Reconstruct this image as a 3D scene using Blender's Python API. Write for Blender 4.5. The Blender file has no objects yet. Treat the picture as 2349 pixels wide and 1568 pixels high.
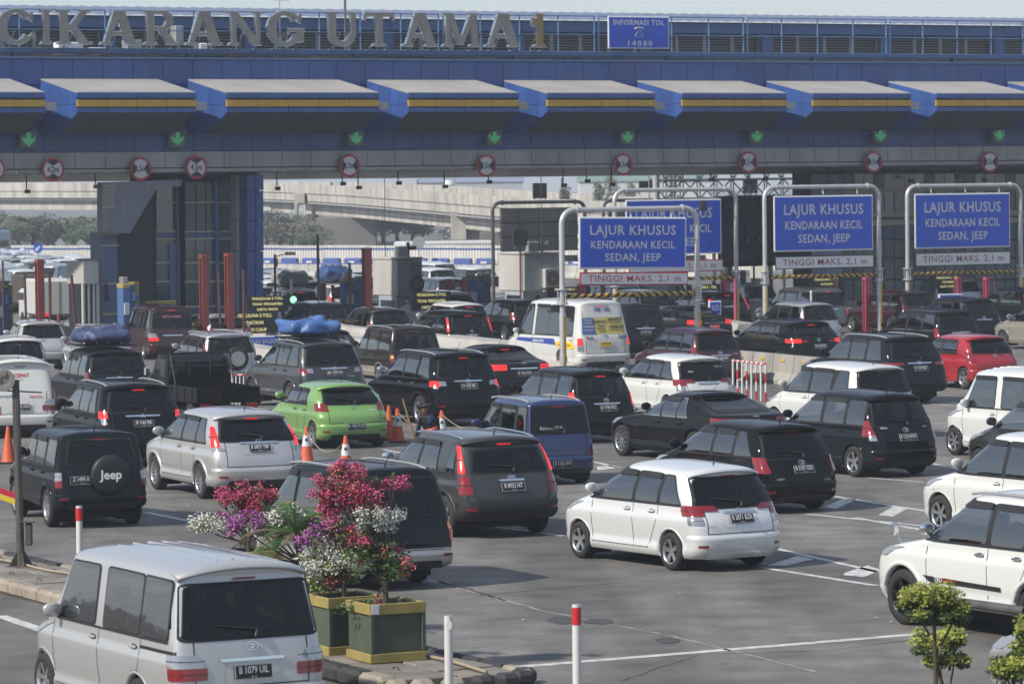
import bpy, math, random
import numpy as np
from mathutils import Vector, Matrix, noise
R = math.radians
sc = bpy.context.scene
# ---------------------------------------------------------------- camera
F_PX, H_CAM, U0, V0 = 9000.0, 5.8, 1174.5, 784.0       # focal length in units of a 2349 px wide frame, eye height in metres
PITCH, ROLL = math.atan((784 - 430) / 9000.0), R(0.7)
fw = Vector((0, math.cos(PITCH), -math.sin(PITCH))); rt0 = Vector((1, 0, 0)); up0 = Vector((0, math.sin(PITCH), math.cos(PITCH)))
rt = rt0 * math.cos(ROLL) - up0 * math.sin(ROLL); up = up0 * math.cos(ROLL) + rt0 * math.sin(ROLL)
CAM = Vector((0, 0, H_CAM))
cd = bpy.data.cameras.new('camera'); cam = bpy.data.objects.new('camera', cd)
sc.collection.objects.link(cam); sc.camera = cam
mw = Matrix((rt, up, -fw)).transposed().to_4x4(); mw.translation = CAM; cam.matrix_world = mw
cd.sensor_width = 36; cd.lens = 36 * F_PX / 2349; cd.clip_start = 0.5; cd.clip_end = 6000
cd.dof.use_dof = True; cd.dof.focus_distance = 68; cd.dof.aperture_fstop = 5.0
# ---------------------------------------------------------------- light
SUN_EL, SUN_DIR = R(40), Vector((-0.85, -0.53, 0)).normalized()      # SUN_DIR points towards the sun
world = bpy.data.worlds.new('World'); sc.world = world; world.use_nodes = True
nt = world.node_tree; bg = nt.nodes['Background']
sky = nt.nodes.new('ShaderNodeTexSky'); sky.sky_type = 'NISHITA'; sky.sun_disc = False
sky.sun_elevation = SUN_EL; sky.sun_rotation = math.atan2(SUN_DIR.x, SUN_DIR.y)
sky.air_density = 1.0; sky.dust_density = .5; sky.ozone_density = 1.5
tint = nt.nodes.new('ShaderNodeMix'); tint.data_type = 'RGBA'; tint.blend_type = 'MIX'; tint.inputs['Factor'].default_value = .5; tint.inputs['B'].default_value = (4.9, 5.55, 6.9, 1)      # half clear sky, half pale dust veil
nt.links.new(sky.outputs[0], tint.inputs['A']); nt.links.new(tint.outputs['Result'], bg.inputs[0]); bg.inputs[1].default_value = 0.1
sd = bpy.data.lights.new('sun', 'SUN'); sun = bpy.data.objects.new('sun', sd); sc.collection.objects.link(sun)
sd.energy = 4.3; sd.angle = R(1.2); sd.color = (1, .92, .80)
sv = Vector((SUN_DIR.x * math.cos(SUN_EL), SUN_DIR.y * math.cos(SUN_EL), math.sin(SUN_EL)))
sun.rotation_euler = sv.to_track_quat('Z', 'Y').to_euler()
sc.view_settings.view_transform = 'Standard'; sc.view_settings.look = 'None'
sc.view_settings.exposure = 0.26; sc.view_settings.gamma = 1.0; sc.view_settings.use_curve_mapping = False
sc.render.engine = 'CYCLES'
cy = sc.cycles; cy.use_denoising = True; cy.max_bounces = 6; cy.diffuse_bounces = 2; cy.glossy_bounces = 3
cy.transmission_bounces = 4; cy.volume_bounces = 0; cy.transparent_max_bounces = 8; cy.caustics_reflective = False; cy.caustics_refractive = False
# ---------------------------------------------------------------- helpers
rnd = random.Random(7)
def ray(u, v): return (fw * F_PX + rt * (u - U0) + up * (V0 - v)).normalized()
def G(u, v, z=0.0):
    d = ray(u, v); t = (z - H_CAM) / d.z; return CAM + d * t
def PY(u, v, Y):
    d = ray(u, v); return CAM + d * (Y / d.y)
def scale_at(v, u=1174.5): return (v - (430 - (u - 1174.5) * .01222)) / H_CAM
MATS = {}
def mat(name, col, rough=.5, metal=0., coat=0., spec=.5, emit=None, es=0., var=0., vscale=4., bump=0., bscale=40., ior=None, crough=.03):
    if name in MATS: return MATS[name]
    m = bpy.data.materials.new(name); m.use_nodes = True; n = m.node_tree.nodes; l = m.node_tree.links
    b = n['Principled BSDF']; b.inputs['Base Color'].default_value = (*col, 1); b.inputs['Roughness'].default_value = rough
    b.inputs['Metallic'].default_value = metal; b.inputs['Specular IOR Level'].default_value = spec
    if ior: b.inputs['IOR'].default_value = ior
    if coat: b.inputs['Coat Weight'].default_value = coat; b.inputs['Coat Roughness'].default_value = crough
    if emit: b.inputs['Emission Color'].default_value = (*emit, 1); b.inputs['Emission Strength'].default_value = es
    world_ = name.split('_')[0] in ('panel', 'canopy', 'edge', 'soffit', 'fence', 'flyover', 'barrier', 'concrete', 'slab', 'kerb', 'board', 'cladding', 'booth', 'louvre', 'planter')
    if var or bump:
        tc = n.new('ShaderNodeTexCoord'); no = n.new('ShaderNodeTexNoise'); no.inputs['Scale'].default_value = vscale; no.inputs['Detail'].default_value = 6
        src = tc.outputs['Object']
        if world_: gm = n.new('ShaderNodeNewGeometry'); mp = n.new('ShaderNodeMapping'); mp.inputs['Scale'].default_value = (1, 1, .22 if name.split('_')[0] in ('panel', 'flyover', 'booth', 'fence', 'barrier', 'planter') else 1); l.new(gm.outputs['Position'], mp.inputs[0]); src = mp.outputs[0]
        l.new(src, no.inputs['Vector'])
        if var:
            r = n.new('ShaderNodeValToRGB'); e = r.color_ramp.elements
            e[0].position = .3; e[1].position = .7
            e[0].color = (*[max(0, c * (1 - var)) for c in col], 1); e[1].color = (*[min(1, c * (1 + var)) for c in col], 1)
            l.new(no.outputs[0], r.inputs[0]); l.new(r.outputs[0], b.inputs['Base Color'])
            mr = n.new('ShaderNodeMapRange'); mr.inputs[3].default_value = max(0, rough - .08); mr.inputs[4].default_value = min(1, rough + .12)
            l.new(no.outputs[0], mr.inputs[0]); l.new(mr.outputs[0], b.inputs['Roughness'])
        if bump:
            n2 = n.new('ShaderNodeTexNoise'); n2.inputs['Scale'].default_value = bscale; n2.inputs['Detail'].default_value = 4
            l.new(tc.outputs['Object'], n2.inputs['Vector'])
            bu = n.new('ShaderNodeBump'); bu.inputs['Strength'].default_value = bump; bu.inputs['Distance'].default_value = .02
            l.new(n2.outputs[0], bu.inputs['Height']); l.new(bu.outputs[0], b.inputs['Normal'])
    MATS[name] = m; return m
def paint(name, col, metallic=.0, rough=.35):
    """car paint: coloured base under a clear coat with a faint dust film (noise in roughness)"""
    if name in MATS: return MATS[name]
    dark = max(col) < .03; m = mat(name, col, .6 if dark else rough, 0. if dark else metallic, coat=.6 if dark else 1., spec=.0 if dark else .3, crough=.03)
    n = m.node_tree.nodes; l = m.node_tree.links; b = n['Principled BSDF']
    tc = n.new('ShaderNodeTexCoord'); no = n.new('ShaderNodeTexNoise'); no.inputs['Scale'].default_value = 2.2; no.inputs['Detail'].default_value = 5
    l.new(tc.outputs['Object'], no.inputs['Vector'])
    sep = n.new('ShaderNodeSeparateXYZ'); l.new(tc.outputs['Object'], sep.inputs[0])
    mr = n.new('ShaderNodeMapRange'); mr.inputs[1].default_value = .15; mr.inputs[2].default_value = .75; mr.inputs[3].default_value = .13 if max(col) > .1 else .018; mr.inputs[4].default_value = .0
    l.new(sep.outputs['Z'], mr.inputs[0])
    mu = n.new('ShaderNodeMath'); mu.operation = 'MULTIPLY'; l.new(no.outputs[0], mu.inputs[0]); l.new(mr.outputs[0], mu.inputs[1])
    mx = n.new('ShaderNodeMix'); mx.data_type = 'RGBA'; mx.inputs['A'].default_value = (*col, 1); mx.inputs['B'].default_value = (.22, .2, .17, 1)
    l.new(mu.outputs[0], mx.inputs['Factor']); l.new(mx.outputs['Result'], b.inputs['Base Color'])
    cr = n.new('ShaderNodeMapRange'); cr.inputs[3].default_value = .02; cr.inputs[4].default_value = .16
    l.new(no.outputs[0], cr.inputs[0]); l.new(cr.outputs[0], b.inputs['Coat Roughness'])
    return m
class MB:
    """collects faces, links them as one mesh object"""
    def __init__(s): s.v = []; s.f = []; s.m = []; s.sm = []
    def add(s, vs, fs, mi=0, smooth=False):
        o = len(s.v); s.v += [tuple(p) for p in vs]
        for f in fs: s.f.append(tuple(i + o for i in f)); s.m.append(mi); s.sm.append(smooth)
        return s
    def box(s, c, d, mi=0, rz=0., M=None):
        x, y, z = d[0] / 2, d[1] / 2, d[2] / 2
        vs = [Vector((a * x, b * y, e * z)) for e in (-1, 1) for b in (-1, 1) for a in (-1, 1)]
        if rz: q = Matrix.Rotation(rz, 3, 'Z'); vs = [q @ p for p in vs]
        vs = [p + Vector(c) for p in vs]
        if M: vs = [M @ p for p in vs]
        return s.add(vs, [(0, 2, 3, 1), (4, 5, 7, 6), (0, 1, 5, 4), (1, 3, 7, 5), (3, 2, 6, 7), (2, 0, 4, 6)], mi)
    def bbox(s, c, d, bev=.01, mi=0, M=None):
        """box with chamfered edges"""
        x, y, z = d[0] / 2, d[1] / 2, d[2] / 2; b = bev; vs = []; fs = []
        for (X, Y, Z) in ((x, y - b, z - b), (x - b, y, z - b), (x - b, y - b, z)):
            for sx in (-1, 1):
                for sy in (-1, 1):
                    for sz in (-1, 1): vs.append(Vector((sx * X, sy * Y, sz * Z)) + Vector(c))
        I = lambda k, sx, sy, sz: k * 8 + (sx > 0) * 4 + (sy > 0) * 2 + (sz > 0)
        for a in (-1, 1):
            fs.append([I(0, a, -1, -1), I(0, a, 1, -1), I(0, a, 1, 1), I(0, a, -1, 1)][::a])
            fs.append([I(1, -1, a, -1), I(1, -1, a, 1), I(1, 1, a, 1), I(1, 1, a, -1)][::a])
            fs.append([I(2, -1, -1, a), I(2, 1, -1, a), I(2, 1, 1, a), I(2, -1, 1, a)][::a])
        for a in (-1, 1):
            for c2 in (-1, 1):
                fs.append([I(0, a, c2, -1), I(1, a, c2, -1), I(1, a, c2, 1), I(0, a, c2, 1)])
                fs.append([I(0, a, -1, c2), I(2, a, -1, c2), I(2, a, 1, c2), I(0, a, 1, c2)])
                fs.append([I(1, -1, a, c2), I(2, -1, a, c2), I(2, 1, a, c2), I(1, 1, a, c2)])
                for d3 in (-1, 1): fs.append([I(0, a, c2, d3), I(1, a, c2, d3), I(2, a, c2, d3)])
        if M: vs = [M @ p for p in vs]
        return s.add(vs, fs, mi)
    def tube(s, pts, r, n=8, mi=0, cap=True, smooth=True):
        pts = [Vector(p) for p in pts]; rs = r if isinstance(r, (list, tuple)) else [r] * len(pts)
        vs = []; fs = []; ref = None
        for i, p in enumerate(pts):
            t = (pts[min(i + 1, len(pts) - 1)] - pts[max(i - 1, 0)]).normalized()
            if ref is None: ref = Vector((0, 0, 1)) if abs(t.z) < .9 else Vector((1, 0, 0))
            a = t.cross(ref).normalized(); b = t.cross(a).normalized(); ref = -b if abs(t.dot(-b)) < .99 else ref
            ref = a.cross(t)
            for k in range(n):
                w = 2 * math.pi * k / n; vs.append(p + (a * math.cos(w) + b * math.sin(w)) * rs[i])
        for i in range(len(pts) - 1):
            for k in range(n): fs.append((i * n + k, i * n + (k + 1) % n, (i + 1) * n + (k + 1) % n, (i + 1) * n + k))
        s.add(vs, fs, mi, smooth)
        if cap: s.add([vs[k] for k in range(n)], [tuple(range(n))[::-1]], mi); s.add([vs[-n + k] for k in range(n)], [tuple(range(n))], mi)
        return s
    def prism(s, poly, h0, h1, mi=0):
        n = len(poly); vs = [(x, y, h0) for x, y in poly] + [(x, y, h1) for x, y in poly]
        return s.add(vs, [tuple(range(n))[::-1], tuple(range(n, 2 * n))] + [(i, (i + 1) % n, n + (i + 1) % n, n + i) for i in range(n)], mi)
    def mesh(s, name, mats):
        me = bpy.data.meshes.new(name); me.from_pydata(s.v, [], s.f)
        for m in mats: me.materials.append(m)
        if len(mats) > 1: me.polygons.foreach_set('material_index', s.m)
        me.polygons.foreach_set('use_smooth', s.sm); me.update(); return me
    def obj(s, name, mats, parent=None):
        return link(name, s.mesh(name, mats if isinstance(mats, (list, tuple)) else [mats]), parent)
COL = sc.collection
def link(name, me, parent=None, M=None):
    o = bpy.data.objects.new(name, me); COL.objects.link(o)
    if parent is not None: o.parent = parent
    if M is not None: o.matrix_local = M
    return o
LABELS = {}
def tag(o, label, cat, group=None):
    o['label'] = label; o['category'] = cat
    if group: o['group'] = group
    if label in LABELS: print('DUPLABEL', label)
    LABELS[label] = 1
    return o
def struct(o): o['kind'] = 'structure'; return o
def stuff(o): o['kind'] = 'stuff'; return o
def empty(name, loc=(0, 0, 0), rz=0.): 
    o = bpy.data.objects.new(name, None); COL.objects.link(o); o.location = loc; o.rotation_euler = (0, 0, rz); o.empty_display_size = .3; return o
def fit_text(body, w, h, m, parent, M, off=.03, name='lettering', space=1.1):
    """lettering scaled to a given width and capital height"""
    me = text_mesh(body, 1., off, 1, 'CENTER', space).copy(); xs = [v.co.x for v in me.vertices]; c = (max(xs) + min(xs)) / 2
    me.transform(Matrix.Diagonal((w / (max(xs) - min(xs)), h / .73, 1, 1)) @ Matrix.Translation((-c, 0, 0))); me.materials.clear(); me.materials.append(m); return link(name, me, parent, M)
_TX = {}
def text_mesh(body, size, off=0., sx=1., align='CENTER', space=1.):
    """flat lettering in the local x-y plane, centred"""
    k = (body, size, off, sx, align, space)
    if k in _TX: return _TX[k]
    cu = bpy.data.curves.new('lettering', 'FONT'); cu.body = body; cu.size = size; cu.offset = off; cu.resolution_u = 2
    cu.align_x = align; cu.align_y = 'CENTER'; cu.space_character = space
    o = bpy.data.objects.new('lettering', cu); me = bpy.data.meshes.new_from_object(o)
    if sx != 1: me.transform(Matrix.Diagonal((sx, 1, 1, 1)))
    bpy.data.objects.remove(o); _TX[k] = me; return me
def text(body, size, m, parent, M, off=0., sx=1., align='CENTER', name='lettering', space=1.):
    me = text_mesh(body, size, off, sx, align, space).copy(); me.materials.clear(); me.materials.append(m)
    return link(name, me, parent, M)
def frame(o, xa, ya):
    """matrix with origin o, x axis xa, y axis ya"""
    xa = Vector(xa).normalized(); za = xa.cross(Vector(ya)).normalized(); ya = za.cross(xa)
    M = Matrix((xa, ya, za)).transposed().to_4x4(); M.translation = Vector(o); return M
# shared materials
WHITE = mat('white_paint', (.78, .79, .8), .45, var=.04); BLACKP = mat('black_plastic', (.012, .013, .015), .5)
def glass(name, tint, ior, rough=.02):
    m = bpy.data.materials.new(name); m.use_nodes = True; n = m.node_tree.nodes; l = m.node_tree.links; n.clear()
    o = n.new('ShaderNodeOutputMaterial'); t = n.new('ShaderNodeBsdfTransparent'); t.inputs[0].default_value = (*tint, 1); g = n.new('ShaderNodeBsdfGlossy'); g.inputs['Roughness'].default_value = rough
    lw = n.new('ShaderNodeLayerWeight'); lw.inputs[0].default_value = .5; pw = n.new('ShaderNodeMath'); pw.operation = 'POWER'; pw.inputs[1].default_value = 4; l.new(lw.outputs['Facing'], pw.inputs[0]); f = n.new('ShaderNodeMath'); f.operation = 'MULTIPLY_ADD'; f.inputs[1].default_value = .9; f.inputs[2].default_value = ior; l.new(pw.outputs[0], f.inputs[0]); x = n.new('ShaderNodeMixShader'); l.new(f.outputs[0], x.inputs[0]); l.new(t.outputs[0], x.inputs[1]); l.new(g.outputs[0], x.inputs[2])
    tc = n.new('ShaderNodeTexCoord'); no = n.new('ShaderNodeTexNoise'); no.inputs['Scale'].default_value = 2.5; l.new(tc.outputs['Object'], no.inputs['Vector']); bu = n.new('ShaderNodeBump'); bu.inputs['Strength'].default_value = .06; bu.inputs['Distance'].default_value = .05
    l.new(no.outputs[0], bu.inputs['Height']); l.new(bu.outputs[0], g.inputs['Normal']); l.new(x.outputs[0], o.inputs[0]); MATS[name] = m; return m
GLASS = glass('tinted_glass', (.27, .29, .29), .26); GLASSR = glass('dark_rear_glass', (.12, .13, .15), .045); GLASSW = glass('windscreen_glass', (.5, .53, .52), .1); SOLIDG = mat('solid_dark_glass', (.01, .013, .017), .05, ior=1.8)
TYRE = mat('tyre_rubber', (.018, .018, .019), .8, var=.2, vscale=12); RIM = mat('alloy_rim', (.55, .56, .58), .28, .9); RIMB = mat('black_rim', (.02, .02, .022), .3, .5)
CHROME = mat('chrome', (.75, .77, .8), .12, 1.); RED = mat('red_lens', (.21, .004, .009), .12, coat=1.); REDL = mat('lit_brake_lens', (.5, .012, .012), .2, emit=(1, .035, .03), es=.6)
CLEAR = mat('clear_lens', (.42, .43, .45), .1, .6); PLATE = mat('plate_black', (.01, .011, .014), .35); PLW = mat('plate_white', (.6, .6, .6), .5)
PLY = mat('plate_yellow', (.75, .52, .03), .4); PLR = mat('plate_red', (.6, .02, .02), .4); SEAM = mat('door_gap', (.01, .01, .012), .7); DARK = mat('underbody', (.01, .01, .011), .9)
METAL = mat('galvanised_steel', (.42, .43, .44), .45, .6, var=.12); CONC = mat('concrete', (.36, .35, .33), .85, var=.18, vscale=1.3, bump=.2, bscale=18)
# ---------------------------------------------------------------- vehicles
def pchip(xs, ys):
    xs = np.array(xs, float); ys = np.array(ys, float); h = np.diff(xs); d = np.diff(ys) / h; m = np.zeros_like(ys)
    m[0], m[-1] = d[0], d[-1]
    for i in range(1, len(xs) - 1):
        if d[i - 1] * d[i] > 0: w1 = 2 * h[i] + h[i - 1]; w2 = h[i] + 2 * h[i - 1]; m[i] = (w1 + w2) / (w1 / d[i - 1] + w2 / d[i])
    def f(x):
        x = min(max(x, xs[0]), xs[-1]); i = min(int(np.searchsorted(xs, x, 'right')) - 1, len(h) - 1); i = max(i, 0)
        t = (x - xs[i]) / h[i]; return float(ys[i] * (1 + 2 * t) * (1 - t) ** 2 + h[i] * m[i] * t * (1 - t) ** 2 + ys[i + 1] * t * t * (3 - 2 * t) - h[i] * m[i + 1] * t * t * (1 - t))
    return f
class Shell:
    def __init__(s, T):
        s.T = T; s.L, s.W, s.H = T['L'], T['W'], T['H']; s.zre = T['zre']; s.z0 = T['z0']
        s.fr = pchip(*zip(*T['xr'])); s.ff = pchip(*zip(*T['xf'])); s.fh = pchip(*zip(*T['hw']))
        s.nr = T.get('nr', 3.4); s.nf = T.get('nf', 3.); s._c = {}
    def at(s, z):
        """xr, xf, hw at height z, including the roof crown"""
        if z <= s.zre: return s.fr(z), s.ff(z), s.fh(z)
        t = min((z - s.zre) / (s.H - s.zre), .9999); xr, xf, hw = s.fr(s.zre), s.ff(s.zre), s.fh(s.zre)
        k = (1 - t ** 2.) ** .5; kx = (1 - t ** 6) ** (1 / 6); xc = .45 * xf + .55 * xr
        kf = (1 - t ** 2.2) ** (1 / 2.2)
        return xc + (xr - xc) * kx, xc + (xf - xc) * (.35 * kx + .65 * kf), hw * k
    def corners(s, xr, xf, hw, z):
        dr = min(s.T.get('dr', .32), (xf - xr) * .35); df = min(s.T.get('df', .75), (xf - xr) * .45); return dr, df
    def contour(s, z, n=(7, 22, 8)):
        xr, xf, hw = s.at(z); dr, df = s.corners(xr, xf, hw, z); pts = []
        a, b, c = n
        for i in range(a):
            w = i / a * math.pi / 2; pts.append((xr + dr - dr * max(0, math.cos(w)) ** (2 / s.nr), hw * math.sin(w) ** (2 / s.nr)))
        for i in range(b + 1): pts.append((xr + dr + (xf - df - xr - dr) * i / b, hw))
        for i in range(1, c + 1):
            w = (1 - i / c) * math.pi / 2; pts.append((xf - df + df * math.cos(w) ** (2 / s.nf), hw * math.sin(w) ** (2 / s.nf)))
        return [(x, s.side_k(x) * y) for x, y in pts]
    def side_k(s, x):
        u = (x / s.L - .5) * 2; return 1 - .03 * u * u * u * u
    def wp(s, p):
        b = s.T['belt']
        if p[2] <= b: return Vector(p)
        u = (p[0] - .5 * s.L) / (s.L / 2); return Vector((p[0], p[1], p[2] - s.T.get('drop', .085) * (p[2] - b) / (s.H - b) * u * u))
    def side(s, x, z, sg=1, off=0.):
        def y(x, z):
            xr, xf, hw = s.at(z); dr, df = s.corners(xr, xf, hw, z)
            if x < xr + dr: q = max(0, 1 - ((xr + dr - x) / dr) ** s.nr) ** (1 / s.nr)
            elif x > xf - df: q = max(0, 1 - min(1, ((x - xf + df) / df)) ** s.nf) ** (1 / s.nf)
            else: q = 1
            return hw * q * s.side_k(x)
        y0 = y(x, z); e = .02
        n = Vector((-(y(x + e, z) - y(x - e, z)) / (2 * e), 1, -(y(x, z + e) - y(x, z - e)) / (2 * e))).normalized()
        p = s.wp(Vector((x, y0, z)) + n * off); return Vector((p.x, p.y * sg, p.z))
    def poly(s, z, end):
        k = (round(z, 3), end)
        if k in s._c: return s._c[k]
        xr, xf, hw = s.at(z); dr, df = s.corners(xr, xf, hw, z); P = []
        for i in range(25):
            w = i / 24 * math.pi / 2
            if end == 'r': P.append((xr + dr - dr * max(0, math.cos(w)) ** (2 / s.nr), hw * math.sin(w) ** (2 / s.nr)))
            else: P.append((xf - df + df * max(0, math.cos(w)) ** (2 / s.nf), hw * math.sin(w) ** (2 / s.nf)))
        for i in range(1, 9): P.append((xr + dr + i * .15, hw) if end == 'r' else (xf - df - i * .15, hw))
        P = np.array([(x, y * s.side_k(x)) for x, y in P]); d = np.r_[0, np.cumsum(np.hypot(*np.diff(P, axis=0).T))]
        s._c[k] = (d, P); return s._c[k]
    def end(s, a, z, end='r', off=0.):
        """point at arc length a from the rear (or front) centre line; a > 0 is the left side"""
        def p(a, z):
            d, P = s.poly(z, end); t = abs(a); return Vector((np.interp(t, d, P[:, 0]), np.interp(t, d, P[:, 1]) * (1 if a >= 0 else -1), z))
        q = p(a, z)
        if off:
            e = .015; n = (p(a + e, z) - p(a - e, z)).cross(p(a, z + e) - p(a, z - e))
            if end == 'f': n = -n
            n = -n if n.x > 0 and end == 'r' and abs(a) < .3 else n
            n.normalize(); c = Vector((s.L / 2, 0, z)); n = n if n.dot(q - c) > 0 else -n
            q = q + n * off
        return s.wp(q)
def rows(n, r, k=4):
    """v rows (-1..1) and half widths of a rounded unit square, corner radius r"""
    vs = []
    for i in range(k + 1): t = i / k; w = t * math.pi / 2; vs.append((-(1 - r) - r * math.cos(w), 1 - r + r * math.sin(w)))
    core = [(-(1 - r) + 2 * (1 - r) * i / n, 1.) for i in range(1, n)]
    return vs + core + [(-v, w) for v, w in vs[::-1]]
def patch(mb, fn, q, nu=8, nv=4, rad=.15, mi=0, thick=0.):
    """q = four (a, z) corners: bottom-first, bottom-second, top-second, top-first; rounded by rad"""
    rw = rows(nv, rad); vs = []; fs = []
    for v, w in rw:
        t = (v + 1) / 2
        for i in range(nu + 1):
            s_ = (w * (2 * i / nu - 1) + 1) / 2
            a = (1 - t) * ((1 - s_) * q[0][0] + s_ * q[1][0]) + t * ((1 - s_) * q[3][0] + s_ * q[2][0])
            z = (1 - t) * ((1 - s_) * q[0][1] + s_ * q[1][1]) + t * ((1 - s_) * q[3][1] + s_ * q[2][1])
            vs.append((a, z))
    P = [fn(a, z) for a, z in vs]; n = nu + 1
    for j in range(len(rw) - 1):
        for i in range(nu): fs.append((j * n + i, j * n + i + 1, (j + 1) * n + i + 1, (j + 1) * n + i))
    mb.add(P, fs, mi, True)
    if thick:                                                       # skirt back to the body
        B = list(range(n)) + [j * n + nu for j in range(1, len(rw))] + [(len(rw) - 1) * n + i for i in range(nu - 1, -1, -1)] + [j * n for j in range(len(rw) - 2, 0, -1)]
        o = len(P); Q = [fn(vs[i][0], vs[i][1], -thick) for i in B]; m = len(B)
        mb.add([P[i] for i in B] + Q, [(i, (i + 1) % m, m + (i + 1) % m, m + i) for i in range(m)], mi, False)
    return mb
def Sd(sh, sg, off): return lambda x, z, d=0.: sh.side(x, z, sg, off + d)
def En(sh, off, e='r'): return lambda a, z, d=0.: sh.end(a, z, e, off + d)
def ringpatch(mb, fn, qo, qi, nu=8, nv=5, rad=.16, mi=0):
    def loop(q):
        rw = rows(nv, rad); P = []
        f = lambda s_, t: fn(*[(1 - t) * ((1 - s_) * q[0][k] + s_ * q[1][k]) + t * ((1 - s_) * q[3][k] + s_ * q[2][k]) for k in (0, 1)])
        v, w = rw[0]
        for i in range(nu + 1): P.append(f((w * (2 * i / nu - 1) + 1) / 2, 0))
        for v, w in rw[1:]: P.append(f((w + 1) / 2, (v + 1) / 2))
        v, w = rw[-1]
        for i in range(nu - 1, -1, -1): P.append(f((w * (2 * i / nu - 1) + 1) / 2, 1))
        for v, w in rw[-2:0:-1]: P.append(f((1 - w) / 2, (v + 1) / 2))
        return P
    A, B = loop(qo), loop(qi); m = len(A); mb.add(A + B, [(i, (i + 1) % m, m + (i + 1) % m, m + i) for i in range(m)], mi, True); return mb
def grow(q, d, dz=None):
    dz = d if dz is None else dz; return [(q[0][0] - d, q[0][1] - dz), (q[1][0] + d, q[1][1] - dz), (q[2][0] + d, q[2][1] + dz), (q[3][0] - d, q[3][1] + dz)]
def mk(L, W, H, wb, fo, r, z0=.2, hood=.95, hl=.95, ws=1.75, belt=.98, rb=.12, rt=.5, tum=.17, zre=None, trunk=None, nose=.1, **k):
    zre = zre or H - .13; cow = hood + .09
    xr = [(z0, .12), (z0 + .12, .03), (.5, 0), (.7, .015), (belt - .05, rb), (belt + .12, rb + (rt - rb) * .22), (zre, rt)]
    if trunk: tz, tl, rw = trunk; xr = [(z0, .1), (z0 + .12, .02), (.55, 0), (.8, .03), (tz - .05, .07), (tz - .01, .3), (tz + .03, tl), (zre, tl + rw)]
    xf = [(z0, L - .14), (z0 + .12, L - .03), (.5, L), (.66, L - .01), (hood - .2, L - nose * .7), (hood - .1, L - nose - .1), (hood - .04, L - nose - .3), (hood + .03, L - hl * .72), (cow, L - hl), (cow + .06, L - hl - .1), (zre, L - ws)]
    hw = [(z0, W / 2 - .06), (z0 + .06, W / 2 - .02), (z0 + .14, W / 2 - .012), (z0 + .19, W / 2 - .034), (.58, W / 2 - .014), (belt - .24, W / 2), (belt - .19, W / 2 - .004), (belt - .16, W / 2 - .022), (belt, W / 2 - .036), (belt + .12, W / 2 - .05), (zre, W / 2 - tum)]
    T = dict(L=L, W=W, H=H, wb=wb, fo=fo, r=r, z0=z0, belt=belt, cow=cow, zre=zre, xr=xr, xf=xf, hw=hw, xa=rt + .02, ws=ws, hl=hl, tum=tum); T.update(k); return T
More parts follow.
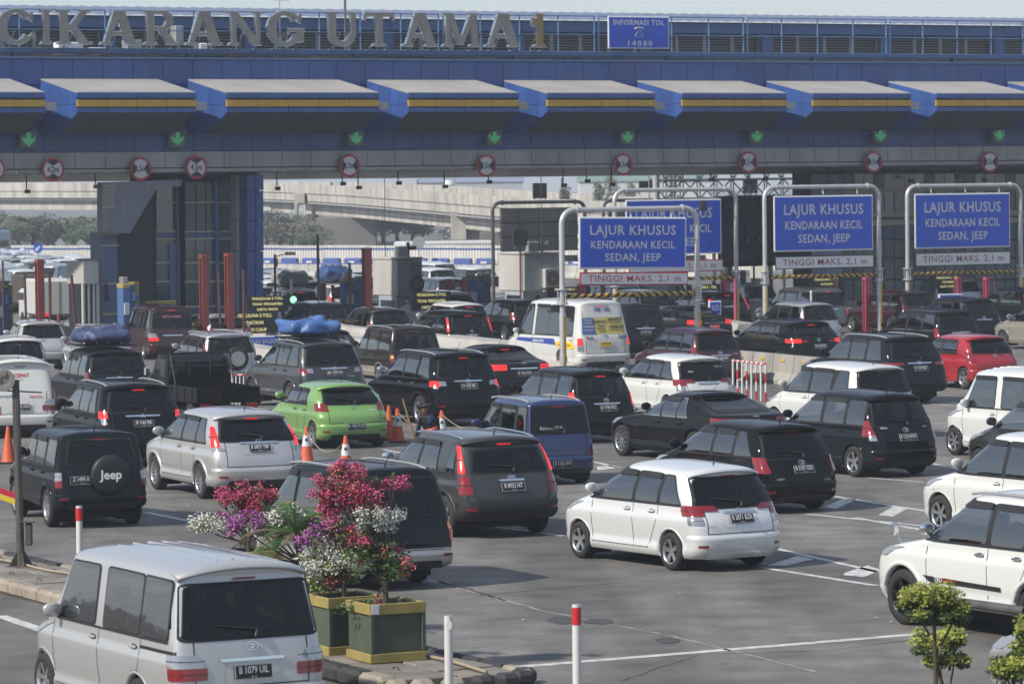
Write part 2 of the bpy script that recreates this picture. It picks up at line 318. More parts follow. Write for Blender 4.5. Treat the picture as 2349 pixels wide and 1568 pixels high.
# side windows: (x bottom rear, x bottom front, x top front, x top rear) from the rear bumper
# tail lights: (colour key, a bottom inner, a bottom outer, a top outer, a top inner, z0, z1) along the rear wrap
TY = {
 'calya': mk(4.07, 1.655, 1.6, 2.525, .78, .29, belt=.99, rb=.13, rt=.42, ws=1.65, hl=.85, rg=(.97, 1.42, .72, .62), plate=(.78, 0), chromebar=(.885, .28), lowtrim=0,
    win=[(.5, 1.05, 1.0, .82), (1.13, 1.72, 1.66, 1.1), (1.8, 2.95, 2.35, 1.76)], lights=[('r', .62, 1.02, .98, .6, .84, 1.0), ('r', .36, .62, .62, .42, .91, 1.0), ('c', .66, .92, .9, .66, .72, .83)], emb='toyota', seams=(1.09, 1.76, 2.9)),
 'sigra': mk(4.07, 1.655, 1.6, 2.525, .78, .29, belt=.99, rb=.13, rt=.42, ws=1.65, hl=.85, rg=(.98, 1.41, .71, .61), plate=(.77, 0),
    win=[(.5, 1.05, 1.0, .82), (1.13, 1.72, 1.66, 1.1), (1.8, 2.95, 2.35, 1.76)], lights=[('r', .66, 1.0, .98, .7, .72, 1.0)], emb='daihatsu', seams=(1.09, 1.76, 2.9)),
 'avanza': mk(4.14, 1.66, 1.69, 2.655, .72, .31, belt=1.02, rb=.14, rt=.4, ws=1.62, hl=.8, rg=(1.06, 1.56, .68, .56), plate=(.78, 0), chrome=.88,
    win=[(.42, 1.0, .98, .5), (1.1, 1.78, 1.74, 1.08), (1.88, 3.05, 2.5, 1.86)], lights=[('r', .72, .98, .9, .76, .84, 1.16), ('c', .72, .9, .92, .74, .72, .84)], emb='toyota', seams=(1.05, 1.83, 3.0)),
 'xenia': mk(4.14, 1.66, 1.69, 2.655, .72, .31, belt=1.02, rb=.14, rt=.4, ws=1.62, hl=.8, rg=(1.03, 1.56, .69, .58), plate=(.78, 0),
    win=[(.42, 1.0, .98, .5), (1.1, 1.78, 1.74, 1.08), (1.88, 3.05, 2.5, 1.86)], lights=[('r', .70, 1.06, .86, .76, .82, 1.14), ('c', .70, .86, .86, .72, .74, .88)], emb='daihatsu', seams=(1.05, 1.83, 3.0)),
 'innova': mk(4.585, 1.76, 1.75, 2.75, .84, .32, belt=1.03, rb=.14, rt=.42, ws=1.85, hl=.98, rg=(1.08, 1.6, .74, .62), plate=(.86, 0), chrome=.98,
    win=[(.45, 1.1, 1.05, .6), (1.2, 1.95, 1.9, 1.15), (2.05, 3.35, 2.72, 2.0)], lights=[('r', .78, 1.05, .96, .82, .84, 1.15)], emb='toyota', seams=(1.14, 2.0, 3.3)),
 'fortuner': mk(4.705, 1.84, 1.85, 2.75, .87, .37, z0=.32, hood=1.08, belt=1.16, rb=.16, rt=.45, ws=1.95, hl=1.08, rg=(1.2, 1.66, .76, .62), plate=(.97, 0), chrome=1.1, suv=1, df=.58, rails=1,
    win=[(.5, 1.15, 1.1, .72), (1.32, 1.98, 1.95, 1.22), (2.08, 3.35, 2.75, 2.04)], lights=[('r', .74, 1.08, 1.06, .76, .98, 1.12), ('c', .58, .76, .76, .6, 1.0, 1.11), ('c', .8, .9, .9, .8, .93, .98)], emb='toyota', seams=(1.27, 2.03, 3.3)),
 'fortuner_new': mk(4.795, 1.855, 1.835, 2.745, .95, .37, z0=.32, hood=1.08, belt=1.14, rb=.16, rt=.5, ws=2.0, hl=1.12, rg=(1.18, 1.64, .76, .62), plate=(.93, 0), chrome=1.07, suv=1, df=.58, rails=1,
    win=[(.62, 1.3, 1.25, .8), (1.42, 2.08, 2.05, 1.38), (2.18, 3.45, 2.85, 2.14)], lights=[('r', .5, 1.25, 1.15, .5, 1.02, 1.1)], emb='toyota', seams=(1.37, 2.12, 3.4)),
 'pajero': mk(4.785, 1.815, 1.805, 2.8, .84, .37, z0=.32, hood=1.06, belt=1.12, rb=.16, rt=.5, ws=1.95, hl=1.1, rg=(1.18, 1.62, .72, .6), plate=(.92, 0), chrome=1.08, suv=1, df=.58, rails=1,
    win=[(.75, 1.3, 1.2, 1.0), (1.4, 2.05, 2.02, 1.3), (2.15, 3.4, 2.8, 2.1)], lights=[('r', .74, 1.08, 1.0, .76, 1.04, 1.2), ('c', .76, .92, .94, .8, .92, 1.04), ('r', .74, .8, .88, .8, .62, .92)], emb='diamonds', seams=(1.36, 2.1, 3.35)),
 'crv': mk(4.535, 1.82, 1.685, 2.62, .9, .34, z0=.26, hood=1.02, belt=1.06, rb=.14, rt=.58, ws=1.85, hl=.98, rg=(1.12, 1.5, .74, .6), plate=(.97, 0), chrome=1.07, suv=1, df=.58, nr=3.4,
    win=[(.7, 1.2, 1.18, .95), (1.28, 1.98, 1.92, 1.24), (2.08, 3.25, 2.65, 2.02)], lights=[('r', .76, .98, .88, .77, 1.0, 1.4), ('c', .68, .98, .98, .7, .94, 1.0)], emb='letter_h', seams=(1.24, 2.02, 3.2)),
 'crv_old': mk(4.53, 1.78, 1.68, 2.62, .88, .33, z0=.28, hood=1.0, belt=1.05, rb=.12, rt=.4, ws=1.8, hl=.98, rg=(1.08, 1.52, .66, .56), plate=(.82, .0), suv=1, df=.58,
    win=[(.4, 1.1, 1.05, .5), (1.2, 1.95, 1.9, 1.15), (2.05, 3.2, 2.6, 2.0)], lights=[('r', .78, .88, .82, .74, .98, 1.46)], emb='letter_h', seams=(1.15, 2.0, 3.2)),
 'santafe': mk(4.69, 1.88, 1.68, 2.7, .9, .36, z0=.3, hood=1.02, belt=1.08, rb=.16, rt=.62, ws=1.9, hl=1.05, rg=(1.16, 1.5, .72, .56), plate=(.86, 0), suv=1, df=.58, nr=3.2,
    win=[(.95, 1.3, 1.22, 1.15), (1.4, 2.1, 2.05, 1.32), (2.2, 3.4, 2.8, 2.14)], lights=[('r', .62, 1.2, 1.2, .6, .98, 1.1), ('r', .34, .62, .62, .42, 1.0, 1.06)], emb='letter_h', seams=(1.36, 2.15, 3.35)),
 'mazda2': mk(3.9, 1.695, 1.475, 2.49, .79, .3, belt=.97, rb=.2, rt=.62, ws=1.55, hl=.82, rg=(1.0, 1.34, .66, .54), plate=(.5, 0), nr=3., low=1, hood=.9,
    win=[(1.0, 1.55, 1.45, 1.1), (1.65, 2.75, 2.2, 1.55)], lights=[('r', .58, .98, .9, .62, .84, 1.02)], emb='wing', seams=(1.0, 1.6, 2.7)),
 'yaris': mk(3.75, 1.695, 1.53, 2.46, .78, .31, belt=.98, rb=.18, rt=.5, ws=1.5, hl=.78, rg=(1.02, 1.4, .68, .54), plate=(.48, 0), nr=3., low=1, hood=.92,
    win=[(.85, 1.1, 1.0, .95), (1.12, 1.6, 1.5, 1.02), (1.7, 2.75, 2.2, 1.6)], lights=[('r', .66, .98, .94, .68, .76, 1.04)], emb='toyota', seams=(.85, 1.65, 2.7)),
 'freed': mk(4.215, 1.697, 1.73, 2.74, .75, .3, belt=1.02, rb=.1, rt=.3, ws=1.5, hl=.72, rg=(1.08, 1.58, .72, .6), plate=(.7, 0), nr=3.6, hood=.92,
    win=[(.5, 1.12, .95, .62), (1.22, 2.0, 1.95, 1.18), (2.1, 3.25, 2.55, 2.05)], lights=[('r', .76, .9, .86, .74, .8, 1.1)], emb='letter_h', seams=(1.17, 2.05, 3.2)),
 'sportage': mk(4.35, 1.84, 1.73, 2.63, .87, .35, z0=.3, hood=1.03, belt=1.08, rb=.14, rt=.42, ws=1.85, hl=1.02, rg=(1.1, 1.48, .68, .58), plate=(.84, 0), suv=1, df=.58, chromebar=(.95, .22), rails=2, nr=3.6, clad=.62,
    win=[(.5, .78, .72, .56), (1.15, 1.85, 1.75, 1.2), (1.95, 3.1, 2.5, 1.85)], lights=[('l', .79, .92, .84, .76, 1.08, 1.56), ('r', .72, .98, .92, .74, .74, 1.04)], emb='oval', seams=(1.05, 1.9, 3.05)),
 'jimny': mk(4.03, 1.66, 1.7, 2.48, .78, .34, z0=.33, hood=1.02, belt=1.06, rb=.07, rt=.2, ws=1.6, hl=1.08, rg=(1.14, 1.54, .6, .52), plate=(.84, .35), suv=1, df=.58, nr=7, tum=.12, clad=.58, spare='Jeep',
    drop=0.03, win=[(.25, .85, .82, .3), (.98, 1.65, 1.6, .96), (1.75, 2.75, 2.4, 1.72)], lights=[('c', .7, .84, .84, .7, .84, .98), ('r', .7, .84, .84, .7, .72, .84)], emb=None, seams=(.92, 1.7, 2.75)),
 'terios': mk(4.0, 1.7, 1.72, 2.58, .76, .34, z0=.32, hood=1.02, belt=1.08, rb=.08, rt=.28, ws=1.65, hl=.95, rg=(1.12, 1.55, .68, .56), plate=(.7, 0), suv=1, df=.58, nr=4.5, rails=1, spare='', clad=.56,
    win=[(.35, .8, .72, .42), (.95, 1.6, 1.55, .9), (1.7, 2.85, 2.35, 1.65)], lights=[('r', .76, .88, .84, .74, .95, 1.4)], emb=None, seams=(.88, 1.65, 2.8)),
 'rush': mk(4.2, 1.7, 1.7, 2.58, .8, .34, z0=.3, hood=1.02, belt=1.06, rb=.1, rt=.35, ws=1.7, hl=.95, rg=(1.1, 1.54, .68, .56), plate=(.75, 0), suv=1, df=.58, nr=4.2, rails=1,
    win=[(.4, .95, .9, .5), (1.05, 1.75, 1.7, 1.0), (1.85, 3.0, 2.45, 1.8)], lights=[('r', .74, .92, .86, .74, .85, 1.2)], emb='toyota', seams=(1.0, 1.8, 2.95)),
 'kijang': mk(4.5, 1.67, 1.8, 2.65, .72, .33, z0=.3, hood=1.02, belt=1.06, rb=.08, rt=.32, ws=1.75, hl=1.1, rg=(1.1, 1.62, .7, .58), plate=(.55, 0), nr=7, tum=.15, clad=.62, rails=1,
    drop=0.04, win=[(.3, 1.15, 1.12, .4), (1.25, 2.05, 2.0, 1.22), (2.15, 3.2, 2.7, 2.12)], lights=[('r', .73, .86, .86, .73, .7, .86), ('o', .73, .86, .86, .73, .86, .96)], emb=None, seams=(1.2, 2.1, 3.15)),
 'panther': mk(4.5, 1.75, 1.85, 2.68, .78, .34, z0=.32, hood=1.06, belt=1.1, rb=.06, rt=.25, ws=1.75, hl=1.05, rg=(1.16, 1.66, .72, .64), plate=(.86, 0), chrome=1.0, nr=6, tum=.14,
    drop=0.04, win=[(.3, 1.1, 1.08, .38), (1.2, 1.98, 1.94, 1.16), (2.08, 3.25, 2.75, 2.04)], lights=[('r', .8, .96, .96, .8, .8, 1.08)], emb=None, seams=(1.15, 2.03, 3.2)),
 'karimun': mk(3.41, 1.475, 1.7, 2.33, .6, .27, hood=.98, belt=1.0, rb=.04, rt=.16, ws=1.2, hl=.62, rg=(1.02, 1.55, .64, .58), plate=(.42, -.0), nr=7, tum=.1, rails=1,
    drop=0.04, win=[(.2, .62, .58, .24), (.74, 1.35, 1.32, .72), (1.45, 2.45, 2.1, 1.43)], lights=[('r', .62, .76, .76, .62, .5, .66)], emb=None, seams=(.68, 1.4, 2.4)),
 'van': mk(4.165, 1.665, 1.9, 2.65, .52, .3, hood=1.02, hl=.42, belt=1.05, rb=.05, rt=.22, ws=.95, rg=(1.1, 1.64, .73, .66), plate=(.74, 0), nr=6.5, nf=4, tum=.13, nose=.06, zre=1.74, chromebar=(.84, .34), ribs=1,
    drop=0.035, win=[(.3, .95, .95, .32), (1.0, 1.95, 1.95, 1.0), (2.2, 3.2, 2.9, 2.2)], lights=[('r', .5, .92, .92, .5, .66, .78), ('c', .54, .96, .96, .6, .78, .92)], emb='daihatsu', seams=(.98, 2.08, 3.3)),
 'luxio': mk(4.4, 1.8, 1.9, 2.75, .55, .3, hood=1.02, hl=.42, belt=1.05, rb=.05, rt=.22, ws=.95, rg=(1.09, 1.66, .78, .7), plate=(.72, 0), nr=6.5, nf=4, tum=.13, nose=.06, zre=1.74, chromebar=(.85, .36), ribs=1,
    drop=0.035, win=[(.3, 1.0, 1.0, .32), (1.04, 2.05, 2.05, 1.04), (2.3, 3.4, 3.1, 2.3)], lights=[('r', .52, 1.0, 1.0, .52, .66, .79), ('c', .54, 1.02, 1.02, .62, .79, .93)], emb='daihatsu', seams=(1.0, 2.17, 3.5)),
 'blindvan': mk(4.165, 1.665, 1.9, 2.65, .52, .3, hood=1.02, hl=.42, belt=1.05, rb=.05, rt=.22, ws=.95, rg=(1.1, 1.64, .73, .66), plate=(.74, 0), nr=6.5, nf=4, tum=.13, nose=.06, zre=1.74,
    drop=0.035, win=[(.3, .95, .95, .32), (1.0, 1.95, 1.95, 1.0), (2.2, 3.2, 2.9, 2.2)], lights=[('r', .5, .92, .92, .5, .66, .78), ('c', .54, .96, .96, .6, .78, .92)], emb=None, seams=(.98, 2.08, 3.3)),
 'hiace': mk(5.38, 1.88, 2.285, 3.11, 1.0, .34, hood=1.08, hl=.6, belt=1.12, rb=.05, rt=.3, ws=1.4, rg=None, plate=(.86, 0), nr=6, nf=3.4, tum=.17, nose=.08, zre=2.1,
    drop=0.05, win=[(.55, 2.2, 2.15, .6), (2.2, 3.1, 3.08, 2.2), (3.3, 4.3, 4.0, 3.28)], lights=[('l', .8, .98, .98, .8, .84, 1.06), ('c', .8, .98, .98, .8, .66, .84)], emb='toyota', seams=(.5, 3.2, 4.4)),
 'sedan': mk(4.85, 1.83, 1.47, 2.78, .9, .33, z0=.18, hood=.88, hl=1.25, ws=2.15, belt=.92, rt=.0, tum=.22, zre=1.36, trunk=(1.05, .62, .72), rg=(1.1, 1.36, .62, .5), plate=(.72, 0), nr=3., low=1, chromebar=(.86, .4),
    drop=0.06, win=[(1.2, 1.62, 1.55, 1.5), (1.68, 2.35, 2.3, 1.62), (2.42, 3.42, 2.8, 2.36)], lights=[('r', .5, 1.12, 1.1, .5, .82, .98)], emb='toyota', seams=(1.4, 2.38, 3.4)),
 'bmw': mk(4.9, 1.86, 1.46, 2.97, .85, .34, z0=.18, hood=.88, hl=1.5, ws=2.35, belt=.93, rt=.0, tum=.24, zre=1.36, trunk=(1.06, .55, .85), rg=(1.1, 1.36, .6, .5), plate=(.72, 0), nr=3., low=1,
    drop=0.05, win=[(1.35, 1.75, 1.72, 1.6), (1.8, 2.35, 2.35, 1.76), (2.42, 3.3, 2.75, 2.42)], lights=[('r', .5, 1.12, 1.1, .5, .82, .98)], emb='oval', seams=(1.45, 2.38, 3.35), winchrome=1),
 'livina': mk(4.42, 1.69, 1.6, 2.6, .84, .31, belt=.98, rb=.14, rt=.5, ws=1.75, hl=.92, rg=(1.04, 1.44, .68, .54), plate=(.8, 0), nr=3.2,
    win=[(.55, 1.2, 1.1, .75), (1.3, 2.0, 1.95, 1.22), (2.1, 3.25, 2.65, 2.04)], lights=[('r', .7, .98, .9, .72, .82, 1.1)], emb='oval', seams=(1.24, 2.05, 3.2)),
}
TY['sedan']['xa'] = 1.36; TY['bmw']['xa'] = 1.42
_CM = {}
def cached(key, fn):
    if key not in _CM: _CM[key] = fn()
    return _CM[key]
def body_mesh(tk):
    T = TY[tk]; sh = Shell(T); N = (12, 58, 12)
    zs = list(np.arange(T['z0'], T['zre'], .05)) + [T['zre']]
    for zc in (T['cow'], ): zs += [zc - .03, zc - .015, zc + .01]
    if T['xa'] > 1: zs += [1.03, 1.045, 1.06, 1.075]
    zs = sorted(set(round(z, 4) for z in zs)); zs = [z for i, z in enumerate(zs) if i == 0 or z - zs[i - 1] > .008]
    for i in range(1, 10): zs.append(T['zre'] + (T['H'] - T['zre']) * math.sin(i / 9 * math.pi / 2) * .9999)
    C = []
    for z in zs:
        c = sh.contour(z, N); C.append([(x, y, z) for x, y in c])
    n = len(C[0]); V = []; 
    for c in C: V += c; V += [(x, -y, z) for x, y, z in c[1:-1][::-1]]
    m = 2 * n - 2; V = np.array(V); faces = []; mi = []
    rwx, fwx = T['L'] - T['fo'] - T['wb'], T['L'] - T['fo']; Ra = T['r'] * 1.16; ch = [(rwx, T['r']), (fwx, T['r'])]
    far = np.abs(V[:, 1]) > T['W'] * .28
    # open the wheel arches: faces inside the circle go, vertices just inside are pushed out on to it
    ins = np.zeros(len(V), bool)
    for cx, cz in ch:
        d = np.hypot(V[:, 0] - cx, V[:, 2] - cz); w = (d < Ra) & far
        ins |= w & (d < Ra - .055); near = w & (d >= Ra - .055) | (far & (d >= Ra) & (d < Ra + .02))
        k = Ra / np.maximum(d, 1e-6); V[near, 0] = cx + (V[near, 0] - cx) * k[near]; V[near, 2] = cz + (V[near, 2] - cz) * k[near]
    clad = T.get('clad', 0.)
    for j in range(len(zs) - 1):
        for i in range(m):
            f = (j * m + i, (j + 1) * m + i, (j + 1) * m + (i + 1) % m, j * m + (i + 1) % m)
            k = sum(ins[q] for q in f)
            if k >= 1:
                if k == 4: continue
                g = [q for q in f if not ins[q]]
                if len(g) < 3: continue
                f = tuple(g)
            faces.append(f); mi.append(1 if clad and zs[j + 1] < clad else 0)
    # window openings
    zt, zb = T['zre'] - .035, T['belt'] + .02; keep = []
    for f in faces:
        c = V[list(f)].mean(axis=0); x, y, z = c[0], abs(c[1]), c[2]; cut = False
        if tk != 'blindvan' and zb + .02 < z < zt - .015:
            t = (z - zb) / (zt - zb)
            if y > T['W'] * .25 and f and x > .12:
                for a, b_, c_, d_ in T['win']:
                    if a + (d_ - a) * t + .025 < x < b_ + (c_ - b_) * t - .025: cut = True
            xr_, xf_, _h = sh.at(z)
            if z > T['cow'] + .08 and y < (W_ := T['W'] * (.415 + (.355 - .415) * t)) and x > xf_ - .3: cut = True
        if T.get('rg') and tk != 'blindvan':
            z0_, z1_, h0_, h1_ = T['rg']; t = (z - z0_) / (z1_ - z0_); xr_ = sh.at(z)[0]
            if .0 < t < 1 and z0_ + .02 < z < z1_ - .02 and y < h0_ + (h1_ - h0_) * t - .025 and x < xr_ + .25: cut = True
        keep.append(not cut)
    faces = [f for f, k in zip(faces, keep) if k]; mi = [a for a, k in zip(mi, keep) if k]
    faces.append(tuple(range((len(zs) - 1) * m, len(zs) * m))[::-1]); mi.append(0)
    me = bpy.data.meshes.new(tk + '_body'); me.from_pydata([tuple(sh.wp(v)) for v in V], [], faces)
    me.materials.append(None); me.materials.append(None)
    me.polygons.foreach_set('material_index', mi); me.polygons.foreach_set('use_smooth', [True] * len(faces)); me.update(); return me
def arch_mesh(tk, cx, sg):
    T = TY[tk]; sh = Shell(T); mb = MB(); r0 = T['r'] * 1.15; n = 22; suv = T.get('suv'); w = .055 if suv else .028; off = .022 if suv else .006
    A = [R(-28) + (R(236)) * i / n for i in range(n + 1)]; rings = []
    for k, (rr, o, inn) in enumerate(((r0 + w, .0, 0), (r0 + w * .8, off, 0), (r0, off, 0), (r0 - .005, 0, .06))):
        ring = []
        for a in A:
            x, z = cx + rr * math.cos(a), max(T['r'] + rr * math.sin(a), T['z0']); p = sh.side(x, max(z, T['z0'] + .001), sg, o); ring.append(p - Vector((0, sg * inn, 0)))
        rings.append(ring)
    V = sum(rings, []); m = n + 1
    mb.add(V, [(k * m + i, k * m + i + 1, (k + 1) * m + i + 1, (k + 1) * m + i) for k in range(3) for i in range(n)], 0, True)
    yo = abs(sh.side(cx, .6, 1, 0).y) - .06; ri = r0 - .004                       # dark liner
    L = []
    for y in (yo, yo - .38):
        for a in [R(-35) + R(250) * i / 20 for i in range(21)]: L.append((cx + ri * math.cos(a), sg * y, T['r'] + ri * math.sin(a)))
    mb.add(L, [(i, i + 1, 22 + i, 21 + i) for i in range(20)], 1, True); mb.add(L[21:], [tuple(range(21))], 1)
    return mb
def wheel_meshes(r, w, style):
    ty = MB(); prof = [(.62, -.5), (.64, -.52), (.9, -.5), (.98, -.4), (1., -.25), (1., .25), (.98, .4), (.9, .5), (.74, .53), (.66, .5), (.64, .42)]; n = 28
    V = [(q * r * math.cos(2 * math.pi * i / n), y * w, q * r * math.sin(2 * math.pi * i / n)) for q, y in prof for i in range(n)]
    ty.add(V, [(k * n + i, k * n + (i + 1) % n, (k + 1) * n + (i + 1) % n, (k + 1) * n + i) for k in range(len(prof) - 1) for i in range(n)], 0, True)
    rm = MB(); rr = r * .655
    P = [(rr, .50 * w), (rr * .97, .50 * w), (rr * .92, .30 * w), (rr * .90, .1 * w)]
    V = [(q * math.cos(2 * math.pi * i / n), y, q * math.sin(2 * math.pi * i / n)) for q, y in P for i in range(n)]
    rm.add(V, [(k * n + i, k * n + (i + 1) % n, (k + 1) * n + (i + 1) % n, (k + 1) * n + i) for k in range(3) for i in range(n)], 0, True)
    rm.add([(rr * .92 * math.cos(2 * math.pi * i / n), .08 * w, rr * .92 * math.sin(2 * math.pi * i / n)) for i in range(n)], [tuple(range(n))], 1)
    ns, sw = {'five': (5, .17), 'six': (6, .13), 'ten': (10, .07), 'black': (6, .13), 'steel': (16, .1)}[style]
    for k in range(ns):
        a = 2 * math.pi * k / ns + .2
        def q(rad, t, y): return (rad * math.cos(a) - t * math.sin(a), y, rad * math.sin(a) + t * math.cos(a))
        v = [q(rr * .12, -rr * sw * .9, .34 * w), q(rr * .12, rr * sw * .9, .34 * w), q(rr * .94, rr * sw * 1.2, .46 * w), q(rr * .94, -rr * sw * 1.2, .46 * w),
             q(rr * .12, -rr * sw * .9, .2 * w), q(rr * .12, rr * sw * .9, .2 * w), q(rr * .94, rr * sw * 1.2, .3 * w), q(rr * .94, -rr * sw * 1.2, .3 * w)]
        rm.add(v, [(0, 1, 2, 3), (0, 4, 5, 1), (1, 5, 6, 2), (3, 2, 6, 7), (0, 3, 7, 4)], 0)
    hb = [(rr * .2 * math.cos(2 * math.pi * i / 12), .36 * w, rr * .2 * math.sin(2 * math.pi * i / 12)) for i in range(12)]
    rm.add(hb, [tuple(range(12))], 0); rm.add(hb + [(x, .2 * w, z) for x, y, z in hb], [(i, (i + 1) % 12, 12 + (i + 1) % 12, 12 + i) for i in range(12)], 0)
    m = RIMB if style == 'black' else RIM
    return ty.mesh('tyre', [TYRE]), rm.mesh('rim', [m, DARK])
def ring_pts(cx, cy, rx, ry, n=20): return [(cx + rx * math.cos(2 * math.pi * i / n), cy + ry * math.sin(2 * math.pi * i / n)) for i in range(n)]
def ring2d(mb, cx, cy, rx, ry, t, z=.0, h=.008, n=20):
    a = ring_pts(cx, cy, rx, ry, n); b = ring_pts(cx, cy, rx - t, ry - t, n)
    V = [(x, y, z + h) for x, y in a] + [(x, y, z + h) for x, y in b] + [(x, y, z) for x, y in a]
    mb.add(V, [(i, (i + 1) % n, n + (i + 1) % n, n + i) for i in range(n)] + [(i, 2 * n + i, 2 * n + (i + 1) % n, (i + 1) % n) for i in range(n)], 0)
def emblem(kind, s=1.):
    mb = MB(); 
    if kind == 'toyota': ring2d(mb, 0, 0, .075 * s, .05 * s, .010 * s); ring2d(mb, 0, .012 * s, .05 * s, .022 * s, .008 * s, z=.001); ring2d(mb, 0, -.004 * s, .022 * s, .042 * s, .008 * s, z=.002)
    elif kind == 'daihatsu':
        ring2d(mb, 0, 0, .075 * s, .05 * s, .010 * s); mb.prism([(-.03 * s, -.028 * s), (.02 * s, -.028 * s), (.045 * s, .018 * s), (-.04 * s, .028 * s), (-.035 * s, .016 * s), (.02 * s, .008 * s)], 0, .009)
    elif kind == 'letter_h':
        ring2d(mb, 0, 0, .07 * s, .055 * s, .008 * s)
        for x in (-.03, .03): mb.box((x * s, 0, .004), (.014 * s, .075 * s, .009))
        mb.box((0, 0, .0035), (.06 * s, .014 * s, .008))
    elif kind == 'diamonds':
        for a in (90, 210, 330):
            q = Matrix.Rotation(R(a), 3, 'Z'); mb.prism([(q @ Vector(p))[:2] for p in ((0, 0, 0), (.03 * s, .02 * s, 0), (.065 * s, 0, 0), (.03 * s, -.02 * s, 0))], 0, .008)
    elif kind == 'wing':
        ring2d(mb, 0, 0, .065 * s, .055 * s, .008 * s); mb.add([(-.05 * s, .015 * s, .006), (0, -.02 * s, .006), (.05 * s, .015 * s, .006), (.03 * s, .02 * s, .006), (0, -.002 * s, .006), (-.03 * s, .02 * s, .006)], [(0, 1, 4, 5), (1, 2, 3, 4)], 0)
    else: ring2d(mb, 0, 0, .08 * s, .04 * s, .01 * s); mb.prism([(-.05 * s, -.012 * s), (.05 * s, -.012 * s), (.05 * s, .012 * s), (-.05 * s, .012 * s)], 0, .006)
    return mb.mesh('emblem', [CHROME])
SEATM = mat('seat_cloth', (.07, .07, .072), .9, var=.2, vscale=9); SEATB = mat('seat_beige', (.22, .18, .13), .9, var=.2, vscale=9); HEADL = mat('cabin_floor', (.02, .02, .022), .95)
def cabin(tk, T, sh, root, part, detail):
    L, W = T['L'], T['W']; zf = T['belt'] - .06; x1 = L - T['hl'] - .12; x0 = .22 if not T.get('trunk') else T['trunk'][1] + .35
    def floor():
        P = []; n = 14
        for i in range(n + 1):
            x = x0 + (x1 - x0) * i / n; y = sh.side(x, zf, 1).y - .03; P += [(x, y, zf), (x, -y, zf)]
        return MB().add(P, [(2 * i, 2 * i + 1, 2 * i + 3, 2 * i + 2) for i in range(n)])
    part('cabin_floor', ('cab',), floor, [HEADL])
    low = T.get('low'); kz = .72 if low else 1.
    rowx = [x1 - .8, x1 - 1.5] if low else [x1 - 1.0, x1 - 1.85] + ([x1 - 2.65] if (x1 - x0) > 3.0 and not T.get('trunk') else [])
    sm = SEATB if tk in ('kijang', 'panther', 'luxio', 'freed') else SEATM
    for r_, x in enumerate(rowx):
        for y in ((-.36, .36) if r_ == 0 else (-.42, 0, .42)):
            if detail < 1 and r_ > 0: continue
            s_ = part('seat', ('seat', r_), lambda: MB().bbox((0, 0, .05), (.13, .46 if r_ == 0 else .4, .42), .05), [sm], M=Matrix.Translation((x, y, zf)) @ Matrix.Rotation(-.2, 4, 'Y') @ Matrix.Diagonal((1, 1, kz, 1)))
            part('headrest', ('hrst',), lambda: MB().bbox((-.01, 0, .36), (.1, .25, .17), .04), [sm], s_)
    if detail > 0: part('steering_wheel', ('steer',), lambda: MB().tube([(x1 - .42 - .06 * math.sin(a), -.36 + .18 * math.cos(a), zf + .06 + .17 * math.sin(a)) for a in np.linspace(0, 2 * math.pi, 17)], .016, 5, cap=False), [BLACKP])
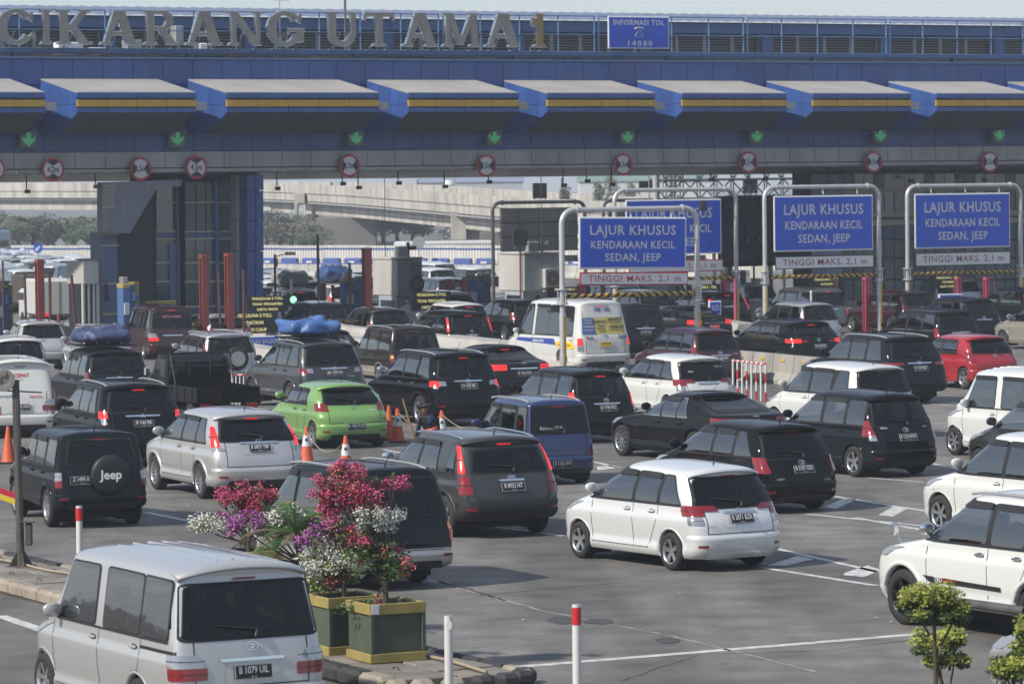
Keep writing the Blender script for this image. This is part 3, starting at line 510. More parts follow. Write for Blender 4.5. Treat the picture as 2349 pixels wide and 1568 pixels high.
def vehicle(tk, col, loc, psi, label, cat='car', name='parked_car', plate='B 1234 XX', rim='five', lit=0, trim=None, roofm=None, group='cars queuing at the toll gate', detail=2, plm=None, marks=(), noglass=False, emb=1, chrome=None, visor=1):
    """psi: heading, radians left of +Y. Local axes: x forward from the rear bumper, y left, z up."""
    T = TY[tk]; sh = cached(('sh', tk), lambda: Shell(T)); trim = trim or BLACKP; W, L, H = T['W'], T['L'], T['H']
    root = empty(name, loc, math.pi / 2 + psi); tag(root, label, cat, group)
    def part(nm, key, fn, mats, parent=root, M=None, slot=None):
        me = cached((tk,) + key, lambda: fn().mesh(nm, mats)); o = link(nm, me, parent, M)
        if slot:
            for i, m in slot.items(): o.material_slots[i].link = 'OBJECT'; o.material_slots[i].material = m
        return o
    bm_ = cached((tk, 'body'), lambda: body_mesh(tk)); b = link('body', bm_, root)
    for i, m in ((0, col), (1, trim)): b.material_slots[i].link = 'OBJECT'; b.material_slots[i].material = m
    def under(): 
        mb = MB(); z1 = T['z0'] + .06; mb.box((L * .5, 0, (z1 + .16) / 2 + .02), (L - .5, W - .62, z1 - .16)); 
        return mb.box((.75, .0, .24), (.5, W * .55, .14))
    part('chassis', ('under',), under, [DARK])
    rwx, fwx = T['L'] - T['fo'] - T['wb'], T['L'] - T['fo']
    for nm, cx in (('rear', rwx), ('front', fwx)):
        for sg in (1, -1):
            part('wheel_arch', ('arch', nm, sg), lambda: arch_mesh(tk, cx, sg), [None, DARK], slot={0: trim if T.get('clad') else col, 1: DARK})
            tm, rm = cached(('wheel', T['r'], rim), lambda: wheel_meshes(T['r'], .2, rim))
            M = Matrix.Translation((cx, sg * (W / 2 - .115), T['r'])) @ Matrix.Rotation(0 if sg > 0 else math.pi, 4, 'Z')
            w = link('wheel', tm, root, M); link('rim', rm, w)
    # glass
    zt = T['zre'] - .035; zb = T['belt'] + .02
    if not noglass:
        sides = (1, -1) if detail > 1 else (1,)
        for k, (a, b_, c, d) in enumerate(T['win']):
            for sg in sides:
                q = [(a, zb), (b_, zb), (c, zt), (d, zt)]
                fr = part('window', ('win', k, sg), lambda: ringpatch(MB(), Sd(sh, sg, .007), grow(q, .025, .02), grow(q, -.05, -.045)), [CHROME if T.get('winchrome') else SEAM])
                part('pane', ('pane', k, sg), lambda: patch(MB(), Sd(sh, sg, .011), q, 8, 5, .16), [GLASS], fr)
                if visor and k >= len(T['win']) - 2 and detail > 1 and sg > 0:
                    part('window_visor', ('vis', k), lambda: patch(MB(), Sd(sh, 1, .03), [(a + (d - a) * .82, zt - .07), (b_ + (c - b_) * .82, zt - .07), (c + .02, zt + .025), (d - .01, zt + .025)], 8, 2, .3, thick=.02), [BLACKP])
        if T.get('rg'):
            z0, z1, h0, h1 = T['rg']
            fr = part('rear_window', ('rg',), lambda: ringpatch(MB(), En(sh, .006), grow([(-h0, z0), (h0, z0), (h1, z1), (-h1, z1)], .05, .03), grow([(-h0, z0), (h0, z0), (h1, z1), (-h1, z1)], -.055, -.05), 18, 6), [SEAM])
            part('pane', ('rgp',), lambda: patch(MB(), En(sh, .010), [(-h0, z0), (h0, z0), (h1, z1), (-h1, z1)], 14, 6, .16), [GLASSR], fr)
            def wiper():
                mb = MB(); p = [sh.end(a, z, 'r', .035) for a, z in ((-.05, z0 - .01), (-.08, z0 + .07), (.38, z0 + .13))]; mb.tube(p[:2], .022, 6); mb.tube(p[1:], [.018, .009], 6); return mb
            if not T.get('trunk') and T['xa'] < 1 and not T.get('spare'): part('wiper', ('wip',), wiper, [BLACKP])
        part('windscreen', ('ws',), lambda: patch(MB(), En(sh, .008, 'f'), [(-W * .42, T['cow'] + .06), (W * .42, T['cow'] + .06), (W * .36, zt), (-W * .36, zt)], 12, 6, .1), [GLASSW])
    cabin(tk, T, sh, root, part, detail)
    # door gaps, handles
    def seams():
        mb = MB(); zl = T['z0'] + .12
        for i, x in enumerate(T['seams']):
            pts = [(x - (.0 if i else .0), zt)] if 0 else []
            for sg in (1, -1):
                P = []; Q = []
                for k in range(9):
                    z = zl + (T['belt'] - zl) * k / 8; dx = 0
                    if i == 0: dx = max(0, .28 * (1 - (z - zl) / .45)) if abs(x - rwx) < .75 else 0
                    xx = x + dx; P.append(sh.side(xx, z, sg, .003)); Q.append(sh.side(xx + .011, z, sg, .003))
                mb.add(P + Q, [(k, k + 1, 10 + k, 9 + k) for k in range(8)], 0)
        for sg in (1, -1):
            P = [sh.side(x, T['z0'] + .11, sg, .003) for x in np.linspace(T['seams'][0] + .25, T['seams'][-1], 12)]
            mb.add(P + [p + Vector((0, 0, .01)) for p in P], [(k, k + 1, 13 + k, 12 + k) for k in range(11)], 0)
        return mb
    part('door_gaps', ('seam',), seams, [SEAM])
    def belt_():
        mb = MB()
        for sg in (1, -1):
            xs = np.linspace(T['win'][0][0] - .02, T['win'][-1][1] + .03, 16); P = [sh.side(x, zb - .035, sg, .012) for x in xs] + [sh.side(x, zb - .012, sg, .012) for x in xs]; mb.add(P, [(k, k + 1, 17 + k, 16 + k) for k in range(15)], 0, True)
        return mb
    if not noglass: part('belt_moulding', ('belt',), belt_, [BLACKP])
    if 0: part('fuel_flap', ('fuel',), lambda: ringpatch(MB(), Sd(sh, 1, .004), [(rwx - .1, .82), (rwx + .09, .82), (rwx + .09, .98), (rwx - .1, .98)], [(rwx - .092, .828), (rwx + .082, .828), (rwx + .082, .972), (rwx - .092, .972)], 5, 3, .25), [SEAM])
    zh = T['belt'] - .12
    for i, x in enumerate(T['seams'][:2]):
        def hand(): 
            mb = MB(); p = sh.side(x + .17, zh, 1, .022); mb.bbox(p, (.17, .03, .032), .01); mb.add([sh.side(x + .17 + .09 * math.cos(t), zh + .03 * math.sin(t), 1, .004) for t in np.linspace(0, 6.28, 12, endpoint=False)], [tuple(range(12))], 1); return mb
        part('door_handle', ('hand', i), hand, [None, None], slot={0: chrome or col, 1: SEAM})
    def mirror():
        mb = MB(); x = T['win'][-1][1] - .12; p = sh.side(x, T['belt'] + .08, 1, .12)
        V = []; 
        for j in range(7):
            f = -math.pi / 2 + math.pi * j / 6
            for i in range(12): t = 2 * math.pi * i / 12; V.append(p + Vector((.075 * math.cos(f) * abs(math.cos(t)) ** .6 * (1 if math.cos(t) > 0 else -1) * (1 if math.cos(t) > 0 else .5), .12 * math.sin(f), .085 * math.cos(f) * abs(math.sin(t)) ** .6 * (1 if math.sin(t) > 0 else -1))))
        mb.add(V, [(j * 12 + i, j * 12 + (i + 1) % 12, (j + 1) * 12 + (i + 1) % 12, (j + 1) * 12 + i) for j in range(6) for i in range(12)], 0, True)
        mb.tube([sh.side(x, T['belt'] + .03, 1, -.02), p + Vector((0, -.03, -.05))], .025, 6, 1); return mb
    if detail > 0:
        part('mirror', ('mir', 1), mirror, [None, BLACKP], slot={0: chrome or col, 1: BLACKP})
        def mir2(): 
            mb = mirror(); mb.v = [(x, -y, z) for x, y, z in mb.v]; mb.f = [f[::-1] for f in mb.f]; return mb
        part('mirror', ('mir', -1), mir2, [None, BLACKP], slot={0: chrome or col, 1: BLACKP})
    # lamps
    cols = {'r': RED, 'c': CLEAR, 'o': mat('amber_lens', (.6, .2, .02), .2, coat=1.), 'l': REDL}
    for sg in (1, -1):
        for k, (c, a0, a1, a2, a3, z0, z1) in enumerate(T['lights']):
            m = REDL if (c == 'r' and lit and (k == 0 or lit > 1)) else cols[c]
            o = part('tail_light', ('tl', k, sg), lambda: patch(MB(), En(sh, .014), [(sg * a0, z0), (sg * a1, z0), (sg * a2, z1), (sg * a3, z1)], 7, 3, .12, thick=.03), [None], slot={0: m})
            part('lamp_surround', ('tls', k, sg), lambda: ringpatch(MB(), En(sh, .0455), *[[(sg * x, z) for x, z in grow([(a0, z0), (a1, z0), (a2, z1), (a3, z1)], d_)] for d_ in (.006, -.010)], 7, 3, .12), [SEAM], o) if 0 else None
            if detail > 0 and z1 - z0 > .1: part('lamp_division', ('tld', k, sg), lambda: patch(MB(), En(sh, .017), [(sg * a0, z0 + (z1 - z0) * .48), (sg * a1, z0 + (z1 - z0) * .48), (sg * a1, z0 + (z1 - z0) * .53), (sg * a0, z0 + (z1 - z0) * .53)], 5, 2, .1), [SEAM], o)
            if k == 0: o['label'] = 'left tail light' if sg > 0 else 'right tail light'
        hz = T['cow'] - .3
        part('headlight', ('hl', sg), lambda: patch(MB(), En(sh, .01, 'f'), [(sg * W * .28, hz), (sg * W * .62, hz + .03), (sg * W * .66, hz + .17), (sg * W * .32, hz + .11)], 7, 3, .2, thick=.02), [CLEAR])
    zb3 = T['zre'] - .0
    if detail > 0 and not T.get('trunk'):
        part('brake_light', ('bl',), lambda: patch(MB(), En(sh, .02), [(-.13, zb3 - .035), (.13, zb3 - .035), (.13, zb3 - .012), (-.13, zb3 - .012)], 4, 2, .2), [None], slot={0: REDL if lit else RED})
        def spoiler():
            mb = MB(); n = 12; w = sh.at(T['zre'])[2] * .97; top = []; bot = []; fr_ = []
            for i in range(n + 1):
                y = w * (2 * i / n - 1); e = abs(y) / w; bx = .0 + .08 * e ** 3; xr = T['fr'] if 0 else sh.end(min(abs(y), w), T['zre'] - .01, 'r').x
                zr = T['zre'] + (T['H'] - T['zre']) * math.sqrt(max(0, 1 - (e * .94) ** 2)) - .012
                top.append((xr - .10 + bx * .5, y, zr - .03)); bot.append((xr - .085 + bx * .5, y, zr - .065)); fr_.append((xr + .16, y, zr + .006)); 
            V = [sh.wp(p) for p in fr_ + top + bot + [(x + .14, y, z - .02) for x, y, z in bot]]; m = n + 1
            mb.add(V, [(k * m + i, k * m + i + 1, (k + 1) * m + i + 1, (k + 1) * m + i) for k in range(3) for i in range(n)], 0, True)
            for i in (0, n): mb.add([V[i], V[m + i], V[2 * m + i], V[3 * m + i]], [(0, 1, 2, 3)], 0)
            return mb
        if not T.get('spare') and tk not in ('karimun', 'kijang', 'panther', 'hiace'): part('spoiler', ('sp',), spoiler, [None], slot={0: roofm or col})
    # bumper: a proud wrap round corner
    bz0, bz1 = T['z0'] + .02, (.62 if T.get('suv') else .56)
    def bumper():
        mb = MB(); aw = W * .5 + .12; f = lambda a, z, d=0.: sh.end(a, z, 'r', (.03 if abs(z - bz0) > .02 and abs(z - bz1) > .005 else .012) + d)
        patch(mb, f, [(-aw, bz0), (aw, bz0), (aw, bz1), (-aw, bz1)], 22, 5, .03, thick=.05); return mb
    if not noglass and len(T['win']) > 1:
        for k in range(len(T['win']) - 1):
            p0, p1 = T['win'][k], T['win'][k + 1]
            if p1[0] - p0[1] < .16 and tk not in ('luxio', 'van', 'kijang'):
                for sg in (1, -1): part('pillar_trim', ('ptrim', k, sg), lambda: patch(MB(), Sd(sh, sg, .009), [(p0[1] - .01, zb - .01), (p1[0] + .01, zb - .01), (p1[3] + .01, zt + .01), (p0[2] - .01, zt + .01)], 3, 6, .05), [SEAM])
    bo = part('bumper', ('bump',), bumper, [None], slot={0: trim if T.get('clad') else col})
    def lowtrim(): return patch(MB(), En(sh, .036), [(-W * .38, bz0 + .0), (W * .38, bz0 + .0), (W * .34, bz0 + .11), (-W * .34, bz0 + .11)], 12, 3, .2)
    part('bumper_insert', ('lt',), lowtrim, [None], bo, slot={0: BLACKP if T.get('lowtrim', 1) else col})
    if detail > 1:
        for sg in (1, -1): part('reflector', ('rf', sg), lambda: patch(MB(), En(sh, .04), [(sg * W * .36, bz0 + .16), (sg * W * .45, bz0 + .16), (sg * W * .45, bz0 + .2), (sg * W * .36, bz0 + .2)], 3, 2, .2), [RED], bo)
    def tail():                                                       # tailgate gap
        mb = MB(); hwz = W * .36
        for z in (bz1 + .015,):
            P = [sh.end(a, z, 'r', .004) for a in np.linspace(-hwz, hwz, 12)]; Q = [sh.end(a, z + .012, 'r', .004) for a in np.linspace(-hwz, hwz, 12)]
            mb.add(P + Q, [(k, k + 1, 13 + k, 12 + k) for k in range(11)], 0)
        zz = (T['rg'][0] if T.get('rg') else 1.9)
        for sg in (1, -1):
            P = [sh.end(sg * hwz, z, 'r', .004) for z in np.linspace(bz1 + .015, zz, 8)]; Q = [sh.end(sg * (hwz + .012), z, 'r', .004) for z in np.linspace(bz1 + .015, zz, 8)]
            mb.add(P + Q, [(k, k + 1, 9 + k, 8 + k) for k in range(7)], 0)
        return mb
    part('tailgate_gap', ('tg',), tail, [SEAM])
    pz, py = T['plate']; pp = sh.end(py, pz, 'r', .03 if pz > bz1 else .05); pn = (sh.end(py, pz + .06, 'r') - sh.end(py, pz - .06, 'r')).normalized()
    PM = frame(pp, (0, -1, 0), pn)
    if plate:
        pl = link('license_plate', cached(('plate',), lambda: MB().bbox((0, 0, 0), (.43, .15, .012), .004).mesh('license_plate', [None])), root, PM); pl.material_slots[0].link = 'OBJECT'; pl.material_slots[0].material = plm or PLATE
        tmm = PLW if plm is not PLY else BLACKP
        text(plate, .105, tmm, pl, Matrix.Translation((0, .016, .0075)), off=.0015, sx=.72)
        if detail > 1:
            text('06 22', .03, tmm, pl, Matrix.Translation((0, -.055, .0075)))
            link('plate_border', cached(('plb',), lambda: MB().box((0, .071, 0), (.42, .003, .014)).box((0, -.071, 0), (.42, .003, .014)).box((.212, 0, 0), (.003, .14, .014)).box((-.212, 0, 0), (.003, .14, .014)).mesh('plate_border', [PLW])), pl)
        part('plate_recess', ('prs',), lambda: patch(MB(), En(sh, .006), [(py - .33, pz - .11), (py + .33, pz - .11), (py + .29, pz + .11), (py - .29, pz + .11)], 8, 3, .2), [None], slot={0: col})
    if T.get('emb') and emb:
        ez = (T['rg'][0] - .1 if T.get('rg') and not T.get('trunk') else (1.14 if tk == 'hiace' else .97)); ez = max(ez, pz + .12)
        ep = sh.end(0, ez, 'r', .012); link('emblem', cached(('emb', T['emb']), lambda: emblem(T['emb'])), root, frame(ep, (0, -1, 0), sh.end(0, ez + .05) - sh.end(0, ez - .05)))
    cb = T.get('chromebar') or ((T['chrome'], W * .2) if T.get('chrome') else None)
    if cb: part('chrome_strip', ('cb',), lambda: patch(MB(), En(sh, .022), [(-cb[1], cb[0] - .012), (cb[1], cb[0] - .012), (cb[1] + .02, cb[0] + .022), (-cb[1] - .02, cb[0] + .022)], 8, 2, .3, thick=.02), [CHROME])
    if T.get('rails'):
        for sg in (1, -1):
            def rail():
                mb = MB(); x0, x1 = T['xa'] + .15, L - T['ws'] - .1; y = (W / 2 - T['tum']) * .86; P = []
                for i in range(9):
                    t = i / 8; x = x0 + (x1 - x0) * t; z = T['zre'] + (H - T['zre']) * .52 + .035 * min(1, 6 * t, 6 * (1 - t)); P.append(sh.wp((x, sg * y, z)))
                mb.tube(P, .02, 6); return mb
            part('roof_rail', ('rail', sg), rail, [None], slot={0: CHROME if T['rails'] == 2 else METAL})
    if T.get('ribs'):
        for k in range(7):
            def rib():
                mb = MB(); y = -.54 + k * .18; P = []
                for i in range(7):
                    x = .5 + 2.3 * i / 6; e = y / (W / 2 - T['tum']); P.append((x, y, T['zre'] + (H - T['zre']) * math.sqrt(max(0, 1 - e * e)) - .0125)); P[-1] = sh.wp(P[-1])
                mb.tube(P, .016, 6); return mb
            part('roof_rib', ('rib', k), rib, [None], slot={0: col})
    elif detail > 1:
        part('antenna', ('ant',), lambda: MB().tube([(T['xa'] + .35, 0, H - .08), (T['xa'] + .28, 0, H + .03), (T['xa'] + .05, 0, H + .2)], [.02, .006, .003], 5), [BLACKP])
    if T.get('spare') is not None:
        def spare():
            mb = MB(); c = sh.end(-.12, .93, 'r', .0); n = 28; prof = [(.33, 0), (.345, -.06), (.34, -.17), (.31, -.2), (.18, -.21), (0.001, -.21)]
            V = [(c.x + dx, c.y + q * math.cos(2 * math.pi * i / n), c.z + q * math.sin(2 * math.pi * i / n)) for q, dx in prof for i in range(n)]
            mb.add(V, [(k * n + i, k * n + (i + 1) % n, (k + 1) * n + (i + 1) % n, (k + 1) * n + i) for k in range(len(prof) - 1) for i in range(n)], 0, True); return mb
        so = part('spare_wheel_cover', ('spare',), spare, [BLACKP]); c = sh.end(-.12, .93, 'r', .0)
        if T['spare']: text(T['spare'], .22, WHITE, so, frame((c.x - .215, c.y, c.z + .0), (0, -1, 0), (0, 0, 1)), off=.006)
        else: link('wheel_disc', cached((tk, 'sdisc'), lambda: MB().prism(ring_pts(0, 0, .22, .22, 24), 0, .01).mesh('wheel_disc', [METAL])), so, frame((c.x - .212, c.y, c.z), (0, -1, 0), (0, 0, 1)))
    for (kind, a, z, s_, body, m, al) in marks:                       # writing printed on the body
        if kind == 'r': p = sh.end(a, z, 'r', .013); M = frame(p, sh.end(a - .05, z) - sh.end(a + .05, z), sh.end(a, z + .05) - sh.end(a, z - .05))
        else: p = sh.side(a, z, 1, .008); M = frame(p, sh.side(a - .1, z, 1) - sh.side(a + .1, z, 1), sh.side(a, z + .05, 1) - sh.side(a, z - .05, 1))
        text(body, s_, m, root, M, off=s_ * .02, align=al, name='marking')
    return root
def place(tk, u, v, psi, zf=.985, dx=0., side=0.):
    """ground point of the rear bumper centre for a vehicle whose rear roof edge is seen at (u, v)"""
    T = TY[tk]; z = cached(('sh', tk), lambda: Shell(T)).wp((T['xa'], 0, T['H'] * zf)).z; P = G(u, v, z); p = R(psi); h = Vector((-math.sin(p), math.cos(p), 0)); P = P - h * (T['xa'] + dx); return Vector((P.x, P.y, 0))
# ---------------------------------------------------------------- ground, markings, haze
def asphalt(name, c0, c1):
    m = mat(name, c0, .82); n = m.node_tree.nodes; l = m.node_tree.links; b = n['Principled BSDF']
    tc = n.new('ShaderNodeTexCoord'); mp = n.new('ShaderNodeMapping'); mp.inputs['Rotation'].default_value = (0, 0, R(-29)); mp.inputs['Scale'].default_value = (1, .13, 1)
    l.new(tc.outputs['Object'], mp.inputs[0])
    a = n.new('ShaderNodeTexNoise'); a.inputs['Scale'].default_value = .55; a.inputs['Detail'].default_value = 5; l.new(mp.outputs[0], a.inputs['Vector'])
    f = n.new('ShaderNodeTexNoise'); f.inputs['Scale'].default_value = 34; f.inputs['Detail'].default_value = 6; f.inputs['Roughness'].default_value = .75; l.new(tc.outputs['Object'], f.inputs['Vector'])
    g = n.new('ShaderNodeTexNoise'); g.inputs['Scale'].default_value = 1.3; g.inputs['Detail'].default_value = 9; l.new(tc.outputs['Object'], g.inputs['Vector'])
    r = n.new('ShaderNodeValToRGB'); e = r.color_ramp.elements; e[0].position = .36; e[1].position = .66; e[0].color = (*c0, 1); e[1].color = (*c1, 1); l.new(a.outputs[0], r.inputs[0])
    m1 = n.new('ShaderNodeMix'); m1.data_type = 'RGBA'; m1.blend_type = 'OVERLAY'; m1.inputs['Factor'].default_value = .9; l.new(r.outputs[0], m1.inputs['A']); l.new(f.outputs['Fac'], m1.inputs['B'])
    m2 = n.new('ShaderNodeMix'); m2.data_type = 'RGBA'; m2.blend_type = 'OVERLAY'; m2.inputs['Factor'].default_value = .75; l.new(m1.outputs['Result'], m2.inputs['A']); l.new(g.outputs['Fac'], m2.inputs['B'])
    st = n.new('ShaderNodeTexNoise'); st.inputs['Scale'].default_value = 2.6; st.inputs['Detail'].default_value = 3; l.new(tc.outputs['Object'], st.inputs['Vector'])
    sr = n.new('ShaderNodeMapRange'); sr.inputs[1].default_value = .62; sr.inputs[2].default_value = .70; sr.inputs[3].default_value = 0; sr.inputs[4].default_value = .5; l.new(st.outputs[0], sr.inputs[0])
    m3 = n.new('ShaderNodeMix'); m3.data_type = 'RGBA'; m3.inputs['B'].default_value = (.05, .048, .046, 1); l.new(sr.outputs[0], m3.inputs['Factor']); l.new(m2.outputs['Result'], m3.inputs['A']); l.new(m3.outputs['Result'], b.inputs['Base Color'])
    bu = n.new('ShaderNodeBump'); bu.inputs['Strength'].default_value = .35; bu.inputs['Distance'].default_value = .008; l.new(f.outputs['Fac'], bu.inputs['Height']); l.new(bu.outputs[0], b.inputs['Normal'])
    return m
ASPH = asphalt('asphalt', (.09, .087, .083), (.175, .169, .160))
struct(MB().add([(-900, -40, 0), (1100, -40, 0), (1100, 4500, 0), (-900, 4500, 0)], [(0, 1, 2, 3)]).obj('road', ASPH))
WP = mat('road_paint', (.46, .465, .46), .75, var=.4, vscale=5.)
def quadG(mb, pts, z=.004):
    mb.add([G(u, v, z) for u, v in pts], [tuple(range(len(pts)))])
def lineG(mb, p, q, w, z=.004, n=1):
    a, b = G(*p, z), G(*q, z); d = (b - a).normalized(); s = Vector((-d.y, d.x, 0)) * w / 2; mb.add([a - s, b - s, b + s, a + s], [(0, 1, 2, 3)])
mk_ = []
def mark(p, q, w=.15):
    mb = MB(); lineG(mb, p, q, w); mk_.append(struct(mb.obj('lane_line', WP)))
mark((1188, 1528), (2120, 1452), .2); mark((335, 1174), (470, 1201), .15); mark((0, 1411), (100, 1445), .2); mark((1780, 1257), (2015, 1311), .13); mark((1745, 1300), (2010, 1342), .13)
mark((1905, 1136), (2130, 1172), .13); mark((1850, 1178), (2120, 1205), .13); mark((1960, 1186), (2135, 1218), .13); mark((2080, 1050), (2210, 1078), .12); mark((1990, 1095), (2120, 1105), .12)
mark((1360, 1058), (1420, 1072), .12); mark((1120, 1205), (1290, 1228), .13); mark((985, 1330), (1030, 1337), .1); mark((560, 1110), (700, 1160), .12); mark((1990, 915), (2190, 930), .1); mark((620, 1020), (640, 1026), .12); mark((880, 1030), (930, 1040), .12); mark((2070, 940), (2120, 985), .1)
def bar_(pts): mb = MB(); quadG(mb, pts); struct(mb.obj('hatch_mark', WP))
bar_([(1760, 1296), (1830, 1274), (1866, 1281), (1805, 1296)]); bar_([(1938, 1312), (1990, 1296), (2022, 1306), (1982, 1322), (1935, 1318)])
bar_([(1890, 1162), (1935, 1142), (1965, 1144), (1918, 1166)]); bar_([(2015, 1180), (2050, 1160), (2085, 1164), (2048, 1184)]); bar_([(1368, 1070), (1398, 1066), (1420, 1072), (1372, 1078)])
TAR = mat('tar_seam', (.03, .03, .032), .7, var=.3); DIRT = mat('patched_asphalt', (.055, .054, .055), .85, var=.3, vscale=8)
def crack(pts, w=.03, m=TAR, nm='road_joint'):
    P = []; r2 = random.Random(len(pts) * 31 + int(pts[0][0]))
    for (a, b), (c, d) in zip(pts, pts[1:]):
        for i in range(8): t = i / 8; p = G(a + (c - a) * t, b + (d - b) * t, .004); P.append(p + Vector((r2.uniform(-.03, .03), r2.uniform(-.03, .03), 0)))
    P.append(G(*pts[-1], .004)); V = []
    for i, p in enumerate(P):
        d = (P[min(i + 1, len(P) - 1)] - P[max(i - 1, 0)]).normalized(); s = Vector((-d.y, d.x, 0)) * w * r2.uniform(.3, .8); V += [p - s, p + s]
    struct(MB().add(V, [(2 * i, 2 * i + 1, 2 * i + 3, 2 * i + 2) for i in range(len(P) - 1)]).obj(nm, m))
crack([(1000, 1332), (1110, 1362), (1240, 1398), (1400, 1430), (1560, 1462), (1720, 1500), (1900, 1548)], .05, mat('joint_filler', (.25, .23, .2), .8, var=.3))
crack([(1000, 1330), (1080, 1352), (1160, 1376)], .045); crack([(1100, 1365), (1260, 1349), (1500, 1330)], .02); crack([(1430, 1560), (1600, 1500), (1900, 1490), (2300, 1440)], .015); crack([(350, 1105), (520, 1150)], .02)
def blotch(u, v, ru, rv, m=DIRT, nm='road_patch', seed=0):
    r2 = random.Random(seed + int(u)); quad = [(u + ru * math.cos(t) * r2.uniform(.7, 1.1), v + rv * math.sin(t) * r2.uniform(.7, 1.1)) for t in [2 * math.pi * i / 14 for i in range(14)]]
    mb = MB(); quadG(mb, quad, .006); struct(mb.obj(nm, m))
for a in ((1292, 1421, 40, 9), (1372, 1424, 36, 6), (1531, 1467, 30, 8), (1480, 1180, 14, 3), (640, 1140, 16, 3)): blotch(*a)
LIT_ = mat('litter', (.42, .41, .39), .8)
for i, (u, v, s_) in enumerate(((1700, 1230, 3), (1620, 1226, 2.5), (980, 1209, 8), (2010, 1415, 3), (2045, 1425, 3), (1340, 1180, 2.5), (430, 1160, 3), (1200, 1420, 2.5), (1560, 1360, 2), (1850, 1240, 3))):
    o = MB().bbox(G(u, v, .01), (.02 + s_ * .01, .035, .012), .004).obj('litter', LIT_); tag(o, ['crumpled white paper scrap on the asphalt behind the front white people carrier', 'small pale scrap near its rear wheel shadow', 'flattened pale wrapper between the silver crossover and the flower boxes', 'tiny white scrap beside the nearest white off-roader wheel', 'second tiny scrap under the nearest white off-roader', 'pale scrap by the black crossover with red lights', 'white speck of litter beside the boxy teal off-roader', 'pale scrap on open asphalt left of the red topped post', 'tiny pale scrap right of the long road joint', 'white scrap on the hatched road marking'][i], 'litter')
HZ = bpy.data.materials.new('haze_air'); HZ.use_nodes = True; hn = HZ.node_tree.nodes; hn.clear()
ho = hn.new('ShaderNodeOutputMaterial'); hv = hn.new('ShaderNodeVolumePrincipled'); hv.inputs['Density'].default_value = .0005; hv.inputs['Color'].default_value = (.80, .88, 1, 1); hv.inputs['Anisotropy'].default_value = .1
HZ.node_tree.links.new(hv.outputs[0], ho.inputs['Volume'])
stuff(MB().box((100, 1330, 8), (2600, 2760, 18)).obj('haze', HZ))
# ---------------------------------------------------------------- toll gate
TO = Vector((4.57, 154, 0)); TE = Vector((math.cos(R(29.2)), math.sin(R(29.2)), 0)); TN = Vector((-TE.y, TE.x, 0))     # origin, along the gate, onward with the traffic
TROT = R(29.2)
def TP(t, d, z): return TO + TE * t - TN * d + Vector((0, 0, z))           # d = metres towards the camera
TM = Matrix((TE, TN, Vector((0, 0, 1)))).transposed().to_4x4(); TM.translation = TO      # local x along, y away, z up
def t_at(u, d=0.):
    o = TO - TN * d; q = (u - U0) / F_PX; return (q * o.y - o.x) / (TE.x - q * TE.y)
def tz(u, v, d=0.):
    """height of the point seen at (u, v) in the plane d metres before the gate line; returns (t, z)"""
    n = -TN; o = TO - TN * d; r = ray(u, v); k = (o - CAM).dot(n) / r.dot(n); P = CAM + r * k; return (P - o).dot(TE), P.z
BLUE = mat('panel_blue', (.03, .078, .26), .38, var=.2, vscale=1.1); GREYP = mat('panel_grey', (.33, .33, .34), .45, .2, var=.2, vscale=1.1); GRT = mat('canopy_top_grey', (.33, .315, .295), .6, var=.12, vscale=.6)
YEL = mat('edge_yellow', (.55, .33, .03), .45, var=.1); STEELB = mat('steel_blue', (.06, .13, .3), .5, var=.15); DKB = mat('void_dark', (.01, .013, .02), .8); SOFF = mat('soffit_strip', (.30, .28, .27), .35, .5, var=.12)
roof = empty('toll_gate_roof', TO, TROT); tag(roof, 'long blue toll gate roof with grey tilted canopies spanning all lanes', 'toll roof')
T0, T1 = -44., 42.; PWD = 1.19
SEAM0 = t_at(1160)                                                         # a panel joint to start from
ts = [SEAM0 + PWD * k for k in range(int((T0 - SEAM0) / PWD), int((T1 - SEAM0) / PWD))]
def pl(nm, m, x, y, z, dx, dy, dz, key=None, parent=roof):
    me = cached(('pan', m.name, round(dx, 3), round(dy, 3), round(dz, 3)), lambda: MB().bbox((0, 0, 0), (dx, dy, dz), min(.012, dy / 3)).mesh(nm, [m])); return link(nm, me, parent, Matrix.Translation((x, y, z)))
roof_core = MB().box((-1, 5.1, 9.0), (86, 10, 3.2)).box((-1, 8.1, 6.95), (86, 15.6, .5)).obj('core', DKB, roof)
for t in ts:
    pl('fascia_panel', BLUE, t + PWD / 2, -.02, 10.18, PWD - .022, .06, .92)
    pl('fascia_panel', BLUE, t + PWD / 2, -.02, 9.14, PWD - .022, .06, 1.10)
    pl('fascia_panel', BLUE, t + PWD / 2, -.02, 7.75, PWD - .022, .06, .92)
    pl('band_panel', GREYP, t + PWD / 2, -.09, 6.97, PWD - .022, .06, .58)
    pl('band_strip', GREYP, t + PWD / 2 + .1, -.12, 6.585, PWD - .022, .05, .13)
pl('coping', STEELB, -1, .1, 10.68, 86, .5, .06); pl('ledge', BLUE, -1, -.06, 7.27, 86, .1, .03)
# soffit strips under the roof, dropping gently to the far side
for k in range(22):
    me = cached(('soff',), lambda: MB().bbox((0, 0, 0), (86, .62, .03), .008).mesh('soffit_strip', [SOFF])); link('soffit_strip', me, roof, Matrix.Translation((-1, .3 + k * .66, 6.50 - k * .011)) @ Matrix.Rotation(-.0165, 4, 'X'))
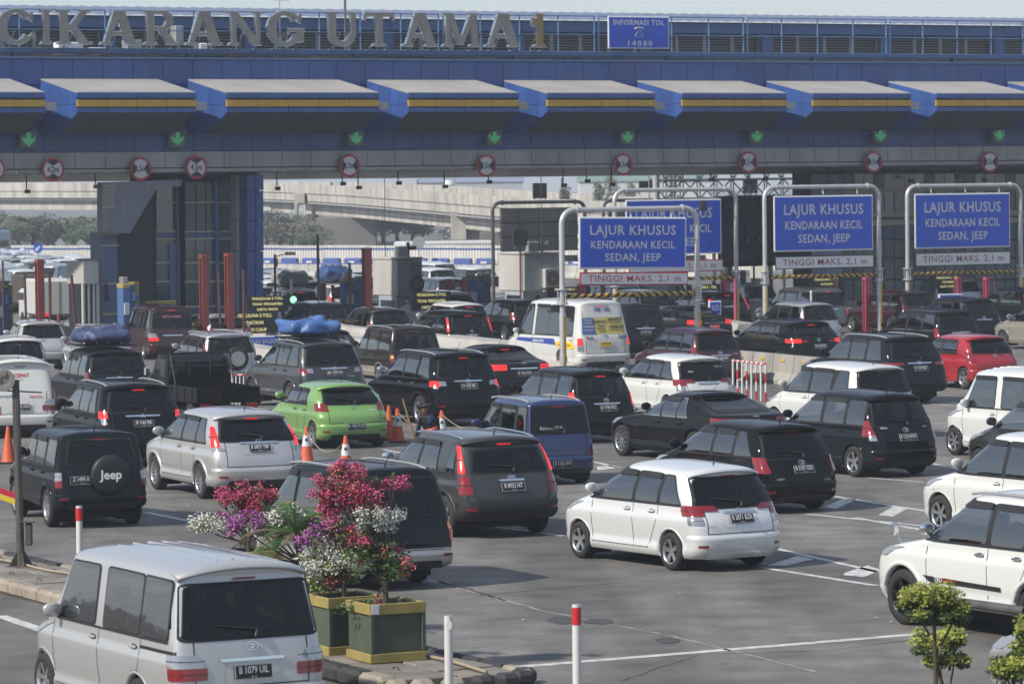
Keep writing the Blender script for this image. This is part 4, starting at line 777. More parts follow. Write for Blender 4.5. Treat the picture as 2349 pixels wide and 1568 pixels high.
# canopies
EDG = [t_at(u) for u in (100, 437, 847, 1160, 1465, 1761, 2040)]; EDG = [EDG[0] - 5.95] + EDG + [EDG[-1] + 5.98, EDG[-1] + 11.95]
CD = 3.35
def canopy(x0, x1, lab):
    c = empty('canopy', TP(x0, 0, 0), TROT); c.parent = roof; c.matrix_parent_inverse = Matrix(); c.location = (x0, 0, 0); c.rotation_euler = (0, 0, 0)
    w = x1 - x0; zb, zf, zl, zr = 9.93, 9.36, 8.62, 7.95
    n = max(1, round(w / 1.19)); ww = w / n
    for i in range(n):                                                   # sloping top sheets
        for j in range(2):
            a, b = -.06 - CD * j / 2, -.06 - CD * (j + 1) / 2; za, zc = zb + (zf - zb) * j / 2, zb + (zf - zb) * (j + 1) / 2
            V = [(i * ww + .008, a - .008, za), ((i + 1) * ww - .008, a - .008, za), ((i + 1) * ww - .008, b + .008, zc), (i * ww + .008, b + .008, zc)]
            MB().add(V + [(x, y, z - .04) for x, y, z in V], [(0, 1, 2, 3), (4, 7, 6, 5), (0, 4, 5, 1), (1, 5, 6, 2), (2, 6, 7, 3), (3, 7, 4, 0)]).obj('top_sheet', GRT, c)
    yf = -.06 - CD
    for i in range(n):
        for z, h, m, nm, dy in ((9.24, .19, BLUE, 'edge_panel', 0), (8.96, .25, YEL, 'yellow_edge', .03), (8.71, .16, BLUE, 'edge_panel', .02)):
            pl(nm, m, (i + .5) * ww, yf + dy, z, ww - .012, .08, h, parent=c)
    MB().box((w / 2, yf + .09, 9.0), (w - .06, .1, .7)).obj('edge_backing', DKB, c)
    side = [(-.06, zb - .04), (yf + .05, zf - .06), (yf + .05, zl), (-1.9, zr), (-.06, zr - .05)]
    for sx, x in ((0, 0.), (1, w)):                                      # side cheeks, three panels each
        ys = [-.06, -1.0, -1.95, -2.7, yf + .04]
        for a, b in zip(ys, ys[1:]):
            f = lambda y: zb - .04 + (zf - zb) * (-y - .06) / CD; g = lambda y: zr - .05 if y > -1.9 else zr + (zl - zr) * (-1.9 - y) / (CD - 1.85)
            zm = 8.93
            for lo, hi in (((g(a), g(b)), (min(zm, f(a)), min(zm, f(b)))), ((zm + .012, zm + .012), (f(a), f(b)))):
                V = [(x, a - .006, lo[0]), (x, b + .006, lo[1]), (x, b + .006, hi[1]), (x, a - .006, hi[0])]
                MB().add(V + [(p + (.04 if sx == 0 else -.04), q, r_) for p, q, r_ in V], [(0, 1, 2, 3), (4, 7, 6, 5), (0, 4, 5, 1), (1, 5, 6, 2), (2, 6, 7, 3), (3, 7, 4, 0)]).obj('cheek_panel', BLUE, c)
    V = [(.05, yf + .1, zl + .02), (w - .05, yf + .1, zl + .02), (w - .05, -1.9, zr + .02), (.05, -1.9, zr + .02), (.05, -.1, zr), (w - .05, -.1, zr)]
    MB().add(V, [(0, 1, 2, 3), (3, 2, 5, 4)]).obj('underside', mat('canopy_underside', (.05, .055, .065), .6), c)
    pl('gutter_box', GREYP, w + .22, yf + .5, 8.86, .42, .9, .3, parent=c)
    return c
for a, b in zip(EDG, EDG[1:]): canopy(a, b - PWD * 1.0 if b - a < 6.5 else b - PWD, '')
# lane arrows and round signs
ARW = mat('arrow_led', (.05, .5, .15), .4, emit=(.12, 1., .35), es=.42); BOXD = mat('box_grey_green', (.11, .14, .13), .6)
WORDS = ['first', 'second', 'third', 'fourth', 'fifth', 'sixth', 'seventh', 'eighth', 'ninth']
LED = [(0, 5), (-1, 4), (1, 4), (0, 4), (-1, 3), (1, 3), (0, 3), (-1, 2), (0, 2), (1, 2), (-4, 1.5), (4, 1.5), (-3, 1), (3, 1), (-4, .5), (4, .5), (-2, .5), (2, .5), (-1, 1), (1, 1), (0, 1), (-3, 0), (3, 0), (-1, 0), (1, 0), (0, 0), (-2, -.5), (2, -.5), (-2, -1.5), (-1, -1), (0, -1), (1, -1), (2, -1.5), (-1, -2), (1, -2), (0, -2), (0, -3), (-3, -.9), (3, -.9)]
for i, u in enumerate((70, 411, 820, 1137, 1442, 1738, 2021, 2293)):
    t = t_at(u, .35); s_ = empty('lane_signal', TP(t, .35, 7.75), TROT + R(3)); tag(s_, WORDS[i] + ' green down arrow lane signal from the left under the roof', 'lane signal', 'green arrow lane signals')
    MB().bbox((0, 0, 0), (.66, .22, .66), .02).bbox((.05, .12, 0), (.5, .2, .5), .02).obj('housing', BOXD, s_)
    mb = MB()
    for x, z in LED: mb.prism([(x * .058 + .017 * math.cos(a), z * .064 - .05 + .017 * math.sin(a)) for a in [k * math.pi / 3 for k in range(6)]], 0, .01)
    mb.v = [(x, -.111 - z, y) for x, y, z in mb.v]; stuff(mb.obj('arrow_lights', ARW, s_))
SWH = mat('sign_white', (.62, .63, .66), .4); SRD = mat('sign_red', (.42, .02, .035), .4); SBK = mat('sign_black', (.012, .014, .02), .5); SBL = mat('sign_blue', (.012, .075, .55), .35, var=.1, vscale=2.); STX = mat('sign_text', (.55, .57, .6), .4); SMR = mat('sign_maroon', (.22, .015, .03), .4)
for i, (u, v, s) in enumerate(((-14, 388, '4,2m'), (121, 389, '4,2m'), (322, 387, '2,5m'), (450, 384, '4,2m'), (801, 380, '2,5m'), (1115, 380, '2,5m'), (1429, 377, '2,5m'), (1716, 372, '2,5m'), (2003, 371, '2,5m'), (2270, 371, '2,5m'))):
    t, z = tz(u, v, .3); g = link('limit_sign', MB().prism(ring_pts(0, 0, .43, .43, 36), 0, .03).mesh('limit_sign', [SRD]), None, Matrix.Translation(TP(t, .3, z)) @ Matrix.Rotation(TROT, 4, 'Z') @ Matrix.Rotation(R(90), 4, 'X'))
    kind = 'height' if s[0] == '4' else 'width'
    tag(g, '%s round %s limit sign from the left reading %s on the grey band' % ((['half cut'] + WORDS)[i], kind, s), 'road sign', 'round limit signs on the grey band')
    link('face', MB().prism(ring_pts(0, 0, .345, .345, 32), .03, .036).mesh('face', [SWH]), g)
    for a in ((90, 270) if kind == 'height' else (0, 180)):
        q = Matrix.Rotation(R(a), 3, 'Z'); P = [(.345 * math.cos(w), .345 * math.sin(w)) for w in np.linspace(-.68, .68, 9)] + [(.13, 0)]
        link('wedge', MB().prism([(q @ Vector((x, y, 0)))[:2] for x, y in P], .0365, .0405).mesh('wedge', [SBK]), g)
    text(s, .3 if s[0] == '4' else .29, SBK, g, Matrix.Translation((0, -.005, .042)), off=.006, sx=.78)
    MB().box((0, -.0, -.14), (.05, .5, .25)).obj('bracket', METAL, g)
# small cameras hanging under the edge
for i, u in enumerate((66, 224, 640, 790, 826, 918, 1024, 1125, 1296, 1350, 1407, 1634, 1720, 1758, 1906, 2062, 2090, 2199, 2260)):
    d = .2 if i % 2 else -1.5; t = t_at(u, d); c = empty('gate_camera', TP(t, d, 6.45), TROT); ln = .35 if i % 2 else .5
    MB().tube([(0, 0, .05), (0, 0, -ln)], .025, 6).obj('stem', BLACKP, c); MB().bbox((0, -.08, -ln - .08), (.13, .28, .14), .02).obj('camera_body', BLACKP, c)
    tag(c, '%s small black camera hanging under the roof edge counted from the left' % (WORDS + ['tenth', 'eleventh', 'twelfth', 'thirteenth', 'fourteenth', 'fifteenth', 'sixteenth', 'seventeenth', 'eighteenth', 'nineteenth'])[i], 'camera', 'cameras under the toll roof')
# ---- roof top: louvred monitor, walkway, letters
mon = empty('roof_monitor', TP(0, -7, 0), TROT); tag(mon, 'blue louvred ventilation storey on top of the toll roof', 'roof storey')
SLAT = mat('louvre_slat', (.36, .36, .37), .5, .3, var=.1); COR = mat('roof_sheet', (.16, .2, .3), .5, .2)
zL = 10.7; MB().box((-1, 2.4, zL + .95), (90, 4, 1.9)).obj('core', mat('monitor_back', (.09, .095, .105), .8), mon)
for k in range(15):
    x = -43 + k * 6
    pl('column', STEELB, x, 0, zL + .7, .55, .6, 1.4, parent=mon)
    pl('beam', STEELB, x + 3, -.35, zL + 1.6, 5.97, .5, .42, parent=mon)
    for j in range(4):
        def lou():
            mb = MB()
            for q in range(9): mb.box((0, 0, -.46 + q * .115), (1.22, .1, .02), M=Matrix.Translation((0, 0, 0)) @ Matrix.Rotation(0, 4, 'X'))
            for q in (-1, 1): mb.box((q * .64, 0, 0), (.07, .12, 1.05))
            return mb.box((0, 0, .55), (1.35, .12, .05)).box((0, 0, -.55), (1.35, .12, .06)).mesh('louvre', [SLAT])
        link('louvre', cached(('lou',), lou), mon, Matrix.Translation((x + .98 + j * 1.36, .0, zL + .76)))
mb = MB(); n = 300
V = []
for i in range(n + 1): x = -46 + 90 * i / n; z = zL + 1.86 + (.035 if i % 2 else 0); V += [(x, -.9, z), (x, 3., z + .5)]
mb.add(V, [(2 * i, 2 * i + 2, 2 * i + 3, 2 * i + 1) for i in range(n)]); mb.obj('corrugated_sheet', COR, mon)
MB().box((-1, -2.8, zL + .1), (88, 3, .22)).obj('flat_roof', mat('roof_felt', (.2, .2, .2), .9, var=.3), mon)
walk = empty('roof_walkway', TP(0, -2.2, 0), TROT); tag(walk, 'blue steel walkway beam with pipe railing above the fascia', 'railing')
zW = 11.02
RAILM = mat('railing_blue', (.13, .24, .42), .5, .3, var=.2)
pl('walk_beam', STEELB, -1, 0, zW + .02, 86, .35, .18, parent=walk); pl('walk_beam', STEELB, -1, 1.0, zW - .02, 86, .3, .12, parent=walk)
for z in (zW + .78, zW + 1.52):
    x = -42
    while x < 42:
        MB().tube([(x + .1, 0, z), (x + 6.9, 0, z)], .028, 6).obj('rail', RAILM, walk); x += 7
x = -42
for k in range(12):
    for j in range(5):
        xx = -42 + k * 7 + (.1 if j == 0 else 6.9 if j == 4 else j * 1.75)
        link('rail_post', cached(('rp',), lambda: MB().tube([(0, 0, 0), (0, 0, 1.52)], .03, 6).mesh('rail_post', [RAILM])), walk, Matrix.Translation((xx, 0, zW)))
    link('support', cached(('sup',), lambda: MB().box((0, 0, -.17), (.22, .3, .36)).mesh('support', [STEELB])), walk, Matrix.Translation((-42 + k * 7 + 3.3, 0, zW)))
# serif letters
GOLD = mat('bronze_face', (.27, .25, .22), .38, .6, var=.2, vscale=1.5); EDGE = mat('bright_steel_edge', (.72, .73, .75), .2, .95)
def stroke(p, q, w0, w1=None):
    """slanted stroke cut horizontally"""
    w1 = w0 if w1 is None else w1; return [(p[0] - w0 / 2, p[1]), (p[0] + w0 / 2, p[1]), (q[0] + w1 / 2, q[1]), (q[0] - w1 / 2, q[1])]
def serif(x, y, w=.34, up=1): return [(x - w / 2, y), (x + w / 2, y), (x + w / 2 - .05, y + .06 * up), (x - w / 2 + .05, y + .06 * up)]
def arc(cx, cy, rx, ry, a0, a1, t0, t1=None, n=20):
    t1 = t0 if t1 is None else t1; O = []; I = []
    for i in range(n + 1):
        a = R(a0 + (a1 - a0) * i / n); k = abs(math.cos(a)); t = t1 + (t0 - t1) * k; O.append((cx + rx * math.cos(a), cy + ry * math.sin(a))); I.append((cx + (rx - t) * math.cos(a), cy + (ry - t1 - (t0 - t1) * k * .6) * math.sin(a)))
    return [[O[i], O[i + 1], I[i + 1], I[i]] for i in range(n)]
def glyph(ch):
    T = .21
    if ch == 'I': return .5, [stroke((.25, 0), (.25, 1), T), serif(.25, 0, .46), serif(.25, 1, .46, -1)]
    if ch == '1': return .42, [stroke((.26, 0), (.26, 1), T), serif(.26, 0, .42), serif(.26, 1, .34, -1), [(0.02, .66), (.16, .66), (.16, .84), (.02, .84)], [(.0, .62), (.06, .62), (.06, .88), (0, .88)]]
    if ch == 'K': return 1.0, [stroke((.2, 0), (.2, 1), T), serif(.2, 0, .42), serif(.2, 1, .42, -1), stroke((.32, .40), (.82, 1), .17, .2), stroke((.82, 0), (.40, .58), .26, .2), serif(.84, 0, .4), serif(.82, 1, .36, -1)]
    if ch == 'A': return 1.05, [stroke((.16, 0), (.5, 1), .13, .2), stroke((.88, 0), (.56, 1), .25, .26), [(.26, .27), (.8, .27), (.76, .37), (.3, .37)], serif(.16, 0, .34), serif(.88, 0, .4), serif(.53, 1, .3, -1)]
    if ch == 'R': return 1.0, [stroke((.2, 0), (.2, 1), T), serif(.2, 0, .42), serif(.2, .998, .42, -1), [(.2, .9), (.56, .9), (.56, 1), (.2, 1)], [(.2, .43), (.56, .43), (.56, .53), (.2, .53)], stroke((.86, 0), (.5, .5), .26, .2), serif(.87, 0, .36)] + arc(.55, .715, .33, .285, -90, 90, .22, .1)
    if ch == 'N': return 1.02, [stroke((.16, 0), (.16, 1), .12), stroke((.88, 0), (.88, 1), .12), stroke((.86, 0), (.16, 1), .22, .2), serif(.16, 0, .32), serif(.12, 1, .3, -1), serif(.88, 1, .32, -1)]
    if ch == 'M': return 1.2, [stroke((.16, 0), (.2, 1), .12), stroke((1.04, 0), (1.0, 1), .2), stroke((.58, .06), (.22, 1), .14, .24), stroke((.6, .06), (1.0, 1), .12, .18), serif(.16, 0, .32), serif(1.04, 0, .36), serif(.2, 1, .3, -1), serif(1.0, 1, .3, -1)]
    if ch == 'T': return .95, [stroke((.47, 0), (.47, 1), T), serif(.47, 0, .42), [(.04, .88), (.9, .88), (.9, 1), (.04, 1)], [(0, .78), (.07, .78), (.1, .93), (.04, 1.05)], [(.94, .78), (.87, .78), (.84, .93), (.9, 1.05)]]
    if ch == 'U': return 1.0, [stroke((.2, .3), (.2, 1), T), stroke((.82, .3), (.82, 1), .13), serif(.2, 1, .4, -1), serif(.82, 1, .32, -1)] + arc(.49, .36, .395, .37, 180, 360, .2, .14)
    if ch == 'C': return 1.02, arc(.5, .5, .48, .52, 38, 322, .24, .11, 30) + [[(.84, .72), (.93, .66), (.93, .96), (.86, .9)], [(.84, .22), (.98, .12), (1.0, .22), (.9, .32)]]
    if ch == 'G': return 1.06, arc(.5, .5, .48, .52, 38, 330, .24, .11, 30) + [[(.84, .72), (.93, .66), (.93, .96), (.86, .9)], [(.8, .08), (1.0, .12), (1.0, .46), (.8, .46)], [(.56, .42), (1.02, .42), (1.02, .5), (.56, .5)], [(.56, .34), (.62, .34), (.62, .5), (.56, .5)]]
LET = [('C', 4, 90), ('I', 102, 129), ('K', 139, 223), ('A', 237, 326), ('R', 338, 419), ('A', 432, 520), ('N', 529, 612), ('G', 621, 705), ('U', 754, 830), ('T', 841, 912), ('A', 928, 1012), ('M', 1021, 1108), ('A', 1118, 1201), ('1', 1227, 1258)]
names = ['metal letter C, first of the gate name', 'metal letter I after the C', 'metal letter K after the I', 'metal letter A between K and R', 'metal letter R of the gate name', 'metal letter A between R and N', 'metal letter N of the gate name', 'metal letter G ending the first word', 'metal letter U starting the second word', 'metal letter T of the second word', 'metal letter A between T and M', 'metal letter M of the second word', 'metal letter A ending the second word', 'bronze numeral one at the end of the gate name']
BRZ = mat('bronze_yellow', (.26, .19, .08), .4, .5)
for (ch, ua, ub), lab in zip(LET, names):
    dd = -1.85; ta, tb = t_at(ua, dd), t_at(ub, dd); vtop = 22 + (ua / 1240) * 10; vb = 101 + (ua / 1240) * 7
    z1 = tz(ua, vtop, dd)[1]; z0 = tz(ua, vb, dd)[1]; w, polys = glyph(ch); h = z1 - z0
    o = empty('rooftop_letter', TP(ta, dd, z0), TROT); tag(o, lab + ' on the roof', 'letter', 'roof letters spelling the gate name')
    mb = MB(); me_ = MB(); sx = (tb - ta) / w
    allp = [p for q in polys for p in q]; x0 = min(p[0] for p in allp); x1 = max(p[0] for p in allp); sx = (tb - ta) / (x1 - x0)
    for k, q in enumerate(polys):
        c = Vector((sum(p[0] for p in q) / len(q), sum(p[1] for p in q) / len(q)))
        f = [((p[0] - x0) * sx, p[1] * h) for p in q]; mb.prism(f, .1 + k * .0006, .135 + k * .0006)
        area = sum(f[i][0] * f[(i + 1) % len(f)][1] - f[(i + 1) % len(f)][0] * f[i][1] for i in range(len(f)))
        cc = (sum(p[0] for p in f) / len(f), sum(p[1] for p in f) / len(f)); g = []
        for i in range(len(f)):                                          # outset edge
            a, b, c2 = Vector(f[i - 1]), Vector(f[i]), Vector(f[(i + 1) % len(f)]); e1 = (b - a); e2 = (c2 - b)
            if e1.length < 1e-6 or e2.length < 1e-6: g.append(tuple(b)); continue
            n1 = Vector((e1.y, -e1.x)).normalized(); n2 = Vector((e2.y, -e2.x)).normalized(); s_ = 1 if area > 0 else -1
            n_ = (n1 + n2); n_ = n_.normalized() if n_.length > .01 else n1; g.append(tuple(b + n_ * s_ * .022))
        me_.prism(g, -.06 + k * .0006, .098 + k * .0006)
    for m_ in (mb, me_): m_.v = [(x, -z, y) for x, y, z in m_.v]
    me_.obj('edge_rim', EDGE, o); mb.obj('letter_face', BRZ if ch == '1' else GOLD, o)
    for q in (.2, .8): MB().tube([((tb - ta) * q, 0, .02), ((tb - ta) * q, .0, -.14), ((tb - ta) * q, .3, -.14)], .022, 5).obj('bracket', METAL, o)
    MB().tube([((tb - ta) * .5, .06, .5), ((tb - ta) * .5, .7, -.1)], .02, 5).obj('strut', METAL, o)
# information sign
def board(nm, u0, v0, u1, v1, d, m, rim, lab, cat='sign', th=.06, tilt=0., group=None):
    """flat board facing along the gate normal; (u0, v0) top left and (u1, v1) bottom right as seen at d metres before the gate line"""
    ta, za = tz(u0, v0, d); tb, zb = tz(u1, v1, d); w, h = tb - ta, za - zb
    o = link(nm, MB().bbox((0, 0, 0), (w, h, th), .02).mesh(nm, [rim]), None, Matrix.Translation(TP((ta + tb) / 2, d, (za + zb) / 2)) @ Matrix.Rotation(TROT, 4, 'Z') @ Matrix.Rotation(R(90), 4, 'X') @ Matrix.Rotation(R(tilt), 4, 'Z'))
    tag(o, lab, cat, group); rr = .05
    link('face', MB().prism([(-w / 2 + rr, -h / 2 + rr), (w / 2 - rr, -h / 2 + rr), (w / 2 - rr, h / 2 - rr), (-w / 2 + rr, h / 2 - rr)], th / 2 + .001, th / 2 + .005).mesh('face', [m]), o); return o, w, h
o, w, h = board('information_sign', 1394, 37, 1535, 113, -1.7, SBL, WHITE, 'blue information board with telephone pictogram standing on the roof railing')
fit_text('INFORMASI TOL', w * .84, h * .165, STX, o, Matrix.Translation((0, h * .3, .037))); fit_text('14080', w * .4, h * .165, STX, o, Matrix.Translation((.05, -h * .34, .037)), space=1.35)
ph = MB(); ph.tube([(-.2, .12, 0), (-.16, .18, 0), (0, .2, 0), (.16, .18, 0), (.2, .12, 0)], .028, 5); ph.tube([(-.07, .1, 0), (-.17, -.12, 0), (-.17, -.17, 0), (.17, -.17, 0), (.17, -.12, 0), (.07, .1, 0), (-.07, .1, 0)], .013, 5)
for a in (-.05, 0, .05):
    for b in (-.06, 0, .05): ph.box((a, b - .02, 0), (.02, .02, .02))
link('telephone_symbol', ph.mesh('telephone_symbol', [STX]), o, Matrix.Translation((0, 0, .05)))
# rooftop clutter
for i, (u, v, h, lab) in enumerate(((793, -20, 2.6, 'thin rusty radio mast rising between the letters G and U'), )):
    t, z = tz(u, 118, -3.); o = MB().tube([TP(t, -3, 10.8), TP(t, -3, 14.6)], .05, 6).obj('radio_mast', mat('rusty_pole', (.12, .09, .08), .8, var=.4)); tag(o, lab, 'mast')
an = MB(); t = t_at(652, -4); a0 = TP(t, -4, 13.1); an.tube([TP(t, -4, 10.8), a0], .02, 5)
for k in range(4): an.tube([a0 + TE * -.35 + Vector((0, 0, .12 * k)), a0 + TE * .4 + Vector((0, 0, .12 * k - .03))], .009, 4)
for q in (-.33, .38): an.tube([a0 + TE * q, a0 + TE * q + Vector((0, 0, .36))], .009, 4)
tag(an.obj('tv_antenna', METAL), 'small wire television aerial above the letter G', 'antenna')
for i, (u0, u1, v0, v1, c) in enumerate(((128, 185, 98, 134, 'white'), (204, 240, 110, 135, 'white'), (285, 320, 92, 118, 'grey'), (396, 415, 60, 102, 'grey'), (452, 470, 100, 118, 'white'), (1500, 1523, 70, 70, 'x'))):
    if c == 'x': continue
    t0_, z0_ = tz(u0, v1, -4.2); t1_, z1_ = tz(u1, v0, -4.2); o = MB().bbox(((t0_ + t1_) / 2, 4.2, max(z0_, 10.75) / 2 + z1_ / 2), (t1_ - t0_, .5, max(.25, z1_ - max(z0_, 10.75))), .03).obj('rooftop_unit', WHITE if c == 'white' else METAL); o.matrix_local = TM
    tag(o, ['wide white air conditioner box under the letter K', 'small white cabinet left of the second A', 'grey duct box under the first A', 'thin grey cabinet behind the letter R', 'small white box under the middle A'][i], 'rooftop unit')
cb = MB(); r3 = random.Random(3)
for k in range(26):
    t = -24 + r3.uniform(0, 27); P = [TP(t + q * .5, -1.2 + r3.uniform(-.1, .1), 10.74 + r3.uniform(0, .16)) for q in range(5)]; cb.tube(P, .018, 4, cap=False)
o = cb.obj('cables', BLACKP); stuff(o); 
# gate carrying tower on the left
tower = empty('gate_tower', TO, TROT); tag(tower, 'dark glazed tower carrying the toll roof at the left with a blue corner column', 'tower')
LGB = mat('panel_pale_blue', (.08, .12, .23), .45, var=.1); TGL = mat('tower_glass', (.03, .06, .075), .06, ior=2.); TGC = mat('tower_curtain', (.07, .09, .095), .2, var=.2, vscale=.8); GSTR = mat('pale_strip', (.42, .38, .3), .5, .2)
def tb_(nm, u0, v0, u1, v1, d, m, dep=.4, par=tower):
    ta, za = tz(u0, v0, d); tb, zb = tz(u1, v1, d); zb = max(zb, .0)
    o = MB().bbox(((ta + tb) / 2, -d + dep / 2, (za + zb) / 2), (tb - ta, dep, za - zb), .015).obj(nm, m, par); return o
VB = 800
tb_('core', 330, 395, 600, VB, -2.2, DKB, 1.3)
tb_('pale_column', 236, 533, 273, VB, -.5, LGB, 1.2); tb_('recess', 273, 420, 400, VB, -1.6, mat('recess_dark', (.015, .02, .03), .7), .5); tb_('inner_column', 388, 560, 416, VB, -1.4, LGB, .5)
for z in (537, 563, 651, 720): tb_('pale_strip', 236, z - 2, 273, z + 2, -.44, GSTR, .1)
for (a, b, m) in ((440, 524, TGL), (556, 692, TGL), (700, 732, TGL)): pass
TSC = .2247
for (a, b) in ((545, 768), (842, 1170), (1176, 1362)):
    ua, ub = 235 + a * TSC, 235 + b * TSC
    vs = [20, 238, 535, 608, 852, 1045, 1300, 1385, 1700]
    for v0, v1 in zip(vs, vs[1:]):
        if (a, v0) in (): continue
        spl = [(ua, ub)] if ub - ua < 60 else [(ua, ua + (ub - ua) * .34), (ua + (ub - ua) * .34, ua + (ub - ua) * .66), (ua + (ub - ua) * .66, ub)]
        for s0, s1 in spl: tb_('wall_panel' if v0 in (535, 1300) else 'window', s0 + .5, 411 + v0 * TSC + 1.5, s1 - .5, 411 + v1 * TSC - 1.5, -1.5, LGB if v0 in (535, 1300) else (TGL if (a != 842 or v0 > 600) else TGC), .12)
    for v in vs[1:-1]: tb_('pale_strip', ua, 411 + v * TSC - 1.6, ub, 411 + v * TSC + 1.6, -1.4, GSTR, .1)
tb_('mullion_column', 235 + 755 * TSC, 400, 235 + 800 * TSC, VB, -1.3, LGB, .4); tb_('mullion_column', 235 + 1172 * TSC, 415, 235 + 1180 * TSC, VB, -1.3, STEELB, .3)
for k, (v0, v1) in enumerate(((400, 436), (437.5, 505), (506.5, 575), (576.5, 645), (646.5, 715), (716.5, VB))):
    tb_('grey_column_panel', 543, v0, 566, v1, -.9, GREYP, .6); tb_('blue_column_panel', 567, v0, 586, v1, -.2, BLUE, 1.5); tb_('blue_column_panel', 587, v0, 605, v1, -.2, BLUE, 1.5)
def polyboard(pts, d, m, nm, dep=.25, par=tower):
    P = [tz(u, v, d) for u, v in pts]; mb = MB().prism(P, 0, dep); mb.v = [(x, -d - z + dep, y) for x, y, z in mb.v]; return mb.obj(nm, m, par)
polyboard([(235, 418), (418, 412), (415, 428), (362, 428), (298, 535), (235, 535)], .1, mat('panel_slate', (.17, .18, .22), .45, .2, var=.15), 'slanted_panel', .5)
polyboard([(236, 430), (264, 430), (264, 474), (236, 474)], .13, TGL, 'window', .1); polyboard([(236, 479), (252, 479), (252, 531), (236, 531)], .13, TGL, 'window', .1)
for v in (427, 476): polyboard([(236, v - 2), (265, v - 2), (265, v + 1), (236, v + 1)], .16, GSTR, 'pale_strip', .06)
polyboard([(240, 655), (246, 650), (250, 690), (242, 690)], .2, BLACKP, 'wall_lamp', .2)
# ---------------------------------------------------------------- the vehicles in the picture
PW = paint('paint_white', (.60, .61, .60)); PS = paint('paint_silver', (.42, .42, .43), .55, .32); PS2 = paint('paint_pale_silver', (.5, .5, .5), .45, .3)
PB = paint('paint_black', (.004, .0045, .0055)); PBB = paint('paint_blue_black', (.008, .010, .014), .2); PG = paint('paint_dark_grey', (.045, .047, .05), .5)
PGM = paint('paint_matt_grey', (.04, .04, .039), .3, .5); PGR = paint('paint_lime_green', (.20, .38, .11), .2, .3); PR = paint('paint_red', (.32, .010, .018)); PMR = paint('paint_maroon', (.045, .008, .012), .3)
PBL = paint('paint_blue', (.02, .035, .13), .3); PTG = paint('paint_dark_teal', (.007, .010, .013), .15); PBE = paint('paint_beige', (.40, .37, .32), .5); PBN = paint('paint_brown_black', (.022, .018, .015), .3); PMG = paint('paint_steel_grey', (.14, .15, .165), .6)
BLT = mat('lettering_blue', (.03, .06, .3), .4); YLT = mat('lettering_yellow', (.8, .5, .03), .4); RLT = mat('lettering_red', (.5, .02, .03), .4); GLT = mat('lettering_grey', (.4, .4, .42), .4)
